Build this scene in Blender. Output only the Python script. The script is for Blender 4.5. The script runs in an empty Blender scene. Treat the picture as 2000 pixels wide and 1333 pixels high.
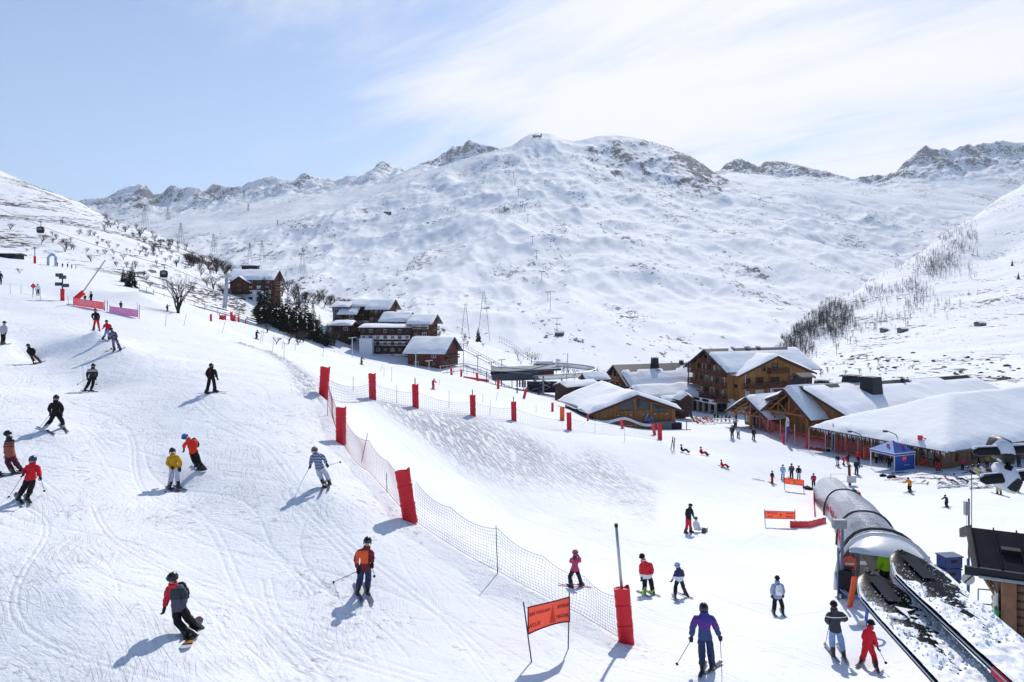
import bpy, bmesh, math, random
import numpy as np
from mathutils import Vector, Matrix
random.seed(11)
RNG = np.random.default_rng(11)
S = bpy.context.scene
COL = S.collection

# ---------------------------------------------------------------- camera, sky, sun, exposure
FPX, CX, HY = 1400.0, 1000.0, 600.0          # focal length in photo pixels, principal column, horizon row
cam_d = bpy.data.cameras.new('camera')
cam_d.sensor_width = 36.0
cam_d.lens = FPX / 2000.0 * 36.0
cam_d.shift_y = -(666.5 - HY) / 2000.0
cam_d.clip_start, cam_d.clip_end = 0.1, 60000.0
cam = bpy.data.objects.new('camera', cam_d)
COL.objects.link(cam)
cam.location = (0, 0, 0)
cam.rotation_euler = (math.radians(90), 0, 0)
S.camera = cam

SUN_AZ, SUN_EL = math.radians(14.0), math.radians(39.0)   # azimuth measured from +Y towards +X
world = bpy.data.worlds.new('World')
S.world = world
world.use_nodes = True
S.view_settings.view_transform = 'Standard'
S.view_settings.look = 'None'
S.view_settings.gamma = 1.0
S.view_settings.use_curve_mapping = False
S.view_settings.exposure = 0.40
S.cycles.use_denoising = True
S.cycles.max_bounces = 5
S.cycles.diffuse_bounces = 3
S.cycles.glossy_bounces = 3
S.cycles.transmission_bounces = 4
S.cycles.transparent_max_bounces = 12
S.cycles.volume_bounces = 0
S.cycles.caustics_reflective = False
S.cycles.caustics_refractive = False

def build_world():
    nt = world.node_tree
    N, L = nt.nodes, nt.links
    N.clear()
    out = N.new('ShaderNodeOutputWorld')
    bg = N.new('ShaderNodeBackground')
    bg.inputs['Strength'].default_value = 0.11
    sky = N.new('ShaderNodeTexSky')
    sky.sky_type = 'NISHITA'
    sky.sun_disc = False
    sky.sun_elevation = SUN_EL
    sky.sun_rotation = SUN_AZ
    sky.altitude = 1800.0
    sky.air_density = 1.0
    sky.dust_density = 0.6
    sky.ozone_density = 3.0
    tc = N.new('ShaderNodeTexCoord')
    def math_(op, a, b=None, clamp=False):
        m = N.new('ShaderNodeMath'); m.operation = op; m.use_clamp = clamp
        for i, v in enumerate((a, b)):
            if v is None: continue
            if isinstance(v, (int, float)): m.inputs[i].default_value = v
            else: L.new(v, m.inputs[i])
        return m.outputs[0]
    sep = N.new('ShaderNodeSeparateXYZ'); L.new(tc.outputs['Generated'], sep.inputs[0])
    # cirrus lie on a level sheet high above the valley: project the direction on it
    zc = math_('MAXIMUM', sep.outputs['Z'], 0.03)
    zc = math_('ADD', zc, 0.12)
    sx = math_('DIVIDE', sep.outputs['X'], zc)
    sy = math_('DIVIDE', sep.outputs['Y'], zc)
    cv = N.new('ShaderNodeCombineXYZ'); L.new(sx, cv.inputs[0]); L.new(sy, cv.inputs[1])
    def mapping(rot, sc, loc=(0, 0, 0)):
        m = N.new('ShaderNodeMapping'); m.vector_type = 'TEXTURE'
        m.inputs['Rotation'].default_value = (0, 0, rot)
        m.inputs['Scale'].default_value = sc
        m.inputs['Location'].default_value = loc
        L.new(cv.outputs[0], m.inputs[0]); return m.outputs[0]
    def noise(vec, scale, detail, rough, dist):
        n = N.new('ShaderNodeTexNoise')
        n.inputs['Scale'].default_value = scale; n.inputs['Detail'].default_value = detail
        n.inputs['Roughness'].default_value = rough; n.inputs['Distortion'].default_value = dist
        L.new(vec, n.inputs['Vector']); return n.outputs['Fac']
    wisps = noise(mapping(math.radians(-46), (1.5, 0.42, 1), (2.3, 0.7, 0)), 1.3, 10, 0.64, 0.5)
    banks = noise(mapping(math.radians(-40), (1.6, 0.9, 1), (0.4, 3.1, 0)), 1.0, 5, 0.5, 0.3)
    # the cloud field thickens towards the east (right) and thins to the clear west
    gx = math_('MULTIPLY', sx, 0.36)
    gy = math_('MULTIPLY', sy, -0.035)
    g = math_('ADD', gx, gy)
    g = math_('ADD', g, 0.32)
    g = math_('MINIMUM', g, 0.38)
    g = math_('MAXIMUM', g, -0.75)
    t = math_('ADD', math_('MULTIPLY', wisps, 0.85), math_('MULTIPLY', banks, 1.3))
    t = math_('ADD', t, -0.98)
    t = math_('ADD', t, g)
    over = N.new('ShaderNodeMapRange'); over.interpolation_type = 'SMOOTHSTEP'   # the sheet ends overhead, open blue behind
    over.inputs['From Min'].default_value = 0.2; over.inputs['From Max'].default_value = 1.9
    over.inputs['To Min'].default_value = -0.7; over.inputs['To Max'].default_value = 0.0
    L.new(sy, over.inputs['Value'])
    t = math_('ADD', t, over.outputs[0])
    ramp = N.new('ShaderNodeMapRange'); ramp.interpolation_type = 'SMOOTHSTEP'
    ramp.inputs['From Min'].default_value = -0.02; ramp.inputs['From Max'].default_value = 0.58
    ramp.inputs['To Min'].default_value = 0.0; ramp.inputs['To Max'].default_value = 0.95
    L.new(t, ramp.inputs['Value'])
    mix = N.new('ShaderNodeMix'); mix.data_type = 'RGBA'
    L.new(ramp.outputs[0], mix.inputs['Factor'])
    # thin milky veil lifts the whole sky
    veil = N.new('ShaderNodeMix'); veil.data_type = 'RGBA'
    vf = N.new('ShaderNodeMapRange'); vf.interpolation_type = 'SMOOTHSTEP'
    vf.inputs['From Min'].default_value = 0.0; vf.inputs['From Max'].default_value = 0.75
    vf.inputs['To Min'].default_value = 0.52; vf.inputs['To Max'].default_value = 0.05
    L.new(sep.outputs['Z'], vf.inputs['Value']); L.new(vf.outputs[0], veil.inputs['Factor'])
    L.new(sky.outputs[0], veil.inputs[6])
    veil.inputs[7].default_value = (3.9, 4.7, 6.5, 1)
    L.new(veil.outputs[2], mix.inputs[6])
    mix.inputs[7].default_value = (6.8, 6.8, 7.1, 1)
    L.new(mix.outputs[2], bg.inputs['Color'])
    L.new(bg.outputs[0], out.inputs[0])
build_world()

sun_d = bpy.data.lights.new('sun', 'SUN')
sun_d.energy = 3.1
sun_d.angle = math.radians(0.5)
sun_d.color = (1.0, 0.955, 0.88)
sun = bpy.data.objects.new('sun', sun_d)
COL.objects.link(sun)
sun.location = (0, 0, 200)
_sd = Vector((math.sin(SUN_AZ) * math.cos(SUN_EL), math.cos(SUN_AZ) * math.cos(SUN_EL), math.sin(SUN_EL)))
sun.rotation_euler = _sd.to_track_quat('Z', 'Y').to_euler()
# ---------------------------------------------------------------- small helpers
def P(px, py, Y):
    """the place at depth Y metres that the photograph shows at pixel (px, py)"""
    return Vector(((px - CX) / FPX * Y, Y, (HY - py) / FPX * Y))

def tag(o, label=None, cat=None, group=None, kind=None):
    if label: o['label'] = label
    if cat: o['category'] = cat
    if group: o['group'] = group
    if kind: o['kind'] = kind
    return o

def empty(name, loc=(0, 0, 0), rz=0.0, label=None, cat=None, group=None):
    o = bpy.data.objects.new(name, None)
    o.empty_display_size = 0.3
    COL.objects.link(o)
    o.location = loc
    o.rotation_euler = (0, 0, rz)
    return tag(o, label, cat, group)

def link(name, me, parent=None, loc=(0, 0, 0), rot=(0, 0, 0), sc=(1, 1, 1)):
    o = bpy.data.objects.new(name, me)
    COL.objects.link(o)
    if parent: o.parent = parent
    o.location = loc; o.rotation_euler = rot; o.scale = sc
    return o

class MB:
    """collects shapes into one mesh"""
    def __init__(s):
        s.v, s.f, s.mi, s.M, s.cur = [], [], [], Matrix.Identity(4), 0
    def add(s, vs, fs):
        b = len(s.v)
        s.v += [tuple(s.M @ Vector(p)) for p in vs]
        s.f += [tuple(i + b for i in f) for f in fs]
        s.mi += [s.cur] * len(fs)
    def box(s, c, d, rot=None):
        x, y, z = d[0] / 2, d[1] / 2, d[2] / 2
        vs = [Vector((a * x, b * y, e * z)) for a in (-1, 1) for b in (-1, 1) for e in (-1, 1)]
        if rot is not None:
            vs = [rot @ p for p in vs]
        c = Vector(c)
        s.add([p + c for p in vs], [(0, 1, 3, 2), (4, 6, 7, 5), (0, 4, 5, 1), (2, 3, 7, 6), (0, 2, 6, 4), (1, 5, 7, 3)])
    def beam(s, a, b, w, h=None, up=(0, 0, 1)):
        """a square bar from a to b"""
        a, b = Vector(a), Vector(b)
        h = h or w
        d = (b - a)
        L = d.length
        if L < 1e-6: return
        d /= L
        u = Vector(up)
        if abs(d.dot(u)) > .98: u = Vector((1, 0, 0))
        r = d.cross(u).normalized(); u = r.cross(d)
        R = Matrix((r, d, u)).transposed()
        s.box((a + b) / 2, (w, L, h), R)
    def tube(s, pts, r, n=6, cap=True):
        pts = [Vector(p) for p in pts]
        rs = r if isinstance(r, (list, tuple)) else [r] * len(pts)
        vs, fs = [], []
        prev = None
        for i, p in enumerate(pts):
            d = (pts[min(i + 1, len(pts) - 1)] - pts[max(i - 1, 0)])
            if d.length < 1e-9: d = Vector((0, 0, 1))
            d.normalize()
            if prev is None:
                a = Vector((0, 0, 1)) if abs(d.z) < .9 else Vector((1, 0, 0))
                u = d.cross(a).normalized()
            else:
                u = (prev - d * prev.dot(d))
                u = u.normalized() if u.length > 1e-6 else d.orthogonal().normalized()
            prev = u
            w = d.cross(u)
            for k in range(n):
                t = 2 * math.pi * k / n
                vs.append(p + (u * math.cos(t) + w * math.sin(t)) * rs[i])
        for i in range(len(pts) - 1):
            for k in range(n):
                k2 = (k + 1) % n
                fs.append((i * n + k, i * n + k2, (i + 1) * n + k2, (i + 1) * n + k))
        if cap:
            fs.append(tuple(range(n))[::-1]); fs.append(tuple((len(pts) - 1) * n + k for k in range(n)))
        s.add(vs, fs)
    def lathe(s, prof, n=12, c=(0, 0, 0)):
        vs, fs = [], []
        for (r, z) in prof:
            for k in range(n):
                t = 2 * math.pi * k / n
                vs.append((c[0] + r * math.cos(t), c[1] + r * math.sin(t), c[2] + z))
        m = len(prof)
        for i in range(m - 1):
            for k in range(n):
                k2 = (k + 1) % n
                fs.append((i * n + k, i * n + k2, (i + 1) * n + k2, (i + 1) * n + k))
        fs.append(tuple(range(n))[::-1]); fs.append(tuple((m - 1) * n + k for k in range(n)))
        s.add(vs, fs)
    def prism(s, poly, y0, y1):
        """poly in (x, z), extruded along y"""
        n = len(poly)
        vs = [(x, y0, z) for x, z in poly] + [(x, y1, z) for x, z in poly]
        fs = [tuple(range(n)), tuple(range(2 * n - 1, n - 1, -1))]
        fs += [(i, i + n, (i + 1) % n + n, (i + 1) % n) for i in range(n)]
        s.add(vs, fs)
    def grid(s, rows, closed=False):
        """rows of equal length of points"""
        m, n = len(rows), len(rows[0])
        vs = [p for r in rows for p in r]
        fs = []
        for i in range(m - 1):
            for k in range(n if closed else n - 1):
                k2 = (k + 1) % n
                fs.append((i * n + k, i * n + k2, (i + 1) * n + k2, (i + 1) * n + k))
        s.add(vs, fs)
    def ball(s, c, r, n=10, m=7, sq=(1, 1, 1)):
        rows = []
        for i in range(m):
            a = -math.pi / 2 + math.pi * i / (m - 1)
            a = max(min(a, math.pi / 2 - .02), -math.pi / 2 + .02)
            rows.append([(c[0] + r * sq[0] * math.cos(a) * math.cos(2 * math.pi * k / n),
                          c[1] + r * sq[1] * math.cos(a) * math.sin(2 * math.pi * k / n),
                          c[2] + r * sq[2] * math.sin(a)) for k in range(n)])
        s.grid(rows, True)
    def mesh(s, name, mats, smooth=False):
        me = bpy.data.meshes.new(name)
        me.from_pydata(s.v, [], s.f)
        for m in (mats if isinstance(mats, (list, tuple)) else [mats]):
            me.materials.append(m)
        if any(s.mi):
            me.polygons.foreach_set('material_index', s.mi)
        if smooth:
            me.polygons.foreach_set('use_smooth', [True] * len(me.polygons))
        bm = bmesh.new(); bm.from_mesh(me)
        bmesh.ops.recalc_face_normals(bm, faces=bm.faces)
        bm.to_mesh(me); bm.free()
        me.update()
        return me
    def build(s, name, mats, parent=None, loc=(0, 0, 0), rot=(0, 0, 0), smooth=False, sharp=None):
        me = s.mesh(name, mats, smooth)
        if smooth and sharp:
            me.set_sharp_from_angle(angle=math.radians(sharp))
        return link(name, me, parent, loc, rot)

# ---------------------------------------------------------------- materials
def srgb(r, g, b):
    f = lambda c: ((c / 255 + .055) / 1.055) ** 2.4 if c > 10 else c / 255 / 12.92
    return (f(r), f(g), f(b))
_MC = {}
def mat(name, color, rough=.6, metal=0.0, var=.12, vscale=6.0, bump=0.0, bscale=40.0, spec=.3, coat=0.0, alpha=1.0, grain=None, emit=None):
    """a plain surface with a little procedural variation; grain=(axis scale) stretches it into fibres"""
    key = (name, tuple(color), rough, metal, var, vscale, bump, bscale, spec, coat, alpha, grain)
    if key in _MC: return _MC[key]
    m = bpy.data.materials.new(name)
    m.use_nodes = True
    nt = m.node_tree; N, L = nt.nodes, nt.links
    b = N['Principled BSDF']
    b.inputs['Roughness'].default_value = rough
    b.inputs['Metallic'].default_value = metal
    b.inputs['Specular IOR Level'].default_value = spec
    b.inputs['Coat Weight'].default_value = coat
    b.inputs['Alpha'].default_value = alpha
    c = (*color, 1)
    tc = N.new('ShaderNodeTexCoord')
    vec = tc.outputs['Object']
    if grain:
        mp = N.new('ShaderNodeMapping'); mp.inputs['Scale'].default_value = grain
        L.new(vec, mp.inputs[0]); vec = mp.outputs[0]
    if var > 0:
        n = N.new('ShaderNodeTexNoise'); n.inputs['Scale'].default_value = vscale; n.inputs['Detail'].default_value = 5
        L.new(vec, n.inputs['Vector'])
        r = N.new('ShaderNodeMapRange')
        r.inputs['From Min'].default_value = .25; r.inputs['From Max'].default_value = .75
        r.inputs['To Min'].default_value = 1 - var; r.inputs['To Max'].default_value = 1 + var
        L.new(n.outputs['Fac'], r.inputs['Value'])
        mx = N.new('ShaderNodeVectorMath'); mx.operation = 'SCALE'
        mx.inputs[0].default_value = c[:3]
        L.new(r.outputs[0], mx.inputs['Scale'])
        L.new(mx.outputs[0], b.inputs['Base Color'])
    else:
        b.inputs['Base Color'].default_value = c
    if bump > 0:
        n2 = N.new('ShaderNodeTexNoise'); n2.inputs['Scale'].default_value = bscale; n2.inputs['Detail'].default_value = 6
        L.new(vec, n2.inputs['Vector'])
        bp = N.new('ShaderNodeBump'); bp.inputs['Strength'].default_value = 1.0; bp.inputs['Distance'].default_value = bump
        L.new(n2.outputs['Fac'], bp.inputs['Height']); L.new(bp.outputs[0], b.inputs['Normal'])
    _MC[key] = m
    return m
def cloth(name, rgb, var=.18, rough=.75):
    return mat(name, srgb(*rgb), rough, 0, var, 9.0, .03, 9.0, .25)
def planks(name, color, width=.16, axis=0, var=.3, dark=.35):
    """boards: recessed joints and board-to-board tone on one wall surface too far away to split"""
    key = ('planks', name)
    if key in _MC: return _MC[key]
    m = bpy.data.materials.new(name); m.use_nodes = True
    nt = m.node_tree; N, L = nt.nodes, nt.links
    b = N['Principled BSDF']; b.inputs['Roughness'].default_value = .75; b.inputs['Specular IOR Level'].default_value = .2
    tc = N.new('ShaderNodeTexCoord'); sp = N.new('ShaderNodeSeparateXYZ'); L.new(tc.outputs['Object'], sp.inputs[0])
    if axis == 0:
        ad = N.new('ShaderNodeMath'); ad.operation = 'ADD'; L.new(sp.outputs[0], ad.inputs[0]); L.new(sp.outputs[1], ad.inputs[1]); co = ad.outputs[0]
    else:
        co = sp.outputs[2]
    dv = N.new('ShaderNodeMath'); dv.operation = 'DIVIDE'; L.new(co, dv.inputs[0]); dv.inputs[1].default_value = width
    fl = N.new('ShaderNodeMath'); fl.operation = 'FLOOR'; L.new(dv.outputs[0], fl.inputs[0])
    wn = N.new('ShaderNodeTexWhiteNoise'); wn.noise_dimensions = '1D'; L.new(fl.outputs[0], wn.inputs['W'])
    mp = N.new('ShaderNodeMapping'); mp.inputs['Scale'].default_value = (6, 6, .5) if axis == 0 else (.5, .5, 8)
    L.new(tc.outputs['Object'], mp.inputs[0])
    ns = N.new('ShaderNodeTexNoise'); ns.inputs['Scale'].default_value = 1.2; ns.inputs['Detail'].default_value = 6; L.new(mp.outputs[0], ns.inputs['Vector'])
    sm = N.new('ShaderNodeMath'); sm.operation = 'ADD'; L.new(wn.outputs[0], sm.inputs[0]); L.new(ns.outputs['Fac'], sm.inputs[1])
    r = N.new('ShaderNodeMapRange'); r.inputs['From Min'].default_value = .3; r.inputs['From Max'].default_value = 1.7
    r.inputs['To Min'].default_value = 1 - var; r.inputs['To Max'].default_value = 1 + var; L.new(sm.outputs[0], r.inputs['Value'])
    mx = N.new('ShaderNodeVectorMath'); mx.operation = 'SCALE'; mx.inputs[0].default_value = color; L.new(r.outputs[0], mx.inputs['Scale'])
    L.new(mx.outputs[0], b.inputs['Base Color'])
    fr = N.new('ShaderNodeMath'); fr.operation = 'PINGPONG'; L.new(dv.outputs[0], fr.inputs[0]); fr.inputs[1].default_value = .5
    bp = N.new('ShaderNodeBump'); bp.inputs['Distance'].default_value = .02
    cl = N.new('ShaderNodeMath'); cl.operation = 'MINIMUM'; L.new(fr.outputs[0], cl.inputs[0]); cl.inputs[1].default_value = .08
    L.new(cl.outputs[0], bp.inputs['Height']); L.new(bp.outputs[0], b.inputs['Normal'])
    _MC[key] = m
    return m

def snow_mat(name, kind):
    """kind: 'piste' skied snow, 'hill' wind-blown slope with grass tufts and stones, 'mountain' far slopes with rock, 'roof' a deep smooth cap"""
    m = bpy.data.materials.new(name); m.use_nodes = True
    nt = m.node_tree; N, L = nt.nodes, nt.links
    b = N['Principled BSDF']
    b.inputs['Roughness'].default_value = .8
    b.inputs['Specular IOR Level'].default_value = .07 if kind in ('mountain', 'hill') else .03
    tc = N.new('ShaderNodeTexCoord'); OBJ = tc.outputs['Object']
    def mapping(vec, rot=0, sc=(1, 1, 1), loc=(0, 0, 0)):
        mp = N.new('ShaderNodeMapping'); mp.inputs['Rotation'].default_value = (0, 0, rot); mp.inputs['Scale'].default_value = sc
        mp.inputs['Location'].default_value = loc
        L.new(vec, mp.inputs[0]); return mp.outputs[0]
    def noise(vec, scale, detail=4, rough=.5, dist=0):
        n = N.new('ShaderNodeTexNoise'); n.inputs['Scale'].default_value = scale; n.inputs['Detail'].default_value = detail
        n.inputs['Roughness'].default_value = rough; n.inputs['Distortion'].default_value = dist
        L.new(vec, n.inputs['Vector']); return n
    def M(op, a, c=None, clamp=False):
        q = N.new('ShaderNodeMath'); q.operation = op; q.use_clamp = clamp
        for i, v in enumerate((a, c)):
            if v is None: continue
            if isinstance(v, (int, float)): q.inputs[i].default_value = v
            else: L.new(v, q.inputs[i])
        return q.outputs[0]
    def ramp(v, a, c, lo=0.0, hi=1.0):
        r = N.new('ShaderNodeMapRange'); r.interpolation_type = 'SMOOTHSTEP'
        r.inputs['From Min'].default_value = a; r.inputs['From Max'].default_value = c
        r.inputs['To Min'].default_value = lo; r.inputs['To Max'].default_value = hi
        L.new(v, r.inputs['Value']); return r.outputs[0]
    def attr(n):
        a = N.new('ShaderNodeAttribute'); a.attribute_name = n; return a.outputs['Fac']
    white = (.86, .875, .905, 1)
    if kind == 'piste':
        rough, churn = attr('rough'), attr('churn')
        def stretch(ang, long_, wide, loc=(0, 0, 0), vec=OBJ):
            mp = N.new('ShaderNodeMapping'); mp.vector_type = 'TEXTURE'
            mp.inputs['Rotation'].default_value = (0, 0, ang); mp.inputs['Scale'].default_value = (long_, wide, 1); mp.inputs['Location'].default_value = loc
            L.new(vec, mp.inputs[0]); return mp.outputs[0]
        # warp the plan a little so that scratches bend
        wn = noise(OBJ, .10, 2)
        wv = N.new('ShaderNodeVectorMath'); wv.operation = 'SUBTRACT'; L.new(wn.outputs['Color'], wv.inputs[0]); wv.inputs[1].default_value = (.5, .5, .5)
        ws = N.new('ShaderNodeVectorMath'); ws.operation = 'SCALE'; ws.inputs['Scale'].default_value = 5; L.new(wv.outputs[0], ws.inputs[0])
        wa = N.new('ShaderNodeVectorMath'); wa.operation = 'ADD'; L.new(OBJ, wa.inputs[0]); L.new(ws.outputs[0], wa.inputs[1])
        W = wa.outputs[0]
        total = None
        for (ang, lo) in ((-.75, (0, 0, 0)), (-1.25, (7, 3, 0)), (-.2, (2, 9, 0))):
            n = noise(stretch(ang, .9, .075, lo, W), 1.0, 5, .66)
            msk = ramp(noise(mapping(OBJ, 0, (1, 1, 1), (lo[1] + 3, lo[0], 0)), .22, 3).outputs['Fac'], .46, .60)
            g = M('MULTIPLY', ramp(n.outputs['Fac'], .50, .72), msk)
            total = g if total is None else M('ADD', total, g)
        fine = noise(OBJ, 7.0, 5, .6)
        clods = noise(OBJ, 3.2, 6, .68)
        cl = M('MULTIPLY', ramp(clods.outputs['Fac'], .56, .74), ramp(noise(OBJ, .35, 3).outputs['Fac'], .42, .62))
        lumps = noise(OBJ, .8, 4, .55)
        chop = noise(stretch(-1.17, 1.1, .34), 1.0, 6, .62)
        ch = ramp(chop.outputs['Fac'], .42, .70)
        h = M('MULTIPLY', M('MULTIPLY', total, rough), -.017)
        h = M('ADD', h, M('MULTIPLY', M('MULTIPLY', cl, rough), .060))
        h = M('ADD', h, M('MULTIPLY', M('MULTIPLY', fine.outputs['Fac'], M('ADD', rough, .14)), .036))
        h = M('ADD', h, M('MULTIPLY', lumps.outputs['Fac'], M('MULTIPLY', M('ADD', rough, .15), .07)))
        h = M('ADD', h, M('MULTIPLY', M('MULTIPLY', ch, churn), .27))
        bp = N.new('ShaderNodeBump'); bp.inputs['Strength'].default_value = 1.0; bp.inputs['Distance'].default_value = 1.0
        L.new(h, bp.inputs['Height']); L.new(bp.outputs[0], b.inputs['Normal'])
        dirt = ramp(noise(OBJ, .9, 6, .7).outputs['Fac'], .45, .9, 0, .06)
        mix = N.new('ShaderNodeMix'); mix.data_type = 'RGBA'; L.new(dirt, mix.inputs['Factor'])
        mix.inputs[6].default_value = white; mix.inputs[7].default_value = (.60, .62, .67, 1)
        L.new(mix.outputs[2], b.inputs['Base Color'])
    elif kind == 'roof':
        n = noise(OBJ, .7, 5, .5)
        bp = N.new('ShaderNodeBump'); bp.inputs['Distance'].default_value = .12
        L.new(n.outputs['Fac'], bp.inputs['Height']); L.new(bp.outputs[0], b.inputs['Normal'])
        b.inputs['Base Color'].default_value = (.91, .92, .94, 1)
    else:
        far = kind != 'hill'
        rock = attr('rock')
        k = .25 if far else 1.0
        # stones and tufts: small marks gathered in fields, drawn out along the contour
        field = noise(mapping(OBJ, 0, (1, .4, 1)), .0085 if far else .024, 5, .6)
        f1 = noise(mapping(OBJ, 0, (.8, .26, .8) if far else (.7, .4, 1)), .12 if far else .34, 5, .68)
        spk = ramp(M('ADD', f1.outputs['Fac'], M('MULTIPLY', M('SUBTRACT', field.outputs['Fac'], .5), .80)), .61, .66)
        fine = noise(mapping(OBJ, 0, (1, .45, 1)), .07 if far else .7, 7, .72)
        rk = ramp(M('ADD', rock, M('MULTIPLY', M('SUBTRACT', fine.outputs['Fac'], .5), 2.6)), .46, .62)
        sm = M('MULTIPLY', spk, attr('speck'))
        fac = M('MAXIMUM', sm, rk, True)
        rc = N.new('ShaderNodeMix'); rc.data_type = 'RGBA'
        L.new(noise(OBJ, .9 * (.12 if far else 1), 5, .7).outputs['Fac'], rc.inputs['Factor'])
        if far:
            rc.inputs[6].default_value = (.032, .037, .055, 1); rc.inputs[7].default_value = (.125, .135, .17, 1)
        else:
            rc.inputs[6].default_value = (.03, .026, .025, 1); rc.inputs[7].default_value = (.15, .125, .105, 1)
        mix = N.new('ShaderNodeMix'); mix.data_type = 'RGBA'; L.new(fac, mix.inputs['Factor'])
        mix.inputs[6].default_value = white; L.new(rc.outputs[2], mix.inputs[7])
        L.new(mix.outputs[2], b.inputs['Base Color'])
        h1 = noise(mapping(OBJ, 0, (1, .4, 1)), .03 * (1 if far else 3), 7, .6)
        bp = N.new('ShaderNodeBump'); bp.inputs['Distance'].default_value = 2.6 if far else 1.0
        bp.inputs['Strength'].default_value = .8
        L.new(h1.outputs['Fac'], bp.inputs['Height']); L.new(bp.outputs[0], b.inputs['Normal'])
    return m
# ---------------------------------------------------------------- terrain
_perm = RNG.permutation(512)
_val = RNG.random(512)
def vnoise(x, y, seed=0):
    xi, yi = np.floor(x).astype(np.int64), np.floor(y).astype(np.int64)
    fx, fy = x - xi, y - yi
    fx = fx * fx * fx * (fx * (fx * 6 - 15) + 10); fy = fy * fy * fy * (fy * (fy * 6 - 15) + 10)
    def h(a, b): return _val[_perm[(_perm[(a + seed * 37) & 511] + b) & 511]]
    a, b, c, d = h(xi, yi), h(xi + 1, yi), h(xi, yi + 1), h(xi + 1, yi + 1)
    return (a + (b - a) * fx) * (1 - fy) + (c + (d - c) * fx) * fy - .5
def fbm(x, y, octv=5, gain=.5, seed=0, ridged=False):
    t, amp, s = 0, 1.0, 0
    for o in range(octv):
        n = vnoise(x + o * 17.3, y - o * 9.1, seed + o)
        if ridged: n = .5 - np.abs(n) * 2
        t = t + amp * n; s += amp; amp *= gain
        x, y = x * 1.93 + y * .35, y * 1.93 - x * .35
    return t / s
def sstep(x, a, b):
    t = np.clip((x - a) / (b - a), 0, 1); return t * t * (3 - 2 * t)

# what the photograph shows of the ground: pixel column, pixel row, depth in metres
NEAR = [(5,668,58),(65,709,57),(187,645,58),(209,661,56),(228,684,53),(178,766,45),(105,848,32),(412,768,41),(22,932,27),(47,992,24.6),
 (385,920,30),(340,960,29),(640,957,27.5),(712,1170,21.2),(368,1258,17),(150,1150,18.5),(550,1290,17.5),(900,1290,18.5),(540,1080,23),
 (630,778,45),(665,868,37.5),(800,1018,27.5),(720,925,32.5),(972,1120,24.5),(1222,1257,22.3),(1060,1290,19.6),(1377,1318,19),(1633,1285,22.5),(1697,1310,22.3),
 (1262,1165,28),(1325,1172,27.4),(1518,1203,28.5),(1122,1150,26.6),(1347,1038,47),
 (1000,1010,46),(900,930,51),(1150,1010,48),(727,780,56),(812,796,61),(923,812,68),(1003,822,74),(1111,840,82),(1289,860,90),
 (700,810,49),(760,855,48),(850,950,43),(830,1000,37),(900,1030,36),(1000,1085,36),(1100,1110,35),
 (1130,950,60),(1200,905,73),(1270,935,72),(1060,880,66),
 (1400,910,84),(1500,938,84),(1560,937,86),(1430,857,104),(1471,860,105),(1330,882,94),(1590,955,82),(1635,912,94),(1672,930,88),(1745,912,92),
 (1777,962,77),(1848,994,66),(1950,975,70),(2050,990,66),(1580,868,110),(1880,908,92),(1520,845,118),(1255,838,120),(1370,812,148),(1440,828,130),
 (1600,990,72),(1640,1085,45),(1660,1165,28.5),(1760,1180,27),(1950,1225,23.5),(1450,1100,37.5),(1500,1040,47),(1750,1050,50),(1880,1060,48),(2050,1150,30),
 (270,570,120),(75,578,105),(122,588,112),(170,600,98),(240,610,93),(340,606,130),(0,540,130),(0,605,88),(500,638,140),(501,664,120),
 (600,668,140),(705,714,142),(790,714,155),(845,763,112),(900,736,150),(1000,766,142),(1060,790,132),(1100,800,125),
 (300,695,60),(550,705,82),(700,752,80),(950,792,95),(1050,817,98),(400,650,95),(-200,560,110),(-300,700,45),(-400,1000,22)]
NEAR_Z = [(-15,8,-8),(0,8,-8.4),(8,8,-8.6),(20,10,-9),(-30,10,-7.2),(0,4,-8.2),(12,14,-9.3),(45,20,-11),(60,40,-16),(-60,30,-5),(-5,13,-8.4)]
HILL = [(0,500,170),(0,440,260),(0,388,400),(0,335,560),(-200,250,640),(-200,420,300),(150,520,190),(160,470,240),(160,435,330),(160,393,570),
 (300,560,175),(300,525,230),(300,490,300),(300,456,440),(400,600,180),(400,560,240),(400,525,310),(400,503,380),
 (500,606,235),(500,565,290),(500,540,350),(600,690,200),(600,620,260),(600,562,345),(700,712,215),(700,625,290),(700,604,330),
 (800,728,210),(800,660,290),(800,640,330),(880,735,205),(900,705,250),(900,672,320),(900,655,360),(1000,757,185),(1000,715,260),(1000,690,330),
 (1100,770,190),(1100,740,250),(1100,722,310),(1200,792,165),(1200,765,230),(1200,748,280),(1300,795,160),(1300,765,230),(1300,748,290),(1400,790,180),(1400,755,260),
 (1500,775,200),(1500,735,330),(1500,705,450),
 (1600,775,180),(1600,730,310),(1600,690,460),(1600,640,650),(1600,596,850),(1700,752,200),(1700,690,380),(1700,610,680),(1700,540,980),
 (1780,650,500),(1850,745,210),(1850,660,420),(1850,560,750),(1850,452,1150),(1950,750,190),(1950,640,450),(1950,505,900),(1950,388,1300),
 (2050,745,180),(2050,600,500),(2050,330,1400),(2300,500,600),(2300,250,1400),(2300,900,100),(2300,800,160)]
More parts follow.
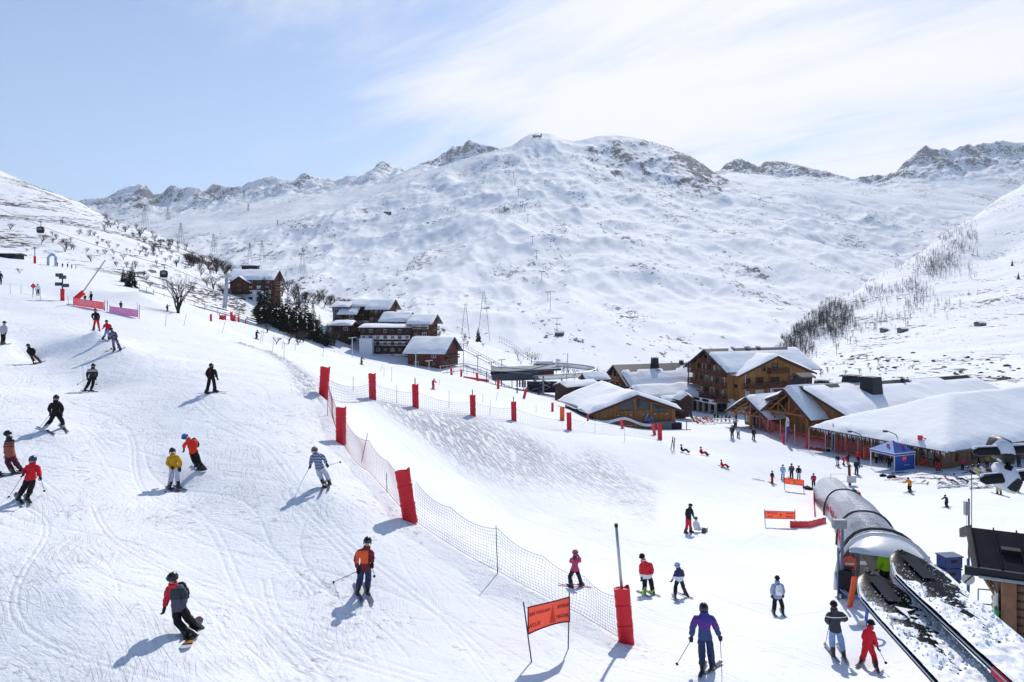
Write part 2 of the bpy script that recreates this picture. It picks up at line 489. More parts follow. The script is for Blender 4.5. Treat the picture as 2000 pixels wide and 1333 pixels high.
HILL += [(1600,655,1150),(1600,690,1600),(1700,610,1300),(1700,650,1650),(1850,530,1500),(1950,470,1650),(1500,745,620),(1500,750,1000),(1500,740,1600),(1560,690,700),(1560,720,1000),
 (300,500,560),(300,540,800),(160,445,740),(160,490,1000),(0,400,760),(0,450,1000),(-200,330,900),(-200,380,1300),(-500,200,640),(-500,250,1000),(500,590,460),(500,640,700),(400,560,500),
 (600,620,460),(600,670,700),(700,660,440),(700,700,700),(800,690,430),(900,710,470),(1000,735,440),(1100,760,430),(1200,775,400),(1300,775,400),(1400,770,400),
 (300,560,1600),(0,500,1600),(600,680,1600),(900,730,900),(900,720,1600),(1200,750,900),(1200,740,1600),(-700,250,400),(-700,450,180)]
HILL_Z = [(-60,200,-16)]
_pts = []
for px, py, Y in NEAR + HILL:
    _pts.append(((px - CX) / FPX, math.log(Y), (HY - py) / FPX))
for x, y, z in NEAR_Z + HILL_Z:
    _pts.append((x / y, math.log(y), z / y))
_pts = np.array(_pts)
_A = np.array([1.35, 1.0])
_Q = _pts[:, :2] * _A
def _ker(r): return r
_n = len(_Q)
_K = _ker(np.linalg.norm(_Q[:, None] - _Q[None], axis=2)) + np.eye(_n) * -.002
_Pm = np.hstack([np.ones((_n, 1)), _Q])
_sys = np.block([[_K, _Pm], [_Pm.T, np.zeros((3, 3))]])
_w = np.linalg.solve(_sys, np.concatenate([_pts[:, 2], np.zeros(3)]))
def slope_of(u, ly):
    u = np.asarray(u, float); ly = np.asarray(ly, float)
    sh = u.shape
    q = np.stack([u.ravel() * _A[0], ly.ravel() * _A[1]], 1)
    out = np.empty(len(q))
    for i in range(0, len(q), 40000):
        c = q[i:i + 40000]
        r = np.linalg.norm(c[:, None] - _Q[None], axis=2)
        out[i:i + 40000] = _ker(r) @ _w[:_n] + _w[_n] + c @ _w[_n + 1:]
    out = out.reshape(sh)
    Y = np.exp(ly); X = u * Y
    z = out * Y
    hill = sstep(Y, 130, 260)
    z = z + hill * (fbm(X / 60, Y / 60, 5, .5, 3) * 7.0 + fbm(X / 14, Y / 14, 3, .5, 5) * .9)
    z = z + (1 - hill) * (fbm(X / 9, Y / 9, 3, .5, 8) * .35 * sstep(Y, 5, 40))
    return z / Y
def ground_z(x, y):
    return float(slope_of(np.array([x / y]), np.array([math.log(y)]))[0] * y)
_LY = np.linspace(math.log(6), math.log(1500), 620)
_cast_cache = {}
def cast(px, py):
    """where the line of sight through this pixel meets the snow"""
    u = (px - CX) / FPX; s = (HY - py) / FPX
    t = slope_of(np.full_like(_LY, u), _LY)
    d = t - s
    i = np.argmax(d >= 0)
    if d[i] < 0 or i == 0: ly = _LY[-1] if d[i] < 0 else _LY[0]
    else:
        a, b = d[i - 1], d[i]
        ly = _LY[i - 1] + (_LY[i] - _LY[i - 1]) * (-a / (b - a + 1e-12))
    Y = math.exp(ly)
    return Vector((u * Y, Y, s * Y))

M_PISTE = snow_mat('skied_snow', 'piste')
M_HILL = snow_mat('hill_snow', 'hill')
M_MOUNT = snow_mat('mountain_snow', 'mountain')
M_ROOFSNOW = snow_mat('roof_snow', 'roof')

def grid_mesh(name, X, Y, Z, m, attrs):
    r, c = X.shape
    me = bpy.data.meshes.new(name)
    co = np.stack([X, Y, Z], 2).reshape(-1, 3).astype(np.float32)
    i = np.arange(r * c).reshape(r, c)
    q = np.stack([i[:-1, :-1], i[:-1, 1:], i[1:, 1:], i[1:, :-1]], 2).reshape(-1, 4)
    me.vertices.add(len(co)); me.vertices.foreach_set('co', co.ravel())
    me.loops.add(q.size); me.loops.foreach_set('vertex_index', q.ravel().astype(np.int32))
    me.polygons.add(len(q)); me.polygons.foreach_set('loop_start', (np.arange(len(q)) * 4).astype(np.int32))
    me.polygons.foreach_set('use_smooth', np.ones(len(q), bool))
    me.update(calc_edges=True)
    for k, v in attrs.items():
        a = me.attributes.new(k, 'FLOAT', 'POINT'); a.data.foreach_set('value', v.ravel().astype(np.float32))
    me.materials.append(m)
    return tag(link(name, me), kind='structure')

us = np.concatenate([np.linspace(-2.2, -.80, 60)[:-1], np.linspace(-.80, .80, 760), np.linspace(.80, 2.2, 60)[1:]])
def poly_dist(X, Y, pts):
    """distance in plan from a broken line, and the side (+ right of it)"""
    best = np.full(X.shape, 1e9)
    for a, b in zip(pts[:-1], pts[1:]):
        dx, dy = b[0] - a[0], b[1] - a[1]
        t = np.clip(((X - a[0]) * dx + (Y - a[1]) * dy) / (dx * dx + dy * dy), 0, 1)
        best = np.minimum(best, np.hypot(X - a[0] - t * dx, Y - a[1] - t * dy))
    return best
def plan(pix): return [tuple(cast(a, b)[:2]) for a, b in pix]

def ski_tracks(X, Y, Z, ly):
    """grooves that skis and boards have cut: winding lines down the piste, pressed into the surface"""
    H = np.zeros_like(X)
    rg = np.random.default_rng(21)
    def press(xs, ys, depth, width):
        u = xs / ys; l = np.log(np.maximum(ys, 4.01))
        j = np.interp(u, us, np.arange(len(us))); i = np.interp(l, ly, np.arange(len(ly)))
        ok = (ys > 14.5) & (ys < 175) & (np.abs(u) < .79)
        i, j = i[ok], j[ok]
        for di in (0, 1):
            for dj in (0, 1):
                a, b = np.floor(i).astype(int) + di, np.floor(j).astype(int) + dj
                w = (1 - np.abs(i - a)) * (1 - np.abs(j - b))
                np.minimum.at(H, (a, b), -depth * w ** .6)
    def run(x, y, ang, L, amp, lam, ph, depth, gap):
        t = np.arange(0, L, .06)
        d = np.array([math.cos(ang), math.sin(ang)]); n = np.array([-d[1], d[0]])
        off = amp * np.sin(t / lam * 6.283 + ph) + .25 * amp * np.sin(t / lam * 2.9 + ph * 2)
        for g in ((-gap, gap) if gap else (0,)):
            press(x + d[0] * t + n[0] * (off + g), y + d[1] * t + n[1] * (off + g), depth, .1)
    for k in range(150):       # down the busy left piste
        y = rg.uniform(20, 85); x = rg.uniform(-.75, -.05) * y - 2
        run(x, y, rg.uniform(-1.25, -.45), rg.uniform(8, 32), rg.uniform(.1, 1.6), rg.uniform(10, 24), rg.uniform(0, 6), rg.uniform(.012, .034), rg.choice([0, .09, .14]))
    for k in range(60):        # sweeping edge marks across the fall line
        y = rg.uniform(17, 60); x = rg.uniform(-.75, -.08) * y
        run(x, y, rg.uniform(-.5, .5), rg.uniform(3, 9), rg.uniform(.2, .9), rg.uniform(8, 14), rg.uniform(0, 6), rg.uniform(.015, .035), 0)
    for k in range(120):       # the learners' slope and the flat
        y = rg.uniform(20, 100); x = rg.uniform(.0, .75) * y
        run(x, y, rg.uniform(.6, 2.6), rg.uniform(4, 26), rg.uniform(.05, 1.2), rg.uniform(8, 18), rg.uniform(0, 6), rg.uniform(.016, .045), rg.choice([0, .09, .12]))
    return H
def build_ground():
    ly1 = np.concatenate([np.linspace(math.log(4), math.log(14), 60)[:-1], np.linspace(math.log(14), math.log(185), 700)])
    U, LY = np.meshgrid(us, ly1)
    sl = slope_of(U, LY); Y = np.exp(LY); X = U * Y; Z = sl * Y
    PX = CX + U * FPX; PY = HY - sl * FPX
    # churned bank between the two fences; smooth groomed run above it
    run = plan([(660, 775), (760, 850), (880, 940), (1000, 1015), (1060, 1060)])
    bank = plan([(760, 800), (860, 830), (960, 860), (1060, 890), (1150, 930), (1230, 960)])
    dr, db = poly_dist(X, Y, run), poly_dist(X, Y, bank)
    wid = 2.5 + sstep(PX, 700, 1150) * 7.5
    churn = np.exp(-(db / wid) ** 2) * (.35 + .65 * sstep(fbm(X / 5, Y / 9, 4, .55, 14), -.25, .15)) * sstep(PX, 690, 760) * (1 - sstep(PX, 1270, 1300)) * sstep(dr, 2.5, 6)
    berm = plan([(470, 672), (530, 690), (570, 712), (600, 745), (618, 775)])
    dbm = poly_dist(X, Y, berm)
    churn = np.maximum(churn, np.exp(-(dbm / 1.2) ** 2) * .8)
    left = 1 - sstep(U, -.28, -.12)                       # the busy left piste
    rough = .35 + .65 * np.clip(left + fbm(X / 7, Y / 7, 3, .5, 2) * .8, 0, 1)
    near_fence = poly_dist(X, Y, plan([(640, 800), (665, 868), (720, 925), (800, 1018), (972, 1120), (1222, 1257)]))
    rough = np.maximum(rough, np.exp(-(near_fence / 2.4) ** 2))
    rough = rough * (1 - .9 * np.exp(-(dr / 3.2) ** 4))
    rough = rough * (1 - .22 * sstep(PX, 1280, 1400))
    Z = Z + ski_tracks(X, Y, Z, ly1)
    Z = Z + np.exp(-(dbm / .55) ** 2) * (.22 + .3 * fbm(X / .8, Y / .8, 3, .5, 4))
    grid_mesh('ski_slope', X, Y, Z, M_PISTE, {'rough': rough, 'churn': churn})
    ly2 = np.linspace(math.log(185), math.log(1700), 330)
    U, LY = np.meshgrid(us, ly2)
    sl = slope_of(U, LY); Y = np.exp(LY); X = U * Y; Z = sl * Y
    PX = CX + U * FPX
    steep = fbm(X / 40, Y / 90, 4, .55, 12, True)
    rock = sstep(steep, .02, .34) * (.24 + .34 * (PX < 480)) * (1 - sstep(PX, 880, 1000) * (PX < 1500))
    speck = np.where(PX < 600, .95, np.where(PX > 1500, 1.0, .45)) * (1 - .85 * sstep(fbm(X / 120, Y / 120, 2, .5, 20), .0, .2))
    grid_mesh('snowy_hillside', X, Y, Z, M_HILL, {'rock': rock, 'speck': speck})
build_ground()

def ridge_interp(tab, px, T):
    a = np.array(tab, float)
    r = np.interp(px[0], a[:, 0], a[:, 1])
    k = np.exp(-.5 * (np.arange(-90, 91) / 42.0) ** 2); k /= k.sum()
    sm = np.convolve(np.pad(r, 90, mode='edge'), k, 'valid')
    w = sstep(T, .80, 1.0)
    return sm[None] + (r - sm)[None] * w
D_RIDGE = [(-700,470),(-300,470),(300,462),(420,446),(520,432),(600,415),(680,392),(740,372),(800,350),(850,330),(900,312),(960,296),(1000,284),(1020,270),(1035,262),(1050,259),(1078,262),(1090,268),(1120,276),(1145,270),(1170,265),(1200,263),(1240,268),(1270,277),(1310,288),(1345,303),(1370,318),(1388,333),(1420,348),(1480,360),(1560,370),(1680,384),(1750,394),(1850,410),(2000,420),(2700,400)]
E_RIDGE = [(-700,460),(-300,440),(0,410),(150,396),(175,390),(200,386),(225,378),(245,366),(265,362),(275,357),(285,364),(300,380),(318,376),(335,365),(352,369),(370,364),(395,372),(412,362),(430,364),(455,368),(478,362),(490,354),(520,346),(535,344),(560,354),(580,350),(592,341),(615,346),(640,346),(655,352),(680,344),(700,346),(725,332),(745,317),(760,322),(775,327),(800,336),(820,322),(840,316),(870,300),(885,286),(900,288),(915,277),(930,278),(950,286),(990,292),(1020,306),(1100,330),(1390,350),(1412,330),(1425,316),(1445,310),(1460,318),(1478,322),(1500,314),(1515,316),(1560,324),(1600,334),(1640,343),(1662,352),(1690,348),(1720,344),(1745,340),(1765,320),(1785,304),(1808,288),(1820,292),(1838,289),(1860,290),(1880,284),(1910,281),(1945,276),(1965,273),(1985,278),(2010,276),(2300,262),(2700,300)]
def build_mountains():
    # the main mountain
    px = np.linspace(-600, 2600, 860); t = np.linspace(0, 1.22, 330)
    PXg, T = np.meshgrid(px, t)
    R = ridge_interp(D_RIDGE, PXg, T)
    Yr = np.interp(PXg, [-600, 300, 700, 1050, 1300, 1500, 2000], [2600, 2600, 3000, 3500, 3400, 3000, 2600])
    Tc = np.minimum(T, 1)
    Y = 560 + (Yr - 560) * T
    row = 752 + (R - 752) * (Tc ** .92)
    X = (PXg - CX) / FPX * Y
    Za = (HY - row) / FPX * Y
    Zb = (HY - 752) / FPX * 560 + ((HY - R) / FPX * Yr - (HY - 752) / FPX * 560) * Tc
    Z = .55 * Za + .45 * Zb
    row = HY - Z / Y * FPX
    back = np.maximum(T - 1, 0)
    Z = Z - back * 2600 * .5
    ed = (1 - sstep(T, .90, 1.0)) * sstep(T, 0, .12)
    # groomed run down the face
    run = [(1110, 300), (1085, 340), (1050, 372), (1060, 395), (1110, 415), (1150, 440), (1160, 470), (1145, 500), (1150, 540), (1210, 560), (1270, 580), (1310, 605), (1270, 640)]
    rp = [(((a - CX)), (b)) for a, b in run]
    dr = poly_dist(PXg - CX, row * 1.0, rp)
    groom = np.exp(-(dr / np.interp(row, [300, 450, 520, 640], [8, 12, 26, 14])) ** 4)
    n1 = fbm(X / 620, Y / 900, 3, .5, 31)
    n2 = fbm(X / 190, Y / 420, 4, .55, 33)
    n3 = fbm(X / 52, Y / 120, 4, .55, 35)
    n2r = fbm(X / 170, Y / 380, 5, .56, 37, True)
    amp = np.interp(Y, [560, 1200, 3400], [.35, .8, 1.25])
    bump = (n1 * 66 + n2 * 34 + n2r * 54) * ed * amp + n3 * 9.0 * amp * (.25 + .75 * ed) * (1 - groom)
    rdg = fbm(X / 85, Y / 230, 5, .58, 41, True)
    crag = sstep(PXg, 1100, 1180) * (1 - sstep(PXg, 1400, 1440)) * sstep(T, .70, .86) + .45 * sstep(T, .86, 1.0)
    crag = np.clip(crag, 0, 1) * (1 - groom)
    bump = bump + rdg * 26 * crag * (1 - .6 * sstep(T, .97, 1))
    Z = Z + bump * (T > 0)
    gy, gx = np.gradient(Z)
    dY = np.gradient(Y, axis=0); dX = np.gradient(X, axis=1)
    st = np.hypot(gy / np.maximum(dY, 1e-3), gx / np.maximum(dX, 1e-3))
    rock = (sstep(st, .5, 1.2) * .45 + sstep(rdg, .0, .32) * .34) * (.22 + 1.25 * crag)
    rock = rock * (1 - .9 * groom) * sstep(T, .02, .2)
    speck = np.clip(1.0 + n2 * 1.6, .3, 1) * (1 - groom) * (1 - .5 * sstep(T, .8, .95))
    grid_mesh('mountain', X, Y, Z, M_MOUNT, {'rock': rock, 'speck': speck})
    # the range behind it
    px = np.linspace(-600, 2600, 1000); t = np.linspace(0, 1.2, 210)
    PXg, T = np.meshgrid(px, t)
    R = ridge_interp(E_RIDGE, PXg, T)
    Tc = np.minimum(T, 1)
    Yr = np.interp(PXg, [-600, 0, 500, 1000, 1450, 1800, 2600], [5600, 5600, 5200, 5000, 4600, 4300, 4300])
    Y0 = np.interp(PXg, [-600, 300, 700, 1050, 1300, 1500, 2000], [2600, 2600, 3000, 3500, 3400, 3000, 2600]) + 60
    Y = Y0 + (Yr - Y0) * T
    base = ridge_interp(D_RIDGE, PXg, np.zeros_like(T)) + 34
    row = base + (R - base) * Tc ** 1.05
    X = (PXg - CX) / FPX * Y
    Z = (HY - row) / FPX * Y - np.maximum(T - 1, 0) * 3000
    ed = (1 - sstep(T, .93, 1.0)) * sstep(T, 0, .1)
    n1 = fbm(X / 700, Y / 1200, 4, .52, 51); n2 = fbm(X / 190, Y / 420, 4, .55, 53)
    rdg = fbm(X / 260, Y / 420, 5, .58, 61, True)
    hi = sstep(T, .5, .95)
    Z = Z + ed * (n1 * 150 + n2 * 34) + (rdg - .25) * 125 * hi * (1 - .55 * sstep(T, .95, 1.0)) * (.4 + .6 * ed) + n2 * 14 * hi + fbm(X / 75, Y / 120, 4, .6, 67, True) * 34 * hi
    gy, gx = np.gradient(Z); dY = np.gradient(Y, axis=0); dX = np.gradient(X, axis=1)
    st = np.hypot(gy / np.maximum(dY, 1e-3), gx / np.maximum(dX, 1e-3))
    rock = sstep(st, .6, 1.5) * (.15 + .33 * hi) + sstep(T, .66, .95) * (.10 + .40 * sstep(rdg, -.05, .35)) + .14 * sstep(fbm(X / 240, Y / 240, 4, .55, 71), .0, .25)
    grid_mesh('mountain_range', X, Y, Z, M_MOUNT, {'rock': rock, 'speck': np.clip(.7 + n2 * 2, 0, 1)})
build_mountains()
# ---------------------------------------------------------------- the valley air
def build_haze():
    b = MB(); b.box((0, 3400, 560), (15000, 7300, 1400))
    m = bpy.data.materials.new('valley_air'); m.use_nodes = True
    nt = m.node_tree; nt.nodes.clear()
    out = nt.nodes.new('ShaderNodeOutputMaterial'); v = nt.nodes.new('ShaderNodeVolumePrincipled')
    v.inputs['Color'].default_value = (.80, .88, 1.0, 1); v.inputs['Density'].default_value = 5.0e-5; v.inputs['Anisotropy'].default_value = .35
    nt.links.new(v.outputs[0], out.inputs['Volume'])
    tag(b.build('haze', m), kind='stuff')
build_haze()
# ---------------------------------------------------------------- people, skis, poles
SKIN = mat('skin', (.50, .27, .19), .5, 0, .06)
BLACK = cloth('black_cloth', (22, 22, 26)); RUBBER = mat('black_rubber', (.012, .012, .014), .55, 0, .1)
BOOT = mat('boot_shell', (.02, .02, .025), .35, 0, .2, spec=.5)
LENS = mat('goggle_lens', (.02, .03, .05), .08, .6, .1, spec=.8)
ALU = mat('aluminium', (.30, .31, .33), .35, .9, .1)
STEEL = mat('galvanised_steel', (.40, .42, .44), .45, .7, .15)
DARKSTEEL = mat('dark_steel', (.06, .065, .07), .5, .5, .15)

def make_ski_mesh():
    mb = MB(); rows = []
    for i in range(15):
        t = i / 14; y = -.78 + 1.66 * t
        w = .046 + .012 * (2 * t - 1) ** 2 + (.004 if t > .6 else 0)
        if t > .93: w *= math.sqrt(max(.02, 1 - ((t - .93) / .072) ** 2))
        if t < .02: w *= .6
        z = .015 + .5 * max(0, y - .66) ** 1.6 + .25 * max(0, -.72 - y) ** 1.5
        rows.append([(-w, y, z), (-w, y, z + .014), (w, y, z + .014), (w, y, z)])
    mb.grid(rows, True); mb.add(rows[0], [(0, 1, 2, 3)]); mb.add(rows[-1], [(3, 2, 1, 0)])
    me = mb.mesh('ski', [RUBBER])
    b = MB(); b.box((0, .17, .05), (.075, .09, .045)); b.box((0, -.16, .052), (.075, .12, .05)); b.box((0, .0, .034), (.06, .42, .012))
    return me, b.mesh('binding', [mat('binding_plastic', (.05, .05, .055), .4)])
SKI_ME, BIND_ME = make_ski_mesh()
def make_board_mesh():
    mb = MB(); rows = []
    for i in range(17):
        t = i / 16; y = -.77 + 1.54 * t; e = abs(2 * t - 1)
        w = .122 + .022 * e ** 2
        if e > .78: w *= math.sqrt(max(.03, 1 - ((e - .78) / .225) ** 2))
        z = .012 + .55 * max(0, abs(y) - .60) ** 1.5
        rows.append([(-w, y, z), (-w, y, z + .012), (w, y, z + .012), (w, y, z)])
    mb.grid(rows, True); mb.add(rows[0], [(0, 1, 2, 3)]); mb.add(rows[-1], [(3, 2, 1, 0)])
    me = mb.mesh('snowboard', [RUBBER])
    b = MB(); b.box((0, 0, .035), (.24, .12, .02)); b.box((-.10, 0, .10), (.03, .11, .16)); b.box((.03, 0, .11), (.05, .13, .03))
    return me, b.mesh('binding', [RUBBER])
BOARD_ME, BBIND_ME = make_board_mesh()
_p = MB(); _p.tube([(0, 0, -.02), (0, 0, 1.0)], [.0075, .010], 5)
POLE_ME = _p.mesh('ski_pole', [DARKSTEEL])
_p = MB(); _p.tube([(0, 0, .98), (0, 0, 1.06), (0, 0, 1.13)], [.014, .017, .019], 6); POLE_GRIP = _p.mesh('grip', [RUBBER], True)
_p = MB(); _p.lathe([(.012, .03), (.045, .045), (.012, .075)], 8); POLE_BASKET = _p.mesh('basket', [RUBBER])
def make_glove():
    """a loosely curled glove: palm, four unequal bent fingers, thumb off the side; x across, -z down the fingers, +y palm side"""
    mb = MB()
    rows = []
    for (z, w, d) in ((.035, .036, .03), (0, .042, .031), (-.045, .047, .026), (-.085, .046, .022)):
        rows.append([(w * math.cos(a), d * math.sin(a), z) for a in [k * math.pi / 4 for k in range(8)]])
    mb.grid(rows, True); mb.add(rows[0], [tuple(range(8))]); mb.add(rows[-1], [tuple(range(7, -1, -1))])
    for x, L in ((-.034, .062), (-.012, .072), (.011, .068), (.033, .055)):
        mb.tube([(x, 0, -.08), (x, .006, -.08 - L * .45), (x, .030, -.08 - L * .72), (x, .048, -.08 - L * .62)], [.0135, .0135, .012, .0095], 6)
    mb.tube([(.036, .010, -.01), (.058, .024, -.045), (.052, .044, -.075)], [.015, .0145, .011], 6)
    return mb.mesh('glove', [RUBBER], True)
GLOVE_ME = make_glove()
def make_boot():
    mb = MB(); rows = []
    for (z, y0, y1, w) in ((0, -.13, .17, .048), (.05, -.13, .17, .052), (.09, -.125, .13, .052), (.14, -.12, .055, .055), (.20, -.105, .065, .060), (.28, -.09, .085, .066), (.33, -.08, .09, .066)):
        c, h = (y0 + y1) / 2, (y1 - y0) / 2
        rows.append([(w * math.copysign(abs(math.cos(a)) ** .7, math.cos(a)), c + h * math.copysign(abs(math.sin(a)) ** .7, math.sin(a)), z) for a in [k * math.pi / 5 for k in range(10)]])
    mb.grid(rows, True); mb.add(rows[0], [tuple(range(10))]); mb.add(rows[-1], [tuple(range(9, -1, -1))])
    for z, y in ((.10, .09), (.18, .065), (.25, .08)):
        mb.box((0, y, z), (.10, .02, .018))
    return mb.mesh('boot', [BOOT], True)
BOOT_ME = make_boot()
def make_helmet():
    mb = MB(); rows = []
    for i in range(8):
        el = math.radians(-22 + i * 15.8)
        row = []
        for k in range(16):
            a = 2 * math.pi * k / 16
            front = math.sin(a)                     # +y is the brow
            e = el if i > 1 else max(el, math.radians(8) if front > .55 else el)
            r = 1.0
            row.append((.118 * math.cos(e) * math.cos(a) * r, .138 * math.cos(e) * math.sin(a) - .008, .132 * math.sin(e)))
        rows.append(row)
    mb.grid(rows, True); mb.add(rows[-1], [tuple(range(15, -1, -1))])
    for s in (-1, 1): mb.ball((s * .098, .012, -.055), .042, 8, 6, (.45, .9, 1.1))
    mb.tube([(-.085, .085, .028), (-.04, .128, .032), (.04, .128, .032), (.085, .085, .028)], .009, 5)
    return mb.mesh('helmet', [RUBBER], True)
HELMET_ME = make_helmet()
def make_goggles():
    mb = MB(); rows = []
    for z in (-.038, -.03, .03, .036):
        row = []
        for k in range(9):
            a = math.radians(-62 + k * 15.5)
            r = .124 if abs(z) < .034 else .112
            zz = z + (.018 if z < 0 and k == 4 else 0)
            row.append((.112 / .124 * r * math.sin(a), r * math.cos(a) * 1.0, zz))
        rows.append(row)
    mb.grid(rows)
    st = [(.118 * math.sin(math.radians(a)), .132 * math.cos(math.radians(a)) - .01, .0) for a in range(50, 311, 20)]
    b = MB(); 
    b.grid([[(x, y, z - .013) for x, y, z in st], [(x * 1.02, y * 1.02, z) for x, y, z in st], [(x, y, z + .013) for x, y, z in st]])
    return mb.mesh('goggles', [LENS], True), b.mesh('goggle_strap', [BLACK], True)
GOGGLE_ME, STRAP_ME = make_goggles()
def make_pack():
    mb = MB(); rows = []
    for (z, w, d) in ((-.22, .11, .05), (-.20, .13, .085), (0, .14, .10), (.16, .125, .085), (.22, .08, .04)):
        rows.append([(w * math.copysign(abs(math.cos(a)) ** .6, math.cos(a)), d * math.copysign(abs(math.sin(a)) ** .6, math.sin(a)), z) for a in [k * math.pi / 6 for k in range(12)]])
    mb.grid(rows, True); mb.add(rows[0], [tuple(range(12))]); mb.add(rows[-1], [tuple(range(11, -1, -1))])
    mb.box((0, -.10, -.06), (.17, .04, .16))
    for s in (-1, 1):
        mb.tube([(s * .09, .05, .18), (s * .10, .16, .20), (s * .105, .24, .08), (s * .11, .20, -.10), (s * .10, .05, -.18)], .014, 5)
    return mb.mesh('backpack', [BLACK], True)
PACK_ME = make_pack()

BONES = {'torso': ('pel', 'chest'), 'torso2': ('chest', 'neck'), 'head': ('neck', 'head'), 'ua': None}
_done = []
_later = []      # (object, materials, zone function) meshes grown from skeletons, read back in one pass
def skeleton_mesh(J, R):
    """joints -> one skinned surface; J name -> (Vector, radius), edges between them"""
    names = list(J)
    idx = {n: i for i, n in enumerate(names)}
    E = [('pel', 'waist'), ('waist', 'chest'), ('chest', 'neck'), ('neck', 'head'), ('head', 'crown'), ('head', 'chin'), ('head', 'nose')]
    for s in 'LR':
        E += [('chest', 'sh' + s), ('sh' + s, 'el' + s), ('el' + s, 'ha' + s), ('pel', 'hip' + s), ('hip' + s, 'kn' + s), ('kn' + s, 'an' + s)]
    E = [(a, b) for a, b in E if a in idx and b in idx]
    me = bpy.data.meshes.new('body')
    me.from_pydata([tuple(J[n]) for n in names], [(idx[a], idx[b]) for a, b in E], [])
    o = bpy.data.objects.new('body', me); COL.objects.link(o)
    sk = o.modifiers.new('skin', 'SKIN'); sk.use_smooth_shade = True; sk.branch_smoothing = .6
    for n in names:
        r = R[n]; v = me.skin_vertices[0].data[idx[n]]
        v.radius = (r, r); v.use_root = (n == 'pel')
    sb = o.modifiers.new('sub', 'SUBSURF'); sb.levels = sb.render_levels = 2
    return o
BASE_R = dict(pel=.150, waist=.138, chest=.168, neck=.062, head=.092, crown=.074, chin=.042, nose=.016, sh=.088, el=.072, ha=.056, hip=.122, kn=.100, an=.096)

def seg_dist(p, a, b):
    d = b - a; t = max(0, min(1, (p - a).dot(d) / max(d.length_squared, 1e-9)))
    return (p - a - d * t).length, t

def grow(J, scale, jacket_mat, pants_mat, bulk=1.0, long_coat=0.0):
    """body mesh and jacket mesh from joints in local metres"""
    R = {n: BASE_R[n[:-1] if n[-1] in 'LR' else n] * scale * (bulk if n not in ('head', 'crown', 'chin', 'nose', 'neck') else 1) for n in J}
    o = skeleton_mesh(J, R)
    _later.append((o, J, R, jacket_mat, pants_mat, scale, long_coat))
    return o

def finish_bodies():
    dg = bpy.context.evaluated_depsgraph_get()
    for (o, J, R, jm, pm, sc, lc) in _later:
        ev = o.evaluated_get(dg)
        me = bpy.data.meshes.new_from_object(ev)
        old = o.data; o.modifiers.clear(); o.data = me; me.name = 'body'
        bpy.data.meshes.remove(old)
        # folds: cloth gathers across the limbs
        co = np.empty(len(me.vertices) * 3, np.float32); me.vertices.foreach_get('co', co); co = co.reshape(-1, 3)
        no = np.empty(len(me.vertices) * 3, np.float32); me.vertices.foreach_get('normal', no); no = no.reshape(-1, 3)
        sd_ = float(len(_done)); _done.append(1)
        f_ = fbm(co[:, 0] * 9 + sd_ + co[:, 1] * 7, co[:, 2] * 15 + co[:, 1] * 6, 3, .6, 7)
        low = co[:, 2] < (J['neck'].z - .02)
        co = co + no * ((f_ * .042 * sc) * low)[:, None]
        me.vertices.foreach_set('co', co.ravel().astype(np.float32)); me.update()
        me.materials.clear()
        for m in (pm, SKIN, jm): me.materials.append(m)
        segs = []
        def S_(a, b, z): 
            if a in J and b in J: segs.append((J[a], J[b], R[a], R[b], z))
        S_('pel', 'waist', 'j'); S_('waist', 'chest', 'j'); S_('chest', 'neck', 'j'); S_('neck', 'head', 's'); S_('head', 'crown', 's'); S_('head', 'nose', 's'); S_('head', 'chin', 's')
        for s in 'LR':
            S_('sh' + s, 'el' + s, 'j'); S_('el' + s, 'ha' + s, 'j'); S_('chest', 'sh' + s, 'j'); S_('hip' + s, 'kn' + s, 'p'); S_('kn' + s, 'an' + s, 'p')
        down = (J['pel'] - J['chest']).normalized()
        jf = []
        mi = [0] * len(me.polygons)
        for f in me.polygons:
            c = f.center
            best, zz = 1e9, 'j'
            for a, b, ra, rb, z in segs:
                d, t = seg_dist(c, a, b)
                d = d / (ra + (rb - ra) * t)
                if d < best: best, zz = d, z
            hem = (c - J['pel']).dot(down)
            if zz == 'j' and hem > .06 * sc: zz = 'p'
            if zz == 'p' and hem < .035 * sc + lc: zz = 'j'
            mi[f.index] = 1 if zz == 's' else (2 if zz == 'j' else 0)
            if zz == 'j': jf.append(f.index)
        me.polygons.foreach_set('material_index', mi)
        me.polygons.foreach_set('use_smooth', [True] * len(me.polygons))
        # the jacket: the upper body's faces lifted off it, with a folded hem
        used = {}; vs = []; fs = []
        for fi in jf:
            ids = []
            for vi in me.polygons[fi].vertices:
                if vi not in used:
                    v = me.vertices[vi]
                    used[vi] = len(vs); 
                    w = 0
                    vs.append(v.co + v.normal * (.016 + w) * sc)
                ids.append(used[vi])
            fs.append(ids)
        jme = bpy.data.meshes.new('jacket'); jme.from_pydata([tuple(v) for v in vs], [], fs)
        bm = bmesh.new(); bm.from_mesh(jme)
        edge = [e for e in bm.edges if e.is_boundary]
        ext = bmesh.ops.extrude_edge_only(bm, edges=edge)
        for v in [g for g in ext['geom'] if isinstance(g, bmesh.types.BMVert)]:
            c0 = Vector(v.co); n = Vector((c0.x - J['pel'].x, c0.y - J['pel'].y, 0))
            v.co = c0 - (n.normalized() * .022 * sc if n.length > 1e-5 else Vector())
        bm.to_mesh(jme); bm.free()
        jme.polygons.foreach_set('use_smooth', [True] * len(jme.polygons))
        jme.materials.append(jm)
        link('jacket', jme, o.parent)
    _later.clear()

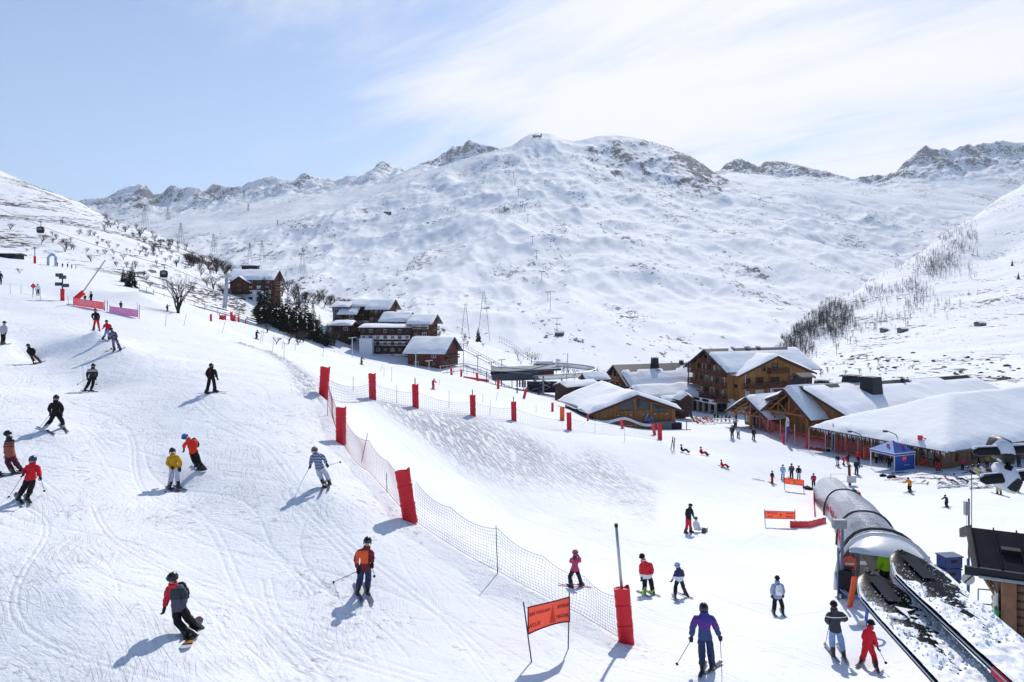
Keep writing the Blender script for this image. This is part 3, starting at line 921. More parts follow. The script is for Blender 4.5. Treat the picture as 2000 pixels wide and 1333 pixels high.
def ground_point(px, py): return cast(px, py)
def place_ski(a, b, m, label, name='ski', group='skis on the skiers', lift=.02, length=1.66, mid=None, parent=None):
    """a ski lying on the snow between the places seen at its tail and tip"""
    d = b - a; d2 = d.normalized()
    L = min(max(d.length, .75 * length), length * 1.06)
    c = mid if mid is not None else (a + b) / 2
    o = link(name, SKI_ME)
    up = Vector((0, 0, 1)); r = d2.cross(up).normalized(); u = r.cross(d2)
    Rm = Matrix((r, d2, u)).transposed()
    o.matrix_world = Matrix.Translation(c + u * lift) @ Rm.to_4x4() @ Matrix.Diagonal((length / 1.66 * .9 + .1, L / 1.66, 1, 1))
    bnd = link('binding', BIND_ME, o)
    set_mat(o, m)
    tag(o, label, 'ski', group)
    return o
def set_mat(o, m):
    if o.data.users > 1 or True:
        o.material_slots[0].link = 'OBJECT'; o.material_slots[0].material = m
def place_pole(hand, tip, label, m=None):
    d = hand - tip
    L = d.length
    o = link('ski_pole', POLE_ME)
    o.matrix_world = Matrix.Translation(tip) @ d.to_track_quat('Z', 'Y').to_matrix().to_4x4() @ Matrix.Diagonal((1, 1, L / 1.08, 1))
    link('grip', POLE_GRIP, o); link('basket', POLE_BASKET, o)
    if m: set_mat(o, m)
    return tag(o, label, 'ski pole', 'ski poles in the skiers hands')

def person(who, origin, px, jm, pm, face=0.0, skis=(), poles=(), board=None, helmet=RUBBER, hat=None, glove=RUBBER, boot=BOOT, pack=None, dy=None, bulk=1.0,
           ski_mat=None, board_mat=None, scale=1.0, goggles=True, coat=0.0, label=None, Y=None, glove_sc=1.0, collar=None):
    """who: words for the label; origin (x0, y0, k): crop origin and zoom that the pixel joints below are measured in; face: degrees, 0 towards the camera, 90 to the right of the picture"""
    x0, y0, k = origin
    pix = {n: (x0 + q[0] / k, y0 + q[1] / k) for n, q in px.items()}
    feet = [pix[n] for n in ('anL', 'anR') if n in pix]
    fL, fR = (cast(a[0], a[1] + 6.0 * 1.0) for a in feet)
    Yb = Y or (fL.y + fR.y) / 2
    base = P((feet[0][0] + feet[1][0]) / 2, (feet[0][1] + feet[1][1]) / 2, Yb)
    gz = min(fL.z, fR.z)
    root = empty('person', (base.x, base.y, gz), 0, label or f'{who}', 'person', 'skiers and snowboarders on the slopes')
    o = Vector(root.location)
    dy = dy or {}
    J = {}
    fdir = Vector((math.sin(math.radians(face)), -math.cos(math.radians(face)), 0))
    for n, q in pix.items():
        if n in ('anL', 'anR'):
            yy = fL.y if n == 'anL' else fR.y
            yy = Yb + max(-.35, min(.35, yy - Yb))
        else:
            yy = Yb + dy.get(n, 0.0)
        J[n] = P(q[0], q[1], yy) - o
    J['chest'] = J['neck'].lerp(J['pel'], .30); J['waist'] = J['neck'].lerp(J['pel'], .68)
    side = Vector((fdir.y * -1, fdir.x, 0))
    # hips straddle the pelvis
    for s in 'LR':
        if 'hip' + s not in J:
            J['hip' + s] = J['pel'] + (J['kn' + s] - J['pel']) * .12 + Vector((-.09 if s == 'L' else .09, 0, -.04)) * scale
    up = (J['head'] - J['neck']).normalized()
    H = J['head']
    J['crown'] = H + up * .065 * scale
    J['chin'] = H + fdir * .075 * scale - up * .062 * scale
    J['nose'] = H + fdir * .105 * scale - up * .015 * scale
    body = grow(J, scale, jm, pm, bulk, coat)
    body.parent = root
    q = Vector((0, 0, 1)).lerp(up, .6).normalized()
    r_ = fdir.cross(q).normalized(); f_ = q.cross(r_)
    Rm = Matrix((r_, f_, q)).transposed()
    HM = lambda s=1.0, off=0.0: Matrix.Translation(H + q * off * scale) @ Rm.to_4x4() @ Matrix.Diagonal((s * scale, s * scale, s * scale, 1))
    if hat:
        hb = MB(); hb.ball((0, -.008, .03), .118, 12, 7, (.95, 1.06, .95)); hb.tube([(.10 * math.cos(a), .118 * math.sin(a), .012) for a in [k_ * math.pi / 6 for k_ in range(13)]], .022, 6)
        ho = hb.build('hat', hat, root, smooth=True); ho.matrix_local = HM(1.0, .01)
    else:
        ho = link('helmet', HELMET_ME, root); set_mat(ho, helmet); ho.matrix_local = HM(1.06, .018)
    cb = MB()
    nk = J['neck'].lerp(J['head'], .18); ax = (J['head'] - J['neck']).normalized()
    a1 = ax.orthogonal().normalized(); a2 = ax.cross(a1)
    rows = []
    for (r__, h__) in ((.115, -.05), (.112, .0), (.098, .045), (.085, .05), (.08, .0)):
        rows.append([nk + (a1 * math.cos(t_) + a2 * math.sin(t_)) * r__ * scale + ax * h__ * scale for t_ in [i_ * math.pi / 6 for i_ in range(12)]])
    cb.grid(rows, True)
    cb.build('collar', collar or jm, root, smooth=True)
    if goggles:
        go = link('goggles', GOGGLE_ME, root); go.matrix_local = HM(1.08, .02)
        link('goggle_strap', STRAP_ME, go)
    for s in 'LR':
        a, b = J['el' + s], J['ha' + s]
        d = (b - a).normalized()
        g = link('glove', GLOVE_ME, root); set_mat(g, glove)
        ry = fdir - d * fdir.dot(d); ry = ry.normalized() if ry.length > .05 else d.orthogonal()
        z_ = -d; x_ = ry.cross(z_).normalized()
        gm = Matrix((x_ * (1 if s == 'R' else -1) * 1, ry, z_)).transposed() if s == 'R' else Matrix((x_, ry, z_)).transposed()
        g.matrix_local = Matrix.Translation(b + d * .03 * scale) @ gm.to_4x4() @ Matrix.Diagonal((1.12 * scale * glove_sc * (1 if s == 'R' else -1), 1.2 * scale * glove_sc, 1.1 * scale * glove_sc, 1))
    bdirs = []
    if pack:
        pk = link('backpack', PACK_ME, root); set_mat(pk, pack)
        tq = (J['neck'] - J['pel']).normalized()
        bx = fdir.cross(tq).normalized(); by = tq.cross(bx)
        pm_ = Matrix((bx, by, tq)).transposed()
        pk.matrix_local = Matrix.Translation(J['neck'].lerp(J['pel'], .42) - by * .20 * scale) @ pm_.to_4x4() @ Matrix.Diagonal((scale,) * 3 + (1,))
    if board:
        A, B = (cast(x0 + p_[0] / k, y0 + p_[1] / k) for p_ in board)
        d = (B - A).normalized()
        up3 = Vector((0, 0, 1)); r3 = d.cross(up3).normalized(); u3 = r3.cross(d)
        bo = link('snowboard', BOARD_ME); set_mat(bo, board_mat or RUBBER)
        c = (fL + fR) / 2
        c = (A + B) / 2
        bo.matrix_world = Matrix.Translation(c + u3 * .01) @ Matrix((r3, d, u3)).transposed().to_4x4() @ Matrix.Diagonal((1, max(.9, min(1.1, (B - A).length / 1.54)), 1, 1))
        for yy in (-.27, .27): link('binding', BBIND_ME, bo, (0, yy, 0))
        tag(bo, f'snowboard under the feet of the {who}', 'snowboard', 'snowboards')
        toe = r3 if r3.dot(fdir) > 0 else -r3
    n_s = 0
    for i, s in enumerate('LR'):
        toe_d = toe if board else fdir
        if i < len(skis) and skis[i]:
            A, B = (cast(x0 + p_[0] / k, y0 + p_[1] / k) for p_ in skis[i])
            ft = fL if s == 'L' else fR
            toe_d = (B - A).normalized()
            mid = ft + toe_d * .06
            place_ski(A, B, ski_mat or RUBBER, f'ski on the {"left-hand" if s == "L" else "right-hand"} foot of the {who}', mid=mid, length=1.62 * (.55 + .45 * scale))
        an = J['an' + s]
        ft = (fL if s == 'L' else fR) - o
        leg = (J['kn' + s] - an).normalized()
        b0 = link('boot', BOOT_ME, root); set_mat(b0, boot)
        z_ = leg if leg.z > .2 else Vector((0, 0, 1))
        f2 = toe_d - z_ * toe_d.dot(z_); f2 = f2.normalized() if f2.length > .1 else fdir
        x_ = f2.cross(z_).normalized()
        b0.matrix_local = Matrix.Translation(an - z_ * .20 * scale) @ Matrix((x_, f2, z_)).transposed().to_4x4() @ Matrix.Diagonal((1.12 * scale,) * 3 + (1,))
    for j, (s, tip, sgn) in enumerate(poles):
        hw = J['ha' + s] + o + (J['ha' + s] - J['el' + s]).normalized() * .09 * scale
        tx, ty = x0 + tip[0] / k, y0 + tip[1] / k
        L = 1.08 * (.5 + .5 * scale)
        best = None
        for st in range(-60, 61):
            q_ = P(tx, ty, hw.y + st * .025)
            e = abs((q_ - hw).length - L) + (0 if st * sgn >= 0 else .4)
            if best is None or e < best[0]: best = (e, q_)
        place_pole(hw, best[1], f'ski pole in the {"left-hand" if s == "L" else "right-hand"} glove of the {who}')
    return root

# small far figures share a few grown poses
def pose(kind):
    v = Vector
    J = dict(pel=v((0, 0, .95)), neck=v((0, 0, 1.47)), head=v((0, -.02, 1.64)))
    J.update(shL=v((-.19, 0, 1.40)), shR=v((.19, 0, 1.40)), elL=v((-.27, .02, 1.14)), elR=v((.27, .02, 1.14)), haL=v((-.25, -.12, .92)), haR=v((.25, -.12, .92)),
             knL=v((-.12, -.03, .52)), knR=v((.12, -.03, .52)), anL=v((-.13, .02, .16)), anR=v((.13, .02, .16)))
    if kind == 'ski':
        J.update(pel=v((0, .10, .86)), neck=v((0, -.16, 1.31)), head=v((0, -.24, 1.46)), shL=v((-.19, -.14, 1.26)), shR=v((.19, -.14, 1.26)),
                 elL=v((-.32, -.20, 1.04)), elR=v((.32, -.20, 1.04)), haL=v((-.30, -.44, .98)), haR=v((.30, -.44, .98)), knL=v((-.13, -.10, .50)), knR=v((.13, -.10, .50)))
    if kind == 'lean':
        J.update(pel=v((.05, .02, .90)), neck=v((-.12, -.05, 1.38)), head=v((-.16, -.08, 1.54)), shL=v((-.30, -.03, 1.28)), shR=v((.06, -.03, 1.36)),
                 elL=v((-.42, -.1, 1.06)), elR=v((.22, -.05, 1.12)), haL=v((-.44, -.2, .90)), haR=v((.36, -.12, .96)), knL=v((.05, -.08, .50)), knR=v((.28, -.06, .50)), anL=v((.12, .02, .16)), anR=v((.36, .02, .16)))
    if kind == 'bend':
        J.update(pel=v((0, .20, .88)), neck=v((0, -.25, 1.12)), head=v((0, -.40, 1.14)), shL=v((-.19, -.22, 1.06)), shR=v((.19, -.22, 1.06)),
                 elL=v((-.24, -.32, .78)), elR=v((.24, -.32, .78)), haL=v((-.18, -.42, .54)), haR=v((.18, -.42, .54)))
    if kind == 'sit':
        J.update(pel=v((0, .1, .14)), neck=v((0, .22, .64)), head=v((0, .20, .82)), shL=v((-.19, .2, .58)), shR=v((.19, .2, .58)), elL=v((-.28, .2, .34)), elR=v((.28, .2, .34)),
                 haL=v((-.24, .02, .22)), haR=v((.24, .02, .22)), knL=v((-.14, -.30, .38)), knR=v((.14, -.30, .38)), anL=v((-.15, -.62, .14)), anR=v((.15, -.62, .14)))
    if kind == 'lounge':
        J.update(pel=v((0, .05, .42)), neck=v((0, .42, .78)), head=v((0, .50, .92)), shL=v((-.19, .38, .74)), shR=v((.19, .38, .74)), elL=v((-.29, .22, .54)), elR=v((.29, .22, .54)),
                 haL=v((-.22, 0, .48)), haR=v((.22, 0, .48)), knL=v((-.12, -.38, .52)), knR=v((.12, -.38, .52)), anL=v((-.13, -.74, .26)), anR=v((.13, -.74, .26)))
    if kind == 'point':
        J.update(elR=v((.42, -.05, 1.42)), haR=v((.66, -.08, 1.46)))
    J['chest'] = J['neck'].lerp(J['pel'], .30); J['waist'] = J['neck'].lerp(J['pel'], .68)
    for s, sg in (('L', -1), ('R', 1)):
        J['hip' + s] = J['pel'] + (J['kn' + s] - J['pel']) * .14 + v((sg * .09, 0, -.02))
    up = (J['head'] - J['neck']).normalized(); f = v((0, -1, 0))
    J['crown'] = J['head'] + up * .06; J['chin'] = J['head'] + f * .075 - up * .06; J['nose'] = J['head'] + f * .105
    return J
_pose_src = {}
def make_pose(kind):
    root = empty('person')
    J = pose(kind)
    b = grow(J, 1.0, BLACK, BLACK, 1.04); b.parent = root
    up = (J['head'] - J['neck']).normalized(); f = Vector((0, -1, 0))
    q = Vector((0, 0, 1)).lerp(up, .5).normalized(); r_ = f.cross(q).normalized(); f_ = q.cross(r_)
    HM = Matrix.Translation(J['head'] + q * .018) @ Matrix((r_, f_, q)).transposed().to_4x4() @ Matrix.Diagonal((1.06, 1.06, 1.06, 1))
    h = link('helmet', HELMET_ME, root); h.matrix_local = HM; set_mat(h, RUBBER)
    for s in 'LR':
        d = (J['ha' + s] - J['el' + s]).normalized(); ry = (f - d * f.dot(d)).normalized(); z_ = -d; x_ = ry.cross(z_)
        g = link('glove', GLOVE_ME, root); g.matrix_local = Matrix.Translation(J['ha' + s] + d * .03) @ Matrix((x_, ry, z_)).transposed().to_4x4() @ Matrix.Diagonal((1.1, 1.2, 1.1, 1))
        bt = link('boot', BOOT_ME, root)
        leg = (J['kn' + s] - J['an' + s]).normalized()
        if leg.z < .5:
            z2 = leg; y2 = Vector((0, -.4, 1)); y2 = (y2 - z2 * y2.dot(z2)).normalized()
        else:
            z2 = leg; y2 = (f - z2 * f.dot(z2)).normalized()
        x2 = y2.cross(z2)
        bt.matrix_local = Matrix.Translation(J['an' + s] - z2 * .19) @ Matrix((x2, y2, z2)).transposed().to_4x4() @ Matrix.Diagonal((1.1, 1.1, 1.1, 1))
    _pose_src[kind] = root
    return root
RED = cloth('red_cloth', (205, 28, 46)); DRED = cloth('dark_red_cloth', (120, 20, 30)); ORANGE = cloth('orange_cloth', (226, 84, 34)); MUSTARD = cloth('mustard_cloth', (196, 146, 24))
NAVY = cloth('navy_cloth', (34, 46, 84)); DNAVY = cloth('dark_navy_cloth', (30, 34, 48)); LGREY = cloth('light_grey_cloth', (190, 192, 204)); MGREY = cloth('mid_grey_cloth', (104, 104, 124)); WHITEC = cloth('white_cloth', (226, 228, 236))
PINK = cloth('pink_cloth', (186, 72, 112)); PURPLE = cloth('purple_cloth', (72, 36, 120)); JEANS = cloth('pale_denim', (128, 152, 196)); DKBLUE = cloth('dark_blue_cloth', (40, 54, 86)); BROWN = cloth('brown_cloth', (104, 52, 40)); PLUM = cloth('plum_cloth', (84, 30, 54)); OLIVE = cloth('olive_cloth', (136, 132, 60)); MAGENTA = cloth('magenta_cloth', (176, 20, 84)); ROYAL = cloth('royal_blue_cloth', (50, 84, 160)); BEIGE = cloth('beige_cloth', (196, 180, 116)); SKYB = cloth('sky_blue_cloth', (150, 178, 220)); CHARC = cloth('charcoal_cloth', (44, 48, 58))
H_BLUE = mat('blue_helmet_shell', srgb(58, 104, 196), .25, 0, .1, spec=.5); H_NAVY = mat('navy_helmet_shell', srgb(52, 66, 110), .25, 0, .25, spec=.5); H_BLACK = mat('black_helmet_shell', (.012, .012, .014), .25, 0, .1, spec=.5); H_SKY = mat('sky_blue_helmet_shell', srgb(150, 186, 232), .3); H_PINK = mat('pink_helmet_shell', srgb(196, 86, 130), .3); H_GREY = mat('grey_helmet_shell', srgb(120, 112, 108), .4)
LIME = mat('lime_boot_shell', srgb(150, 190, 60), .35); B_WHITE = mat('white_boot_shell', srgb(200, 204, 212), .35)
SK_GREY = mat('grey_ski_top', srgb(90, 94, 110), .3, 0, .35, 3); SK_RED = mat('red_ski_top', srgb(196, 40, 70), .3, 0, .3, 4); SK_WHITE = mat('white_ski_top', srgb(200, 205, 215), .3, 0, .2, 4); SK_DARK = mat('dark_ski_top', srgb(36, 38, 50), .3, 0, .4, 4)
SB_WOOD = bpy.data.materials.new('orange_and_black_board_top'); SB_WOOD.use_nodes = True
def _sb():
    nt = SB_WOOD.node_tree; b = nt.nodes['Principled BSDF']; b.inputs['Roughness'].default_value = .35
    tc = nt.nodes.new('ShaderNodeTexCoord'); sp = nt.nodes.new('ShaderNodeSeparateXYZ'); nt.links.new(tc.outputs['Object'], sp.inputs[0])
    mr = nt.nodes.new('ShaderNodeMapRange'); mr.inputs['From Min'].default_value = -.8; mr.inputs['From Max'].default_value = .8; nt.links.new(sp.outputs[1], mr.inputs['Value'])
    cr = nt.nodes.new('ShaderNodeValToRGB'); cr.color_ramp.interpolation = 'CONSTANT'; e = cr.color_ramp.elements
    e[0].position = 0; e[0].color = (.55, .56, .60, 1); e[1].position = .15; e[1].color = (.02, .02, .022, 1)
    q = e.new(.20); q.color = (.45, .19, .06, 1); q = e.new(.36); q.color = (.03, .03, .035, 1); q = e.new(.9); q.color = (.16, .03, .04, 1)
    nt.links.new(mr.outputs[0], cr.inputs[0]); nt.links.new(cr.outputs[0], b.inputs['Base Color'])
_sb(); SB_WHITE = mat('white_board_top', srgb(205, 205, 215), .35, 0, .3, 4)

def band_mat(name, stops, maxx=None, xy=None):
    """cloth whose colour is cut in bands up the body: stops (height, colour)"""
    m = bpy.data.materials.new(name); m.use_nodes = True
    nt = m.node_tree; N, L = nt.nodes, nt.links; b = N['Principled BSDF']; b.inputs['Roughness'].default_value = .75
    tc = N.new('ShaderNodeTexCoord'); sp = N.new('ShaderNodeSeparateXYZ'); L.new(tc.outputs['Object'], sp.inputs[0])
    v = sp.outputs[2]
    if xy:
        ab = N.new('ShaderNodeMath'); ab.operation = 'ABSOLUTE'; L.new(sp.outputs[0], ab.inputs[0])
        ml = N.new('ShaderNodeMath'); ml.operation = 'MULTIPLY_ADD'; L.new(ab.outputs[0], ml.inputs[0]); ml.inputs[1].default_value = xy; L.new(v, ml.inputs[2]); v = ml.outputs[0]
    mr = N.new('ShaderNodeMapRange'); mr.inputs['From Min'].default_value = 0; mr.inputs['From Max'].default_value = 2; L.new(v, mr.inputs['Value'])
    cr = N.new('ShaderNodeValToRGB'); cr.color_ramp.interpolation = 'CONSTANT'
    e = cr.color_ramp.elements
    while len(e) > 1: e.remove(e[-1])
    e[0].position = 0; e[0].color = (*srgb(*stops[0][1]), 1)
    for h, c in stops[1:]:
        q = e.new(h / 2); q.color = (*srgb(*c), 1)
    L.new(mr.outputs[0], cr.inputs[0])
    if maxx:
        a2 = N.new('ShaderNodeMath'); a2.operation = 'ABSOLUTE'; L.new(sp.outputs[0], a2.inputs[0])
        g2 = N.new('ShaderNodeMath'); g2.operation = 'GREATER_THAN'
        if len(maxx) > 2:
            a2.operation = 'MULTIPLY'; a2.inputs[1].default_value = -1.0
        L.new(a2.outputs[0], g2.inputs[0]); g2.inputs[1].default_value = maxx[0]
        mx = N.new('ShaderNodeMix'); mx.data_type = 'RGBA'; L.new(g2.outputs[0], mx.inputs['Factor']); L.new(cr.outputs[0], mx.inputs[6]); mx.inputs[7].default_value = (*srgb(*maxx[1]), 1)
        L.new(mx.outputs[2], b.inputs['Base Color'])
    else:
        L.new(cr.outputs[0], b.inputs['Base Color'])
    return m
def pattern_mat(name, c1, c2, kind, sc):
    m = bpy.data.materials.new(name); m.use_nodes = True
    nt = m.node_tree; N, L = nt.nodes, nt.links; b = N['Principled BSDF']; b.inputs['Roughness'].default_value = .75
    tc = N.new('ShaderNodeTexCoord')
    mx = N.new('ShaderNodeMix'); mx.data_type = 'RGBA'; mx.inputs[6].default_value = (*srgb(*c1), 1); mx.inputs[7].default_value = (*srgb(*c2), 1)
    if kind == 'zigzag':
        sp = N.new('ShaderNodeSeparateXYZ'); L.new(tc.outputs['Object'], sp.inputs[0])
        pp = N.new('ShaderNodeMath'); pp.operation = 'PINGPONG'; L.new(sp.outputs[0], pp.inputs[0]); pp.inputs[1].default_value = .07
        ad = N.new('ShaderNodeMath'); ad.operation = 'ADD'; L.new(pp.outputs[0], ad.inputs[0]); L.new(sp.outputs[2], ad.inputs[1])
        md = N.new('ShaderNodeMath'); md.operation = 'PINGPONG'; L.new(ad.outputs[0], md.inputs[0]); md.inputs[1].default_value = sc
        gt = N.new('ShaderNodeMath'); gt.operation = 'GREATER_THAN'; L.new(md.outputs[0], gt.inputs[0]); gt.inputs[1].default_value = sc * .68; L.new(gt.outputs[0], mx.inputs['Factor'])
    elif kind == 'blotch':
        n = N.new('ShaderNodeTexNoise'); n.inputs['Scale'].default_value = sc; L.new(tc.outputs['Object'], n.inputs['Vector'])
        gt = N.new('ShaderNodeMath'); gt.operation = 'GREATER_THAN'; L.new(n.outputs['Fac'], gt.inputs[0]); gt.inputs[1].default_value = .5; L.new(gt.outputs[0], mx.inputs['Factor'])
    else:
        ck = N.new('ShaderNodeTexChecker'); ck.inputs['Scale'].default_value = sc; L.new(tc.outputs['Object'], ck.inputs['Vector']); L.new(ck.outputs['Fac'], mx.inputs['Factor'])
    L.new(mx.outputs[2], b.inputs['Base Color'])
    return m
CHEV = pattern_mat('chevron_cloth', (36, 54, 100), (206, 214, 232), 'zigzag', .055)
CAMO = pattern_mat('camouflage_cloth', (40, 38, 60), (130, 122, 150), 'blotch', 9)
PLAID_ = band_mat('navy_over_plaid_cloth', [(0, (150, 78, 58)), (.98, (70, 36, 40)), (1.03, (160, 84, 60)), (1.08, (60, 34, 40)), (1.13, (150, 80, 60)), (1.17, (30, 34, 56))])
REDGREY = band_mat('orange_chest_cloth', [(0, (110, 22, 30)), (.93, (228, 88, 36)), (1.30, (110, 22, 30))], maxx=(.19, (110, 22, 30)))
PURPLEYOKE = band_mat('purple_yoke_cloth', [(0, (44, 66, 116)), (1.16, (92, 40, 130)), (1.36, (62, 40, 140)), (1.46, (48, 44, 130))], xy=-.35)
STRIPE = band_mat('navy_striped_cloth', [(0, (44, 48, 60)), (1.28, (226, 228, 236)), (1.30, (44, 48, 60))])
GREYPANEL = band_mat('black_grey_panel_cloth', [(0, (24, 24, 28)), (1.22, (150, 150, 148)), (1.38, (26, 26, 30))])
REDWHITE = band_mat('red_white_cloth', [(0, (220, 222, 228)), (.86, (206, 28, 40)), (1.40, (226, 226, 230)), (1.44, (206, 28, 40))])
BIB = band_mat('navy_white_bib_cloth', [(0, (36, 44, 84)), (.80, (214, 220, 232)), (1.02, (36, 44, 84))])
WHITEBIB = band_mat('white_stripe_jacket_cloth', [(0, (30, 30, 36)), (1.0, (222, 226, 236)), (1.4, (160, 170, 190))])
SPLIT = band_mat('grey_jacket_red_sleeve_cloth', [(0, (70, 72, 88)), (.86, (46, 48, 58)), (1.12, (88, 90, 110))], maxx=(.50, (190, 24, 40), 'left'))
REDHOOD = cloth('red_hood_cloth', (206, 40, 50))

A_ = (260, 1080, 6.06); B_ = (630, 1030, 5.333); C_ = (0, 820, 7.02); D_ = (290, 830, 8.33); E_ = (560, 860, 8.885); F_ = (1310, 1160, 7.707); G_ = (1590, 1160, 7.706); H_ = (1000, 960, 3.574); I_ = (1450, 880, 2.942); K_ = (0, 600, 3.332)
person('grey jacketed snowboarder with a red hood', A_, dict(head=(462, 305), neck=(475, 385), pel=(545, 650), shL=(418, 425), shR=(562, 405), elL=(402, 535), haL=(375, 640), elR=(618, 520), haR=(600, 615), knL=(530, 835), anL=(660, 960), knR=(655, 780), anR=(738, 865)),
       SPLIT, BLACK, -25, board=((600, 1165), (782, 785)), helmet=H_BLACK, board_mat=SB_WOOD, pack=BLACK, collar=REDHOOD, dy=dict(head=-.05, knL=-.12, haL=-.1))
person('skier with an orange chested dark red jacket', B_, dict(head=(468, 152), neck=(460, 222), pel=(440, 420), shL=(383, 250), shR=(505, 250), elL=(348, 330), haL=(365, 425), elR=(515, 310), haR=(516, 370), knL=(395, 530), anL=(366, 655), knR=(475, 530), anR=(468, 650)),
       REDGREY, DKBLUE, 8, skis=(((330, 640), (420, 840)), ((440, 620), (540, 850))), poles=(('L', (105, 578), 1), ('R', (540, 515), 1)), helmet=H_BLACK, ski_mat=SK_GREY, dy=dict(haL=-.1, haR=-.1))
person('red jacketed skier with a navy helmet', C_, dict(head=(447, 552), neck=(445, 618), pel=(415, 800), shL=(378, 645), shR=(513, 640), elL=(340, 690), haL=(325, 735), elR=(528, 705), haR=(550, 780), knL=(330, 930), anL=(262, 1050), knR=(428, 930), anR=(382, 1050)),
       RED, BLACK, 0, skis=(((190, 1045), (300, 1228)), ((325, 1080), (402, 1228))), poles=(('L', (115, 1070), 1), ('R', (610, 985), 1)), helmet=H_NAVY, ski_mat=SK_DARK, dy=dict(haL=-.12, haR=-.12))
person('snowboarder in a navy jacket with a plaid hem', C_, dict(head=(103, 202), neck=(130, 262), pel=(140, 490), shL=(88, 300), shR=(178, 290), elL=(80, 400), haL=(78, 480), elR=(150, 400), haR=(112, 455), knL=(112, 600), anL=(165, 695), knR=(218, 595), anR=(275, 665)),
       PLAID_, PLUM, -70, board=((-70, 800), (300, 722)), helmet=H_BLACK, board_mat=SK_GREY)
person('all black skier with legs wide apart', K_, dict(head=(365, 592), neck=(362, 616), pel=(363, 692), shL=(334, 630), shR=(394, 630), elL=(320, 660), haL=(325, 684), elR=(404, 665), haR=(402, 690), knL=(328, 742), anL=(292, 786), knR=(402, 738), anR=(412, 770)),
       BLACK, BLACK, 10, skis=(((228, 785), (362, 838)), ((392, 770), (455, 832))), poles=(('L', (240, 805), 1),), helmet=H_BLACK, ski_mat=SK_DARK, pack=BLACK, boot=B_WHITE)
person('skier in a mustard yellow jacket', D_, dict(head=(388, 432), neck=(395, 500), pel=(418, 690), shL=(330, 530), shR=(468, 520), elL=(312, 630), haL=(375, 690), elR=(516, 610), haR=(513, 690), knL=(372, 850), anL=(348, 990), knR=(468, 850), anR=(482, 975)),
       MUSTARD, LGREY, 15, skis=(((205, 1030), (505, 1140)), ((385, 995), (640, 1105))), poles=(('L', (270, 1110), -1),), helmet=H_BLACK, ski_mat=SK_DARK, dy=dict(haL=-.15))
person('orange red snowboarder with a blue helmet', D_, dict(head=(592, 205), neck=(655, 245), pel=(738, 435), shL=(620, 285), shR=(738, 265), elL=(580, 330), haL=(578, 380), elR=(772, 320), haR=(765, 390), knL=(735, 570), anL=(800, 680), knR=(810, 580), anR=(870, 690)),
       cloth('orange_red_cloth', (224, 54, 36)), BLACK, -35, board=((728, 640), (905, 795)), helmet=H_BLUE, board_mat=SB_WHITE, pack=BLACK, dy=dict(head=-.08))
person('skier in a navy zigzag jacket', E_, dict(head=(482, 178), neck=(502, 238), pel=(575, 480), shL=(445, 275), shR=(600, 262), elL=(422, 365), haL=(410, 430), elR=(655, 335), haR=(690, 405), knL=(592, 640), anL=(645, 755), knR=(690, 600), anR=(738, 720)),
       CHEV, LGREY, -10, skis=(((690, 730), (595, 955)), ((765, 690), (735, 895))), poles=(('L', (245, 745), 1), ('R', (937, 380), 1)), helmet=H_GREY, ski_mat=SK_GREY, dy=dict(haL=-.1, haR=-.05))
person('skier in a blue suit with purple yoke', F_, dict(head=(497, 218), neck=(505, 295), pel=(515, 640), shL=(378, 355), shR=(618, 355), elL=(328, 505), haL=(315, 640), elR=(685, 520), haR=(728, 630), knL=(470, 870), anL=(478, 1120), knR=(600, 880), anR=(628, 1095)),
       PURPLEYOKE, DKBLUE, 172, skis=(((432, 1330), (540, 1040)), ((480, 1335), (842, 1050))), poles=(('L', (85, 1075), -1), ('R', (775, 1340), -1)), helmet=H_BLACK, ski_mat=SK_DARK, goggles=False, bulk=1.05)
person('skier in pale jeans and white striped jacket', G_, dict(head=(295, 172), neck=(300, 245), pel=(318, 540), shL=(232, 305), shR=(408, 300), elL=(190, 400), haL=(222, 440), elR=(478, 375), haR=(445, 400), knL=(272, 720), anL=(280, 885), knR=(408, 715), anR=(440, 895)),
       STRIPE, JEANS, 170, skis=(((362, 1022), (140, 745)), ((512, 1048), (345, 755))), poles=(('L', (155, 840), 1),), hat=BLACK, ski_mat=SK_GREY, goggles=False, dy=dict(haL=.22, haR=.25, elL=.05, elR=.05))
person('young skier in an all red suit', G_, dict(head=(858, 452), neck=(845, 512), pel=(800, 780), shL=(765, 570), shR=(880, 578), elL=(745, 680), haL=(830, 715), elR=(905, 690), haR=(948, 790), knL=(760, 895), anL=(712, 1000), knR=(900, 930), anR=(938, 1090)),
       RED, RED, 60, skis=(((745, 1015), (600, 1155)), ((885, 1000), (1012, 1235))), poles=(('L', (920, 1110), -1), ('R', (1085, 1050), -1)), hat=BLACK, ski_mat=SK_DARK, goggles=False, scale=.92)
person('child in a pink jacket', H_, dict(head=(440, 430), neck=(441, 452), pel=(438, 545), shL=(418, 472), shR=(466, 472), elL=(408, 498), haL=(432, 470), elR=(476, 492), haR=(468, 462), knL=(402, 598), anL=(410, 646), knR=(470, 600), anR=(484, 645)),
       PINK, BLACK, -70, skis=(((430, 682), (265, 658)), ((512, 682), (345, 655))), poles=(('L', (420, 640), 1),), helmet=H_PINK, ski_mat=SK_RED, scale=.84, dy=dict(haL=-.15, haR=-.1))
person('instructor in red with lime boots', H_, dict(head=(908, 460), neck=(918, 486), pel=(944, 595), shL=(902, 512), shR=(968, 510), elL=(899, 555), haL=(903, 596), elR=(978, 555), haR=(966, 592), knL=(928, 650), anL=(922, 702), knR=(974, 650), anR=(981, 697)),
       REDWHITE, BLACK, -50, skis=(((950, 748), (850, 698)), ((1052, 752), (930, 700))), hat=BLACK, ski_mat=SK_GREY, boot=LIME, goggles=False)
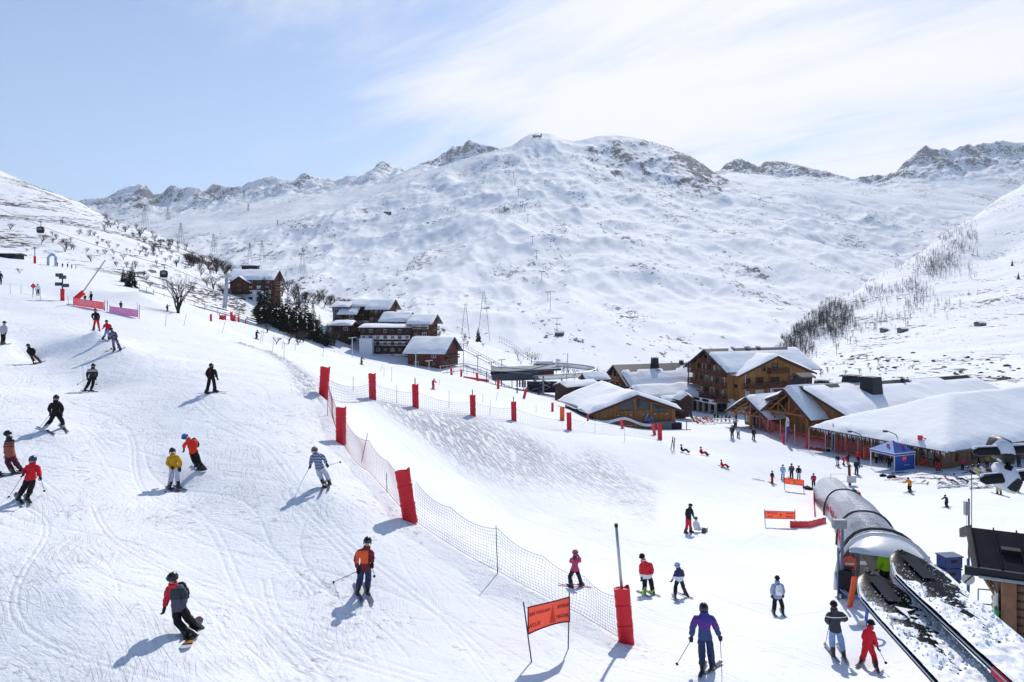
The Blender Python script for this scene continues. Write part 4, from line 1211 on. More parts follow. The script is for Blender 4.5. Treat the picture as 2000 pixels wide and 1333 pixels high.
person('navy suited child with a pale blue helmet', H_, dict(head=(1153, 517), neck=(1162, 540), pel=(1168, 612), shL=(1148, 556), shR=(1188, 556), elL=(1138, 588), haL=(1122, 614), elR=(1194, 588), haR=(1182, 610), knL=(1142, 668), anL=(1138, 728), knR=(1195, 668), anR=(1216, 715)),
       BIB, DNAVY, -80, skis=(((1158, 770), (1108, 710)), ((1268, 752), (1182, 720))), helmet=H_SKY, ski_mat=SK_GREY, scale=.82)
person('adult in a dark jacket and red trousers bending over a seated snowboarder', H_, dict(head=(1247, 101), neck=(1243, 116), pel=(1231, 186), shL=(1222, 126), shR=(1254, 126), elL=(1216, 155), haL=(1220, 180), elR=(1260, 153), haR=(1266, 176), knL=(1222, 233), anL=(1216, 271), knR=(1243, 233), anR=(1249, 269)),
       DNAVY, RED, 60, helmet=H_BLACK, goggles=False)
person('seated snowboarder in white', H_, dict(head=(1284, 190), neck=(1285, 207), pel=(1284, 262), shL=(1272, 218), shR=(1299, 218), elL=(1269, 240), haL=(1276, 256), elR=(1304, 238), haR=(1307, 254), knL=(1306, 256), anL=(1330, 262), knR=(1311, 263), anR=(1338, 270)),
       WHITEC, BLACK, 80, helmet=H_GREY, Y=46.5, scale=.9, board=((1352, 258), (1352, 286)), board_mat=SK_GREY)
person('boy with a white rucksack', I_, dict(head=(200, 737), neck=(200, 757), pel=(202, 842), shL=(177, 772), shR=(226, 772), elL=(169, 805), haL=(171, 830), elR=(235, 803), haR=(234, 828), knL=(184, 888), anL=(181, 924), knR=(228, 888), anR=(232, 924)),
       cloth('pale_blue_cloth', (150, 164, 196)), BLACK, 180, skis=(((202, 966), (156, 902)), ((250, 966), (213, 903))), hat=BLACK, ski_mat=SK_GREY, scale=.88, pack=WHITEC, goggles=False)
person('black and red skier below the pink banner', K_, dict(head=(620, 20), neck=(621, 35), pel=(627, 78), shL=(604, 44), shR=(640, 44), elL=(599, 60), haL=(605, 74), elR=(645, 60), haR=(645, 76), knL=(615, 110), anL=(610, 139), knR=(640, 110), anR=(645, 138)),
       BLACK, RED, 0, skis=(((605, 146), (640, 154)), ((640, 142), (668, 156))), helmet=H_BLACK, ski_mat=SK_DARK)
person('red jacketed child beside the camouflage snowboarder', K_, dict(head=(693, 95), neck=(695, 109), pel=(700, 148), shL=(681, 116), shR=(716, 116), elL=(676, 130), haL=(673, 134), elR=(721, 128), haR=(716, 142), knL=(686, 176), anL=(674, 198), knR=(705, 178), anR=(710, 197)),
       RED, JEANS, -20, skis=(((660, 204), (700, 210)), ((690, 206), (725, 209))), helmet=H_BLACK, ski_mat=SK_DARK, scale=.9)
person('snowboarder in a camouflage suit', K_, dict(head=(722, 147), neck=(730, 161), pel=(746, 204), shL=(719, 171), shR=(750, 167), elL=(716, 186), haL=(724, 199), elR=(758, 186), haR=(760, 200), knL=(738, 238), anL=(742, 269), knR=(768, 240), anR=(779, 265)),
       CAMO, CAMO, -60, board=((688, 291), (816, 268)), helmet=H_BLACK, board_mat=SK_DARK)
person('pale grey jacketed skier at the far left', K_, dict(head=(28, 103), neck=(28, 119), pel=(20, 172), shL=(8, 127), shR=(40, 127), elL=(4, 150), haL=(6, 168), elR=(43, 150), haR=(40, 166), knL=(15, 203), anL=(12, 226), knR=(28, 203), anR=(26, 225)),
       cloth('pale_grey_cloth', (176, 176, 182)), BLACK, -20, skis=(((-30, 240), (80, 234)), ((-25, 244), (88, 238))), helmet=H_BLACK, ski_mat=SK_DARK)
person('skier in rust trousers leaning hard', K_, dict(head=(183, 252), neck=(189, 266), pel=(210, 309), shL=(182, 277), shR=(215, 273), elL=(180, 292), haL=(188, 304), elR=(226, 289), haR=(223, 304), knL=(209, 330), anL=(220, 352), knR=(237, 328), anR=(256, 347)),
       BLACK, BROWN, -20, skis=(((200, 380), (250, 366)), ((225, 382), (300, 358))), helmet=H_BLACK, ski_mat=SK_GREY)
person('black skier with a grey chest panel', K_, dict(head=(607, 382), neck=(605, 399), pel=(599, 452), shL=(576, 412), shR=(627, 412), elL=(568, 438), haL=(569, 456), elR=(630, 435), haR=(626, 456), knL=(576, 500), anL=(559, 529), knR=(606, 500), anR=(596, 529)),
       GREYPANEL, BLACK, 0, skis=(((545, 540), (640, 552)), ((565, 536), (657, 552))), poles=(('L', (503, 505), 1), ('R', (627, 505), 1)), helmet=H_BLACK, ski_mat=SK_DARK)
person('black skier with a red backpack', K_, dict(head=(1375, 382), neck=(1378, 397), pel=(1375, 452), shL=(1352, 412), shR=(1396, 410), elL=(1346, 436), haL=(1352, 456), elR=(1405, 438), haR=(1412, 458), knL=(1356, 508), anL=(1348, 544), knR=(1394, 495), anR=(1399, 534)),
       BLACK, BLACK, 55, skis=(((1325, 566), (1470, 556)), ((1345, 552), (1482, 560))), helmet=H_BLACK, ski_mat=SK_DARK, pack=RED)

for k_ in ('stand', 'ski', 'bend', 'sit', 'lounge', 'point'): make_pose(k_)
finish_bodies()

_first_pose = set()
def small(kind, px, py, h, face, jm, pm, label, helmet=H_BLACK, skis=True, group='people far down on the slopes and around the halls', Y=None, dz=0.0, board=False):
    """a far figure: px, py feet; h height in photo pixels"""
    src = _pose_src[kind]
    g = cast(px, py) if Y is None else P(px, py, Y)
    nominal = {'stand': 1.78, 'point': 1.78, 'ski': 1.6, 'lean': 1.66, 'bend': 1.3, 'sit': .95, 'lounge': 1.05}[kind]
    sc = h / FPX * g.y / nominal
    sc = max(.6, min(1.25, sc))
    if kind in _first_pose:
        r = src.copy(); COL.objects.link(r)
        kids = []
        for ch in src.children:
            c = ch.copy(); COL.objects.link(c); c.parent = r; kids.append(c)
    else:
        r = src; _first_pose.add(kind); kids = list(src.children)
    r.location = g + Vector((0, 0, .03 + dz)); r.rotation_euler = (0, 0, math.radians(face)); r.scale = (sc,) * 3
    for c in kids:
        n = c.name.split('.')[0]
        if n == 'body':
            for i, m in ((0, pm), (1, SKIN), (2, jm)):
                c.material_slots[i].link = 'OBJECT'; c.material_slots[i].material = m
        elif n == 'jacket': set_mat(c, jm)
        elif n == 'helmet': set_mat(c, helmet)
    tag(r, label, 'person', group)
    if skis:
        fw = Vector((math.sin(math.radians(face)), -math.cos(math.radians(face)), 0)); sd = Vector((-fw.y, fw.x, 0))
        if board:
            o = link('snowboard', BOARD_ME); set_mat(o, SK_DARK)
            p_ = Vector((g.x, g.y, ground_z(g.x, g.y)))
            o.location = p_ + Vector((0, 0, .01)); o.rotation_euler = (0, 0, math.radians(face) + math.pi / 2)
            tag(o, f'snowboard under the {label}', 'snowboard', 'snowboards')
        else:
            for s in (-1, 1):
                p_ = g + sd * .13 * s * sc; t_ = p_ + fw * .8; b_ = p_ - fw * .75
                for q in (t_, b_): q.z = ground_z(q.x, q.y)
                place_ski(b_, t_, SK_DARK, f'ski on the {"left-hand" if (s < 0) == (abs(face) < 90) else "right-hand"} foot of the {label}', length=1.5 * sc, lift=.035)
    return r
small('stand', 74, 578, 23, 20, WHITEC, BLACK, 'skier in a white jacket standing by a red sign on the upper slope', skis=False)
small('stand', 178, 594, 24, -30, BLACK, BLACK, 'person in black behind the pink resort banner', skis=False)
small('stand', 166, 590, 13, 0, BLACK, BLACK, 'child in black behind the pink resort banner', skis=False)
small('stand', 236, 606, 17, 180, BLACK, BLACK, 'person whose head shows above the lilac ski school banner', skis=False)
small('stand', 0, 556, 26, 60, NAVY, BLACK, 'person in navy by the red bags on the upper slope', skis=False)
small('point', 327, 610, 15, 0, BLACK, BLACK, 'person in black with one arm held out near the bare tree', skis=False)
small('ski', 501, 663, 18, 60, BLACK, CHARC, 'black skier crouching near the crest')
small('ski', 706, 713, 17, 50, OLIVE, CHARC, 'olive skier below the apartment blocks')
small('ski', 846, 761, 21, 40, RED, RED, 'red suited skier between the mattresses')
small('stand', 1508, 945, 25, 30, DNAVY, RED, 'child in red trousers by the upper banner')
small('stand', 1529, 936, 28, 150, SKYB, SKYB, 'pale blue skier above the upper banner')
small('stand', 1546, 936, 30, 180, STRIPE, CHARC, 'tall striped skier above the upper banner')
small('stand', 1560, 938, 28, 160, BLACK, LGREY, 'black and grey skier above the upper banner')
small('stand', 1589, 953, 28, 170, MAGENTA, BLACK, 'person in a magenta jacket at the far end of the tunnel', skis=False)
small('stand', 1636, 910, 22, -40, BLACK, LGREY, 'black and grey skier near the blue flag')
small('bend', 1648, 908, 18, 60, RED, DRED, 'child in red beside the skier near the tall blue flag', skis=False)
small('stand', 1656, 906, 22, 180, CHARC, BLACK, 'person in dark grey carrying skis near the tall blue flag', skis=False)
small('stand', 1676, 906, 26, 180, RED, BLACK, 'person in a red jacket standing by the orange pad', skis=False)
small('stand', 1673, 928, 30, 0, DNAVY, CHARC, 'dark skier below the orange pad')
small('stand', 1720, 904, 24, -20, ROYAL, CHARC, 'person in a royal blue jacket under the blue tent', skis=False)
small('stand', 1712, 905, 24, 30, BEIGE, BLACK, 'person in beige at the left leg of the blue tent', skis=False)
small('bend', 1737, 912, 20, -60, BLACK, BLACK, 'person in black at the front corner of the blue tent', skis=False)
small('stand', 1430, 857, 26, 180, CHARC, BLACK, 'dark grey skier before the timber gable')
small('stand', 1442, 856, 22, 180, LGREY, CHARC, 'light grey skier before the timber gable')
small('ski', 1434, 836, 22, 60, WHITEC, CHARC, 'white skier before the terrace', skis=True)
small('stand', 1472, 860, 24, 0, DNAVY, BLACK, 'lone navy skier before the red netting')
small('ski', 1777, 962, 29, -70, cloth('amber_cloth', (214, 136, 32)), BLACK, 'skier in an amber jacket')
small('ski', 1849, 992, 25, -75, NAVY, BLACK, 'navy skier tucked low')
small('bend', 1832, 920, 26, 180, BLACK, RED, 'person bending down in bright red trousers by the hall wall', skis=False)
small('stand', 1951, 966, 42, -60, WHITEC, BEIGE, 'snowboarder in white and beige', board=True)
small('stand', 1986, 962, 34, 160, BLACK, cloth('coral_cloth', (224, 60, 80)), 'black and coral skier at the edge', skis=True)
small('stand', 1990, 912, 34, 200, DNAVY, BLACK, 'person in dark navy by the hall at the right edge', skis=False)
small('stand', 1893, 903, 22, 0, BLACK, BLACK, 'person in black against the hall wall', skis=False)
small('sit', 1412, 913, 14, 60, RED, BLACK, 'red skier sitting alone', skis=True)
small('sit', 1372, 889, 15, 50, RED, DRED, 'skier in dark red sitting beside upright skis', skis=False)
small('sit', 1334, 884, 15, 70, BLACK, BLACK, 'skier in black sitting on the bank edge', skis=False)
small('lounge', 1855, 946, 16, 75, RED, BLACK, 'person in red lying back in a deck chair', skis=False)
small('lounge', 1873, 944, 18, 75, DNAVY, CHARC, 'person in navy lying back in a deck chair', skis=False)
small('lounge', 1913, 932, 22, 60, cloth('lemon_cloth', (200, 200, 70)), LGREY, 'person in a lemon top lying back in a deck chair', skis=False)
for i_, (x_, y_, c_) in enumerate(((948, 671, BLACK), (953, 674, NAVY), (961, 677, RED), (967, 672, BLACK), (1156, 757, RED), (1163, 758, BLACK), (1171, 756, NAVY), (1182, 752, DRED), (1010, 768, BLACK), (1030, 766, NAVY), (1052, 772, CHARC))):
    small('stand', x_, y_, 12, 40 * i_, c_, BLACK, 'tiny distant figure near the lift station and the ski school hill', skis=False, group='tiny figures around the lift station')
# ---------------------------------------------------------------- buildings
W_HONEY = planks('honey_boards', srgb(150, 108, 66), .22)
W_AMBER = planks('amber_boards', srgb(142, 98, 64), .20)
W_BROWN = planks('brown_boards', srgb(92, 60, 50), .22)
W_DARK = planks('dark_boards', srgb(66, 47, 44), .22)
W_REDB = planks('red_brown_boards', srgb(94, 52, 47), .25)
W_GREYB = planks('weathered_boards', srgb(120, 92, 76), .2)
RENDERW = mat('white_render', srgb(222, 222, 226), .85, 0, .06, 2)
RENDERG = mat('grey_render', srgb(150, 144, 142), .85, 0, .1, 2)
STONE = mat('rubble_stone', srgb(110, 108, 112), .85, 0, .45, 2.5, .05, 4)
TIMBER = mat('round_timber', srgb(158, 106, 70), .65, 0, .25, 3, 0, 40, .2, 0, 1, (1, 1, 1))
DTIMBER = mat('dark_timber', srgb(92, 54, 42), .7, 0, .25, 3)
ROOFM = mat('roof_sheet', srgb(70, 66, 70), .5, .3, .15, 2)
EAVE = mat('eave_board', srgb(70, 50, 46), .7, 0, .15)
PANE = mat('window_pane', (.018, .022, .03), .08, 0, .3, 1.5, 0, 40, .6)
FRAMEW = mat('white_frame', srgb(214, 214, 214), .5, 0, .05)
FRAMED = mat('dark_frame', srgb(58, 40, 34), .6, 0, .1)
CURTAIN = mat('pale_curtain', srgb(200, 198, 196), .9, 0, .1)
BLACKM = mat('black_metal', srgb(38, 40, 46), .5, .1, .15, 3, 0, 40, .15)

_WC = {}
def window(root, c, w, h, face=0.0, frame=FRAMED, mull=1, pane=PANE, name='window'):
    """framed window; c = centre on the wall, face = rotation of the wall about z (0 looks to -y)"""
    k = (round(w, 2), round(h, 2), frame.name, mull, pane.name)
    if k not in _WC:
        f = MB(); t = .09
        f.box((0, -.03, h / 2), (w + .1, .12, t)); f.box((0, -.03, -h / 2), (w + .14, .16, t))
        for x in [-w / 2, w / 2]: f.box((x, -.03, 0), (t, .12, h - t))
        for i in range(mull):
            f.box((-w / 2 + w * (i + 1) / (mull + 1), -.028, 0), (.06, .09, h - t))
        p = MB(); p.box((0, -.005, 0), (w - t, .03, h - t))
        _WC[k] = (f.mesh('window_frame', [frame]), p.mesh('pane', [pane]))
    o = link(name, _WC[k][0], root, c, (0, 0, face))
    link('pane', _WC[k][1], o)
    return o

def gable_walls(root, x0, x1, y0, y1, z0, ze, za, ridge, m, name='wall'):
    mb = MB()
    if ridge == 'x':
        ym = (y0 + y1) / 2
        poly = [(y0, z0), (y1, z0), (y1, ze), (ym, za), (y0, ze)]
        mb.M = Matrix(((0, 1, 0, 0), (1, 0, 0, 0), (0, 0, 1, 0), (0, 0, 0, 1)))
        mb.prism(poly, x0, x1)
    else:
        xm = (x0 + x1) / 2
        mb.prism([(x0, z0), (x1, z0), (x1, ze), (xm, za), (x0, ze)], y0, y1)
    return mb.build(name, m, root)

def gable_roof(root, x0, x1, y0, y1, ze, za, ridge, oh=.9, snow=.5, bare=(0, 0), seed=0, roofm=None, snow_in=.15, sag=0.0, skip=()):
    """roof slabs with overhang, and the snow lying on them; x/y are the wall lines"""
    if ridge == 'x': a0, a1, b0, b1 = x0 - oh, x1 + oh, y0, y1
    else: a0, a1, b0, b1 = y0 - oh, y1 + oh, x0, x1
    bm_ = (b0 + b1) / 2; pitch = (za - ze) / ((b1 - b0) / 2)
    eb0, eb1 = b0 - oh, b1 + oh; ez = ze - pitch * oh
    th = .22
    put = (lambda a, b, z: (a, b, z)) if ridge == 'x' else (lambda a, b, z: (b, a, z))
    for k, (e, s) in enumerate(((eb0, 0), (eb1, 1))):
        mb = MB()
        up = .06
        vs = [put(a0, e, ez + up), put(a1, e, ez + up), put(a1, bm_, za + up), put(a0, bm_, za + up)]
        vt = [(v[0], v[1], v[2] + th) for v in vs]
        mb.add(vs + vt, [(0, 1, 2, 3), (4, 5, 6, 7), (0, 1, 5, 4), (1, 2, 6, 5), (2, 3, 7, 6), (3, 0, 4, 7)])
        mb.build('roof', roofm or ROOFM, root)
    # barge boards on both gable ends
    for a in (a0, a1):
        mb = MB()
        for e in (eb0, eb1):
            mb.beam(put(a, e, ez + .05), put(a, bm_, za + .05), .08, .34)
        mb.build('barge_board', EAVE, root)
    if snow <= 0: return
    na, nb = max(8, int((a1 - a0) / .8)), 17
    rr = random.Random(seed)
    rows = []
    for i in range(na + 1):
        ta = i / na
        a = a0 + .05 + (a1 - a0 - .1) * ta
        row = []
        for j in range(nb):
            tb = j / (nb - 1)
            b = eb0 - .08 + (eb1 - eb0 + .16) * tb
            zr = za - pitch * abs(b - bm_) + th + .06
            wob = float(vnoise(np.array([a * 1.1 + seed]), np.array([(0 if tb < .5 else 9.0) + seed]), 2)[0])
            da = min(ta, 1 - ta) * (a1 - a0) + .25 * wob; db = min(tb, 1 - tb) * (eb1 - eb0) - (.45 + .9 * wob) * (.45 if snow > .3 else .1) + .08
            da, db = max(da, 0), max(db, 0)
            e = min(1, max(0, da / .5)) ** .5 * min(1, max(0, db / .55)) ** .5
            n = float(vnoise(np.array([a * .35 + seed * 3.1]), np.array([b * .35 + seed]), seed % 9)[0])
            cap = 1.0
            if bare[0] and abs(b - bm_) < bare[0] * (1 + n): cap = 0.02
            if bare[1] and ta < bare[1] * (1 + n * 1.5) : cap = min(cap, .02)
            hgt = snow * .8 * (e * (1 + .8 * n) * cap + .02)
            row.append(put(a, b, zr + hgt - (.03 if cap < .1 else 0) + sag * math.sin(math.pi * ta)))
        rows.append(row)
    mb = MB(); mb.grid(rows)
    bot = [[(p[0], p[1], 0) for p in r] for r in rows]
    for i, r in enumerate(rows):
        for j, p in enumerate(r):
            b = p[1] if ridge == 'x' else p[0]
            bot[i][j] = (p[0], p[1], za - pitch * abs(b - bm_) + th + .05)
    for side in (0, nb - 1):
        mb.grid([[r[side] for r in bot], [r[side] for r in rows]])
    mb.grid([bot[0], rows[0]]); mb.grid([bot[-1], rows[-1]])
    mb.build('snow_layer', M_ROOFSNOW, root, smooth=True, sharp=60)

def balcony(root, c, w, depth, face, m=DTIMBER, h=1.0, boards=3, ends=True):
    """c = middle of its floor edge on the wall; sticks out along the face"""
    o = MB(); o.box((0, -depth / 2, 0), (w, depth, .14))
    nb = link('balcony', o.mesh('balcony', [m]), root, c, (0, 0, face))
    r = MB()
    for i in range(boards):
        z = .22 + (h - .2) * i / max(1, boards - 1) - .02
        r.box((0, -depth + .04, z), (w, .05, (h - .1) / boards * .72))
        if ends:
            for x in (-w / 2 + .03, w / 2 - .03): r.box((x, -depth / 2 + .02, z), (.05, depth - .1, (h - .1) / boards * .72))
    n = max(2, int(w / 1.6))
    for i in range(n + 1):
        r.box((-w / 2 + .06 + (w - .12) * i / n, -depth + .1, h / 2), (.09, .07, h + .1))
    link('balustrade', r.mesh('balustrade', [m]), nb)
    return nb

def box_part(name, root, c, d, m, rot=None):
    b = MB(); b.box(c, d, rot); return b.build(name, m, root)
def chimney(root, c, w, h, m=BLACKM, cap=True, taper=.85):
    b = MB()
    q = w / 2; t = q * taper
    b.add([(-q, -q, 0), (q, -q, 0), (q, q, 0), (-q, q, 0), (-t, -t, h), (t, -t, h), (t, t, h), (-t, t, h)],
          [(0, 3, 2, 1), (4, 5, 6, 7), (0, 1, 5, 4), (1, 2, 6, 5), (2, 3, 7, 6), (3, 0, 4, 7)])
    o = b.build('chimney', m, root, c)
    if cap:
        k = MB(); k.box((0, 0, h + .18), (w * .95, w * .95, .08))
        for x in (-1, 1):
            for y in (-1, 1): k.box((x * t * .8, y * t * .8, h + .07), (.08, .08, .14))
        k.build('chimney_cap', m, o)
    return o
R_ = math.radians
LEFT = R_(-90)     # a wall that looks towards -x
RIGHT = R_(90)

def hotel():
    a = R_(20)
    r = empty('hotel', (39.6 / 131 * 150 + .2, 150, -22.6), a, 'large five storey timber hotel with cross gables, brown balconies and white ground floor', 'hotel')
    # main block, gable towards the left
    gable_walls(r, 0, 22, .6, 13.4, 3.2, 9.6, 13.2, 'x', W_HONEY)
    gable_walls(r, .1, 21.9, .7, 13.3, 0, 3.2, 3.3, 'x', RENDERW, 'ground_floor_wall')
    gable_roof(r, 0, 22, .6, 13.4, 9.6, 13.2, 'x', 1.5, .5, (1.0, 0), 3)
    # right wing, gable towards the piste
    gable_walls(r, 1.6, 19.4, -1.2, 7, 2.9, 8.6, 12.0, 'y', W_HONEY)
    gable_walls(r, 1.7, 19.3, -1.1, 7, 0, 2.9, 3.0, 'y', RENDERW, 'ground_floor_wall')
    gable_roof(r, 1.6, 19.4, -1.2, 7.2, 8.6, 12.0, 'y', 1.3, .5, (0, 0), 4)
    # left front: rows of windows behind deep balconies
    rows = [(4.2, 6, 1), (6.7, 6, 0), (9.2, 5, 0), (11.3, 3, 0)]
    for z, n, white in rows:
        span = {4.2: 11.6, 6.7: 11.6, 9.2: 9.4, 11.3: 4.2}[z]
        for i in range(n):
            y = 7 - span / 2 + span * (i + .5) / n
            window(r, (-.02, y, z + .1), 1.05, 1.55 if z < 11 else 1.2, LEFT, FRAMEW if (i + int(z)) % 3 == 0 else FRAMED, 1, CURTAIN if (i * 3 + int(z)) % 4 == 0 else PANE)
    for z, span in ((3.2, 12.6), (5.6, 12.6), (8.0, 12.6), (10.3, 5.0)):
        balcony(r, (-.02, 7, z), span, 1.5, LEFT)
        for y in (7 - span / 2 + .3, 7, 7 + span / 2 - .3):
            if z < 9: box_part('balcony_post', r, (-1.35, y, z + 1.2), (.16, .16, 2.3), DTIMBER)
    # right wing front
    Y = -1.22
    for x, z, w, h, fm, pn in ((3.6, 7.0, 1.2, 1.3, FRAMED, PANE), (6.6, 7.0, 1.8, 1.5, FRAMED, PANE), (10.6, 7.0, 2.2, 1.4, FRAMED, PANE), (15.4, 7.0, 2.2, 1.4, FRAMED, PANE), (18.2, 7.3, .8, 1.2, FRAMED, PANE),
                           (10.6, 9.9, 1.2, 1.4, FRAMED, PANE), (7.6, 9.6, .8, 1.1, FRAMED, PANE), (3.6, 4.4, 1.1, 1.3, FRAMED, CURTAIN), (6.6, 4.3, 2.0, 1.6, FRAMEW, CURTAIN), (11.0, 4.4, 2.2, 1.4, FRAMED, CURTAIN), (16.0, 4.5, 1.0, 1.2, FRAMED, PANE), (3.8, 1.6, .9, .8, FRAMED, PANE), (9, 1.6, 1.6, 1.2, FRAMED, PANE)):
        window(r, (x, Y, z), w, h, 0, fm, 1, pn)
    b = MB(); b.box((11.3, Y - .05, 4.3), (5.0, .06, 2.1)); b.build('white_wall_panel', RENDERW, r)
    window(r, (11.4, Y - .1, 4.3), 2.2, 1.5, 0, FRAMED, 2, PANE)
    for x, z, w in ((5.6, 5.6, 6.0), (10.7, 5.7, 4.6), (15.3, 5.7, 5.0), (11.0, 8.6, 4.8), (9.4, 3.0, 10.8)):
        balcony(r, (x, Y, z), w, 1.3, 0)
    for x in (8.4, 13.4, 18.6): box_part('timber_post', r, (x, Y - .9, 6.2), (.2, .2, 6.4), DTIMBER)
    box_part('downpipe', r, (3.0, Y - .06, 5.2), (.10, .10, 6.8), FRAMEW)
    box_part('floor_band', r, (2.4, Y - .02, 5.55), (1.3, .05, .1), DTIMBER)
    for y in (.2, -.5): window(r, (1.58, y + .3, 6.0), .5, .6, LEFT)
    # arcade of shops along the left front
    ar = MB()
    for i in range(7):
        y = .4 + i * 2.1; ar.box((-3.2, y, 1.25), (.42, .42, 2.5))
    ar.build('arcade_pillar', RENDERG, r)
    box_part('arcade_roof', r, (-1.7, 6.9, 2.72), (3.6, 14.2, .35), RENDERG)
    box_part('arcade_fascia', r, (-3.52, 6.9, 2.75), (.12, 14.3, .9), FRAMEW)
    for y, w in ((3.4, 2.2), (6.8, 2.6), (10.4, 2.2)):
        box_part('shop_sign', r, (-3.62, y, 2.8), (.06, w, .55), BLACKM)
    box_part('shop_front', r, (-.08, 7, 1.3), (.1, 12, 2.2), PANE)
    pm = MB(); pm.prism([(-1.8, 2.9), (1.8, 2.9), (0, 4.1)], -.9, .3)
    pm.build('porch_gable', W_BROWN, r, (-2.6, -.6, 0), (0, 0, R_(-35)))
    for (x, y, s) in ((10, 7, 1.1), (13, 7.2, .9), (14.2, 3.6, 1.0), (16.8, 4.6, .8), (6, 7, .7)):
        chimney(r, (x, y, 12.6 if y > 5 else 11.2), s, 1.0 if y > 5 else .9, RENDERG)
    return r
hotel()

def shed(loc, rz, w, d, h, label, name='shed', wallm=W_DARK, roofm=ROOFM, snow=.0, pitch=.25):
    r = empty(name, loc, rz, label, 'shed')
    gable_walls(r, 0, w, 0, d, 0, h, h + pitch * d / 2, 'x', wallm)
    gable_roof(r, 0, w, 0, d, h, h + pitch * d / 2, 'x', .4, snow, seed=7, roofm=roofm)
    box_part('door', r, (w * .4, -.03, h * .42), (w * .28, .08, h * .8), FRAMED)
    return r

def chalet():
    r = empty('chalet', (26.4, 162, -22.3), R_(20), 'brown wooden chalet with carved balconies, black flue and thick snow on its roof', 'chalet')
    gable_walls(r, 0, 20, 0, 10.5, 0, 5.2, 8.6, 'x', W_BROWN)
    gable_roof(r, 0, 20, 0, 10.5, 5.2, 8.6, 'x', 1.3, .65, (1.9, .04), 11)
    for z, span in ((2.6, 10.2), (5.2, 6.2)):
        balcony(r, (-.02, 5.2, z), span, 1.4, LEFT, TIMBER)
        for i in range(4): window(r, (-.03, 5.2 - span / 2 + span * (i + .5) / 4, z + 1.3), 1.1, 1.7, LEFT, FRAMED, 1, CURTAIN if i == 3 else PANE)
    for i in range(5): window(r, (3 + i * 3.6, -.03, 3.4), 1.3, 1.2, 0)
    chimney(r, (9.5, 4.6, 7.6), 1.5, 2.6); chimney(r, (17.5, 5.6, 7.8), .9, 1.5)
    chimney(r, (9.0, 2.6, 6.6), 1.2, .9, STONE)
    # snowed-up annex in front
    gable_walls(r, -1, 16, -8.5, -.3, -.5, 2.6, 4.4, 'x', W_DARK, 'annex_wall')
    gable_roof(r, -1, 16, -8.5, -.3, 2.6, 4.4, 'x', .8, .75, (0, 0), 12)
    gable_walls(r, 12, 20, -10, -3, -1, 2.4, 3.9, 'y', W_GREYB, 'annex_wall')
    gable_roof(r, 12, 20, -10, -3, 2.4, 3.9, 'y', .7, .35, (0, .5), 13)
    for i in range(3): window(r, (1 + i * 4, -8.52, 1.2), 1.4, 1.2, 0)
    window(r, (15, -10.03, 1.3), 1.0, 1.6, 0, TIMBER)
    return r
chalet()

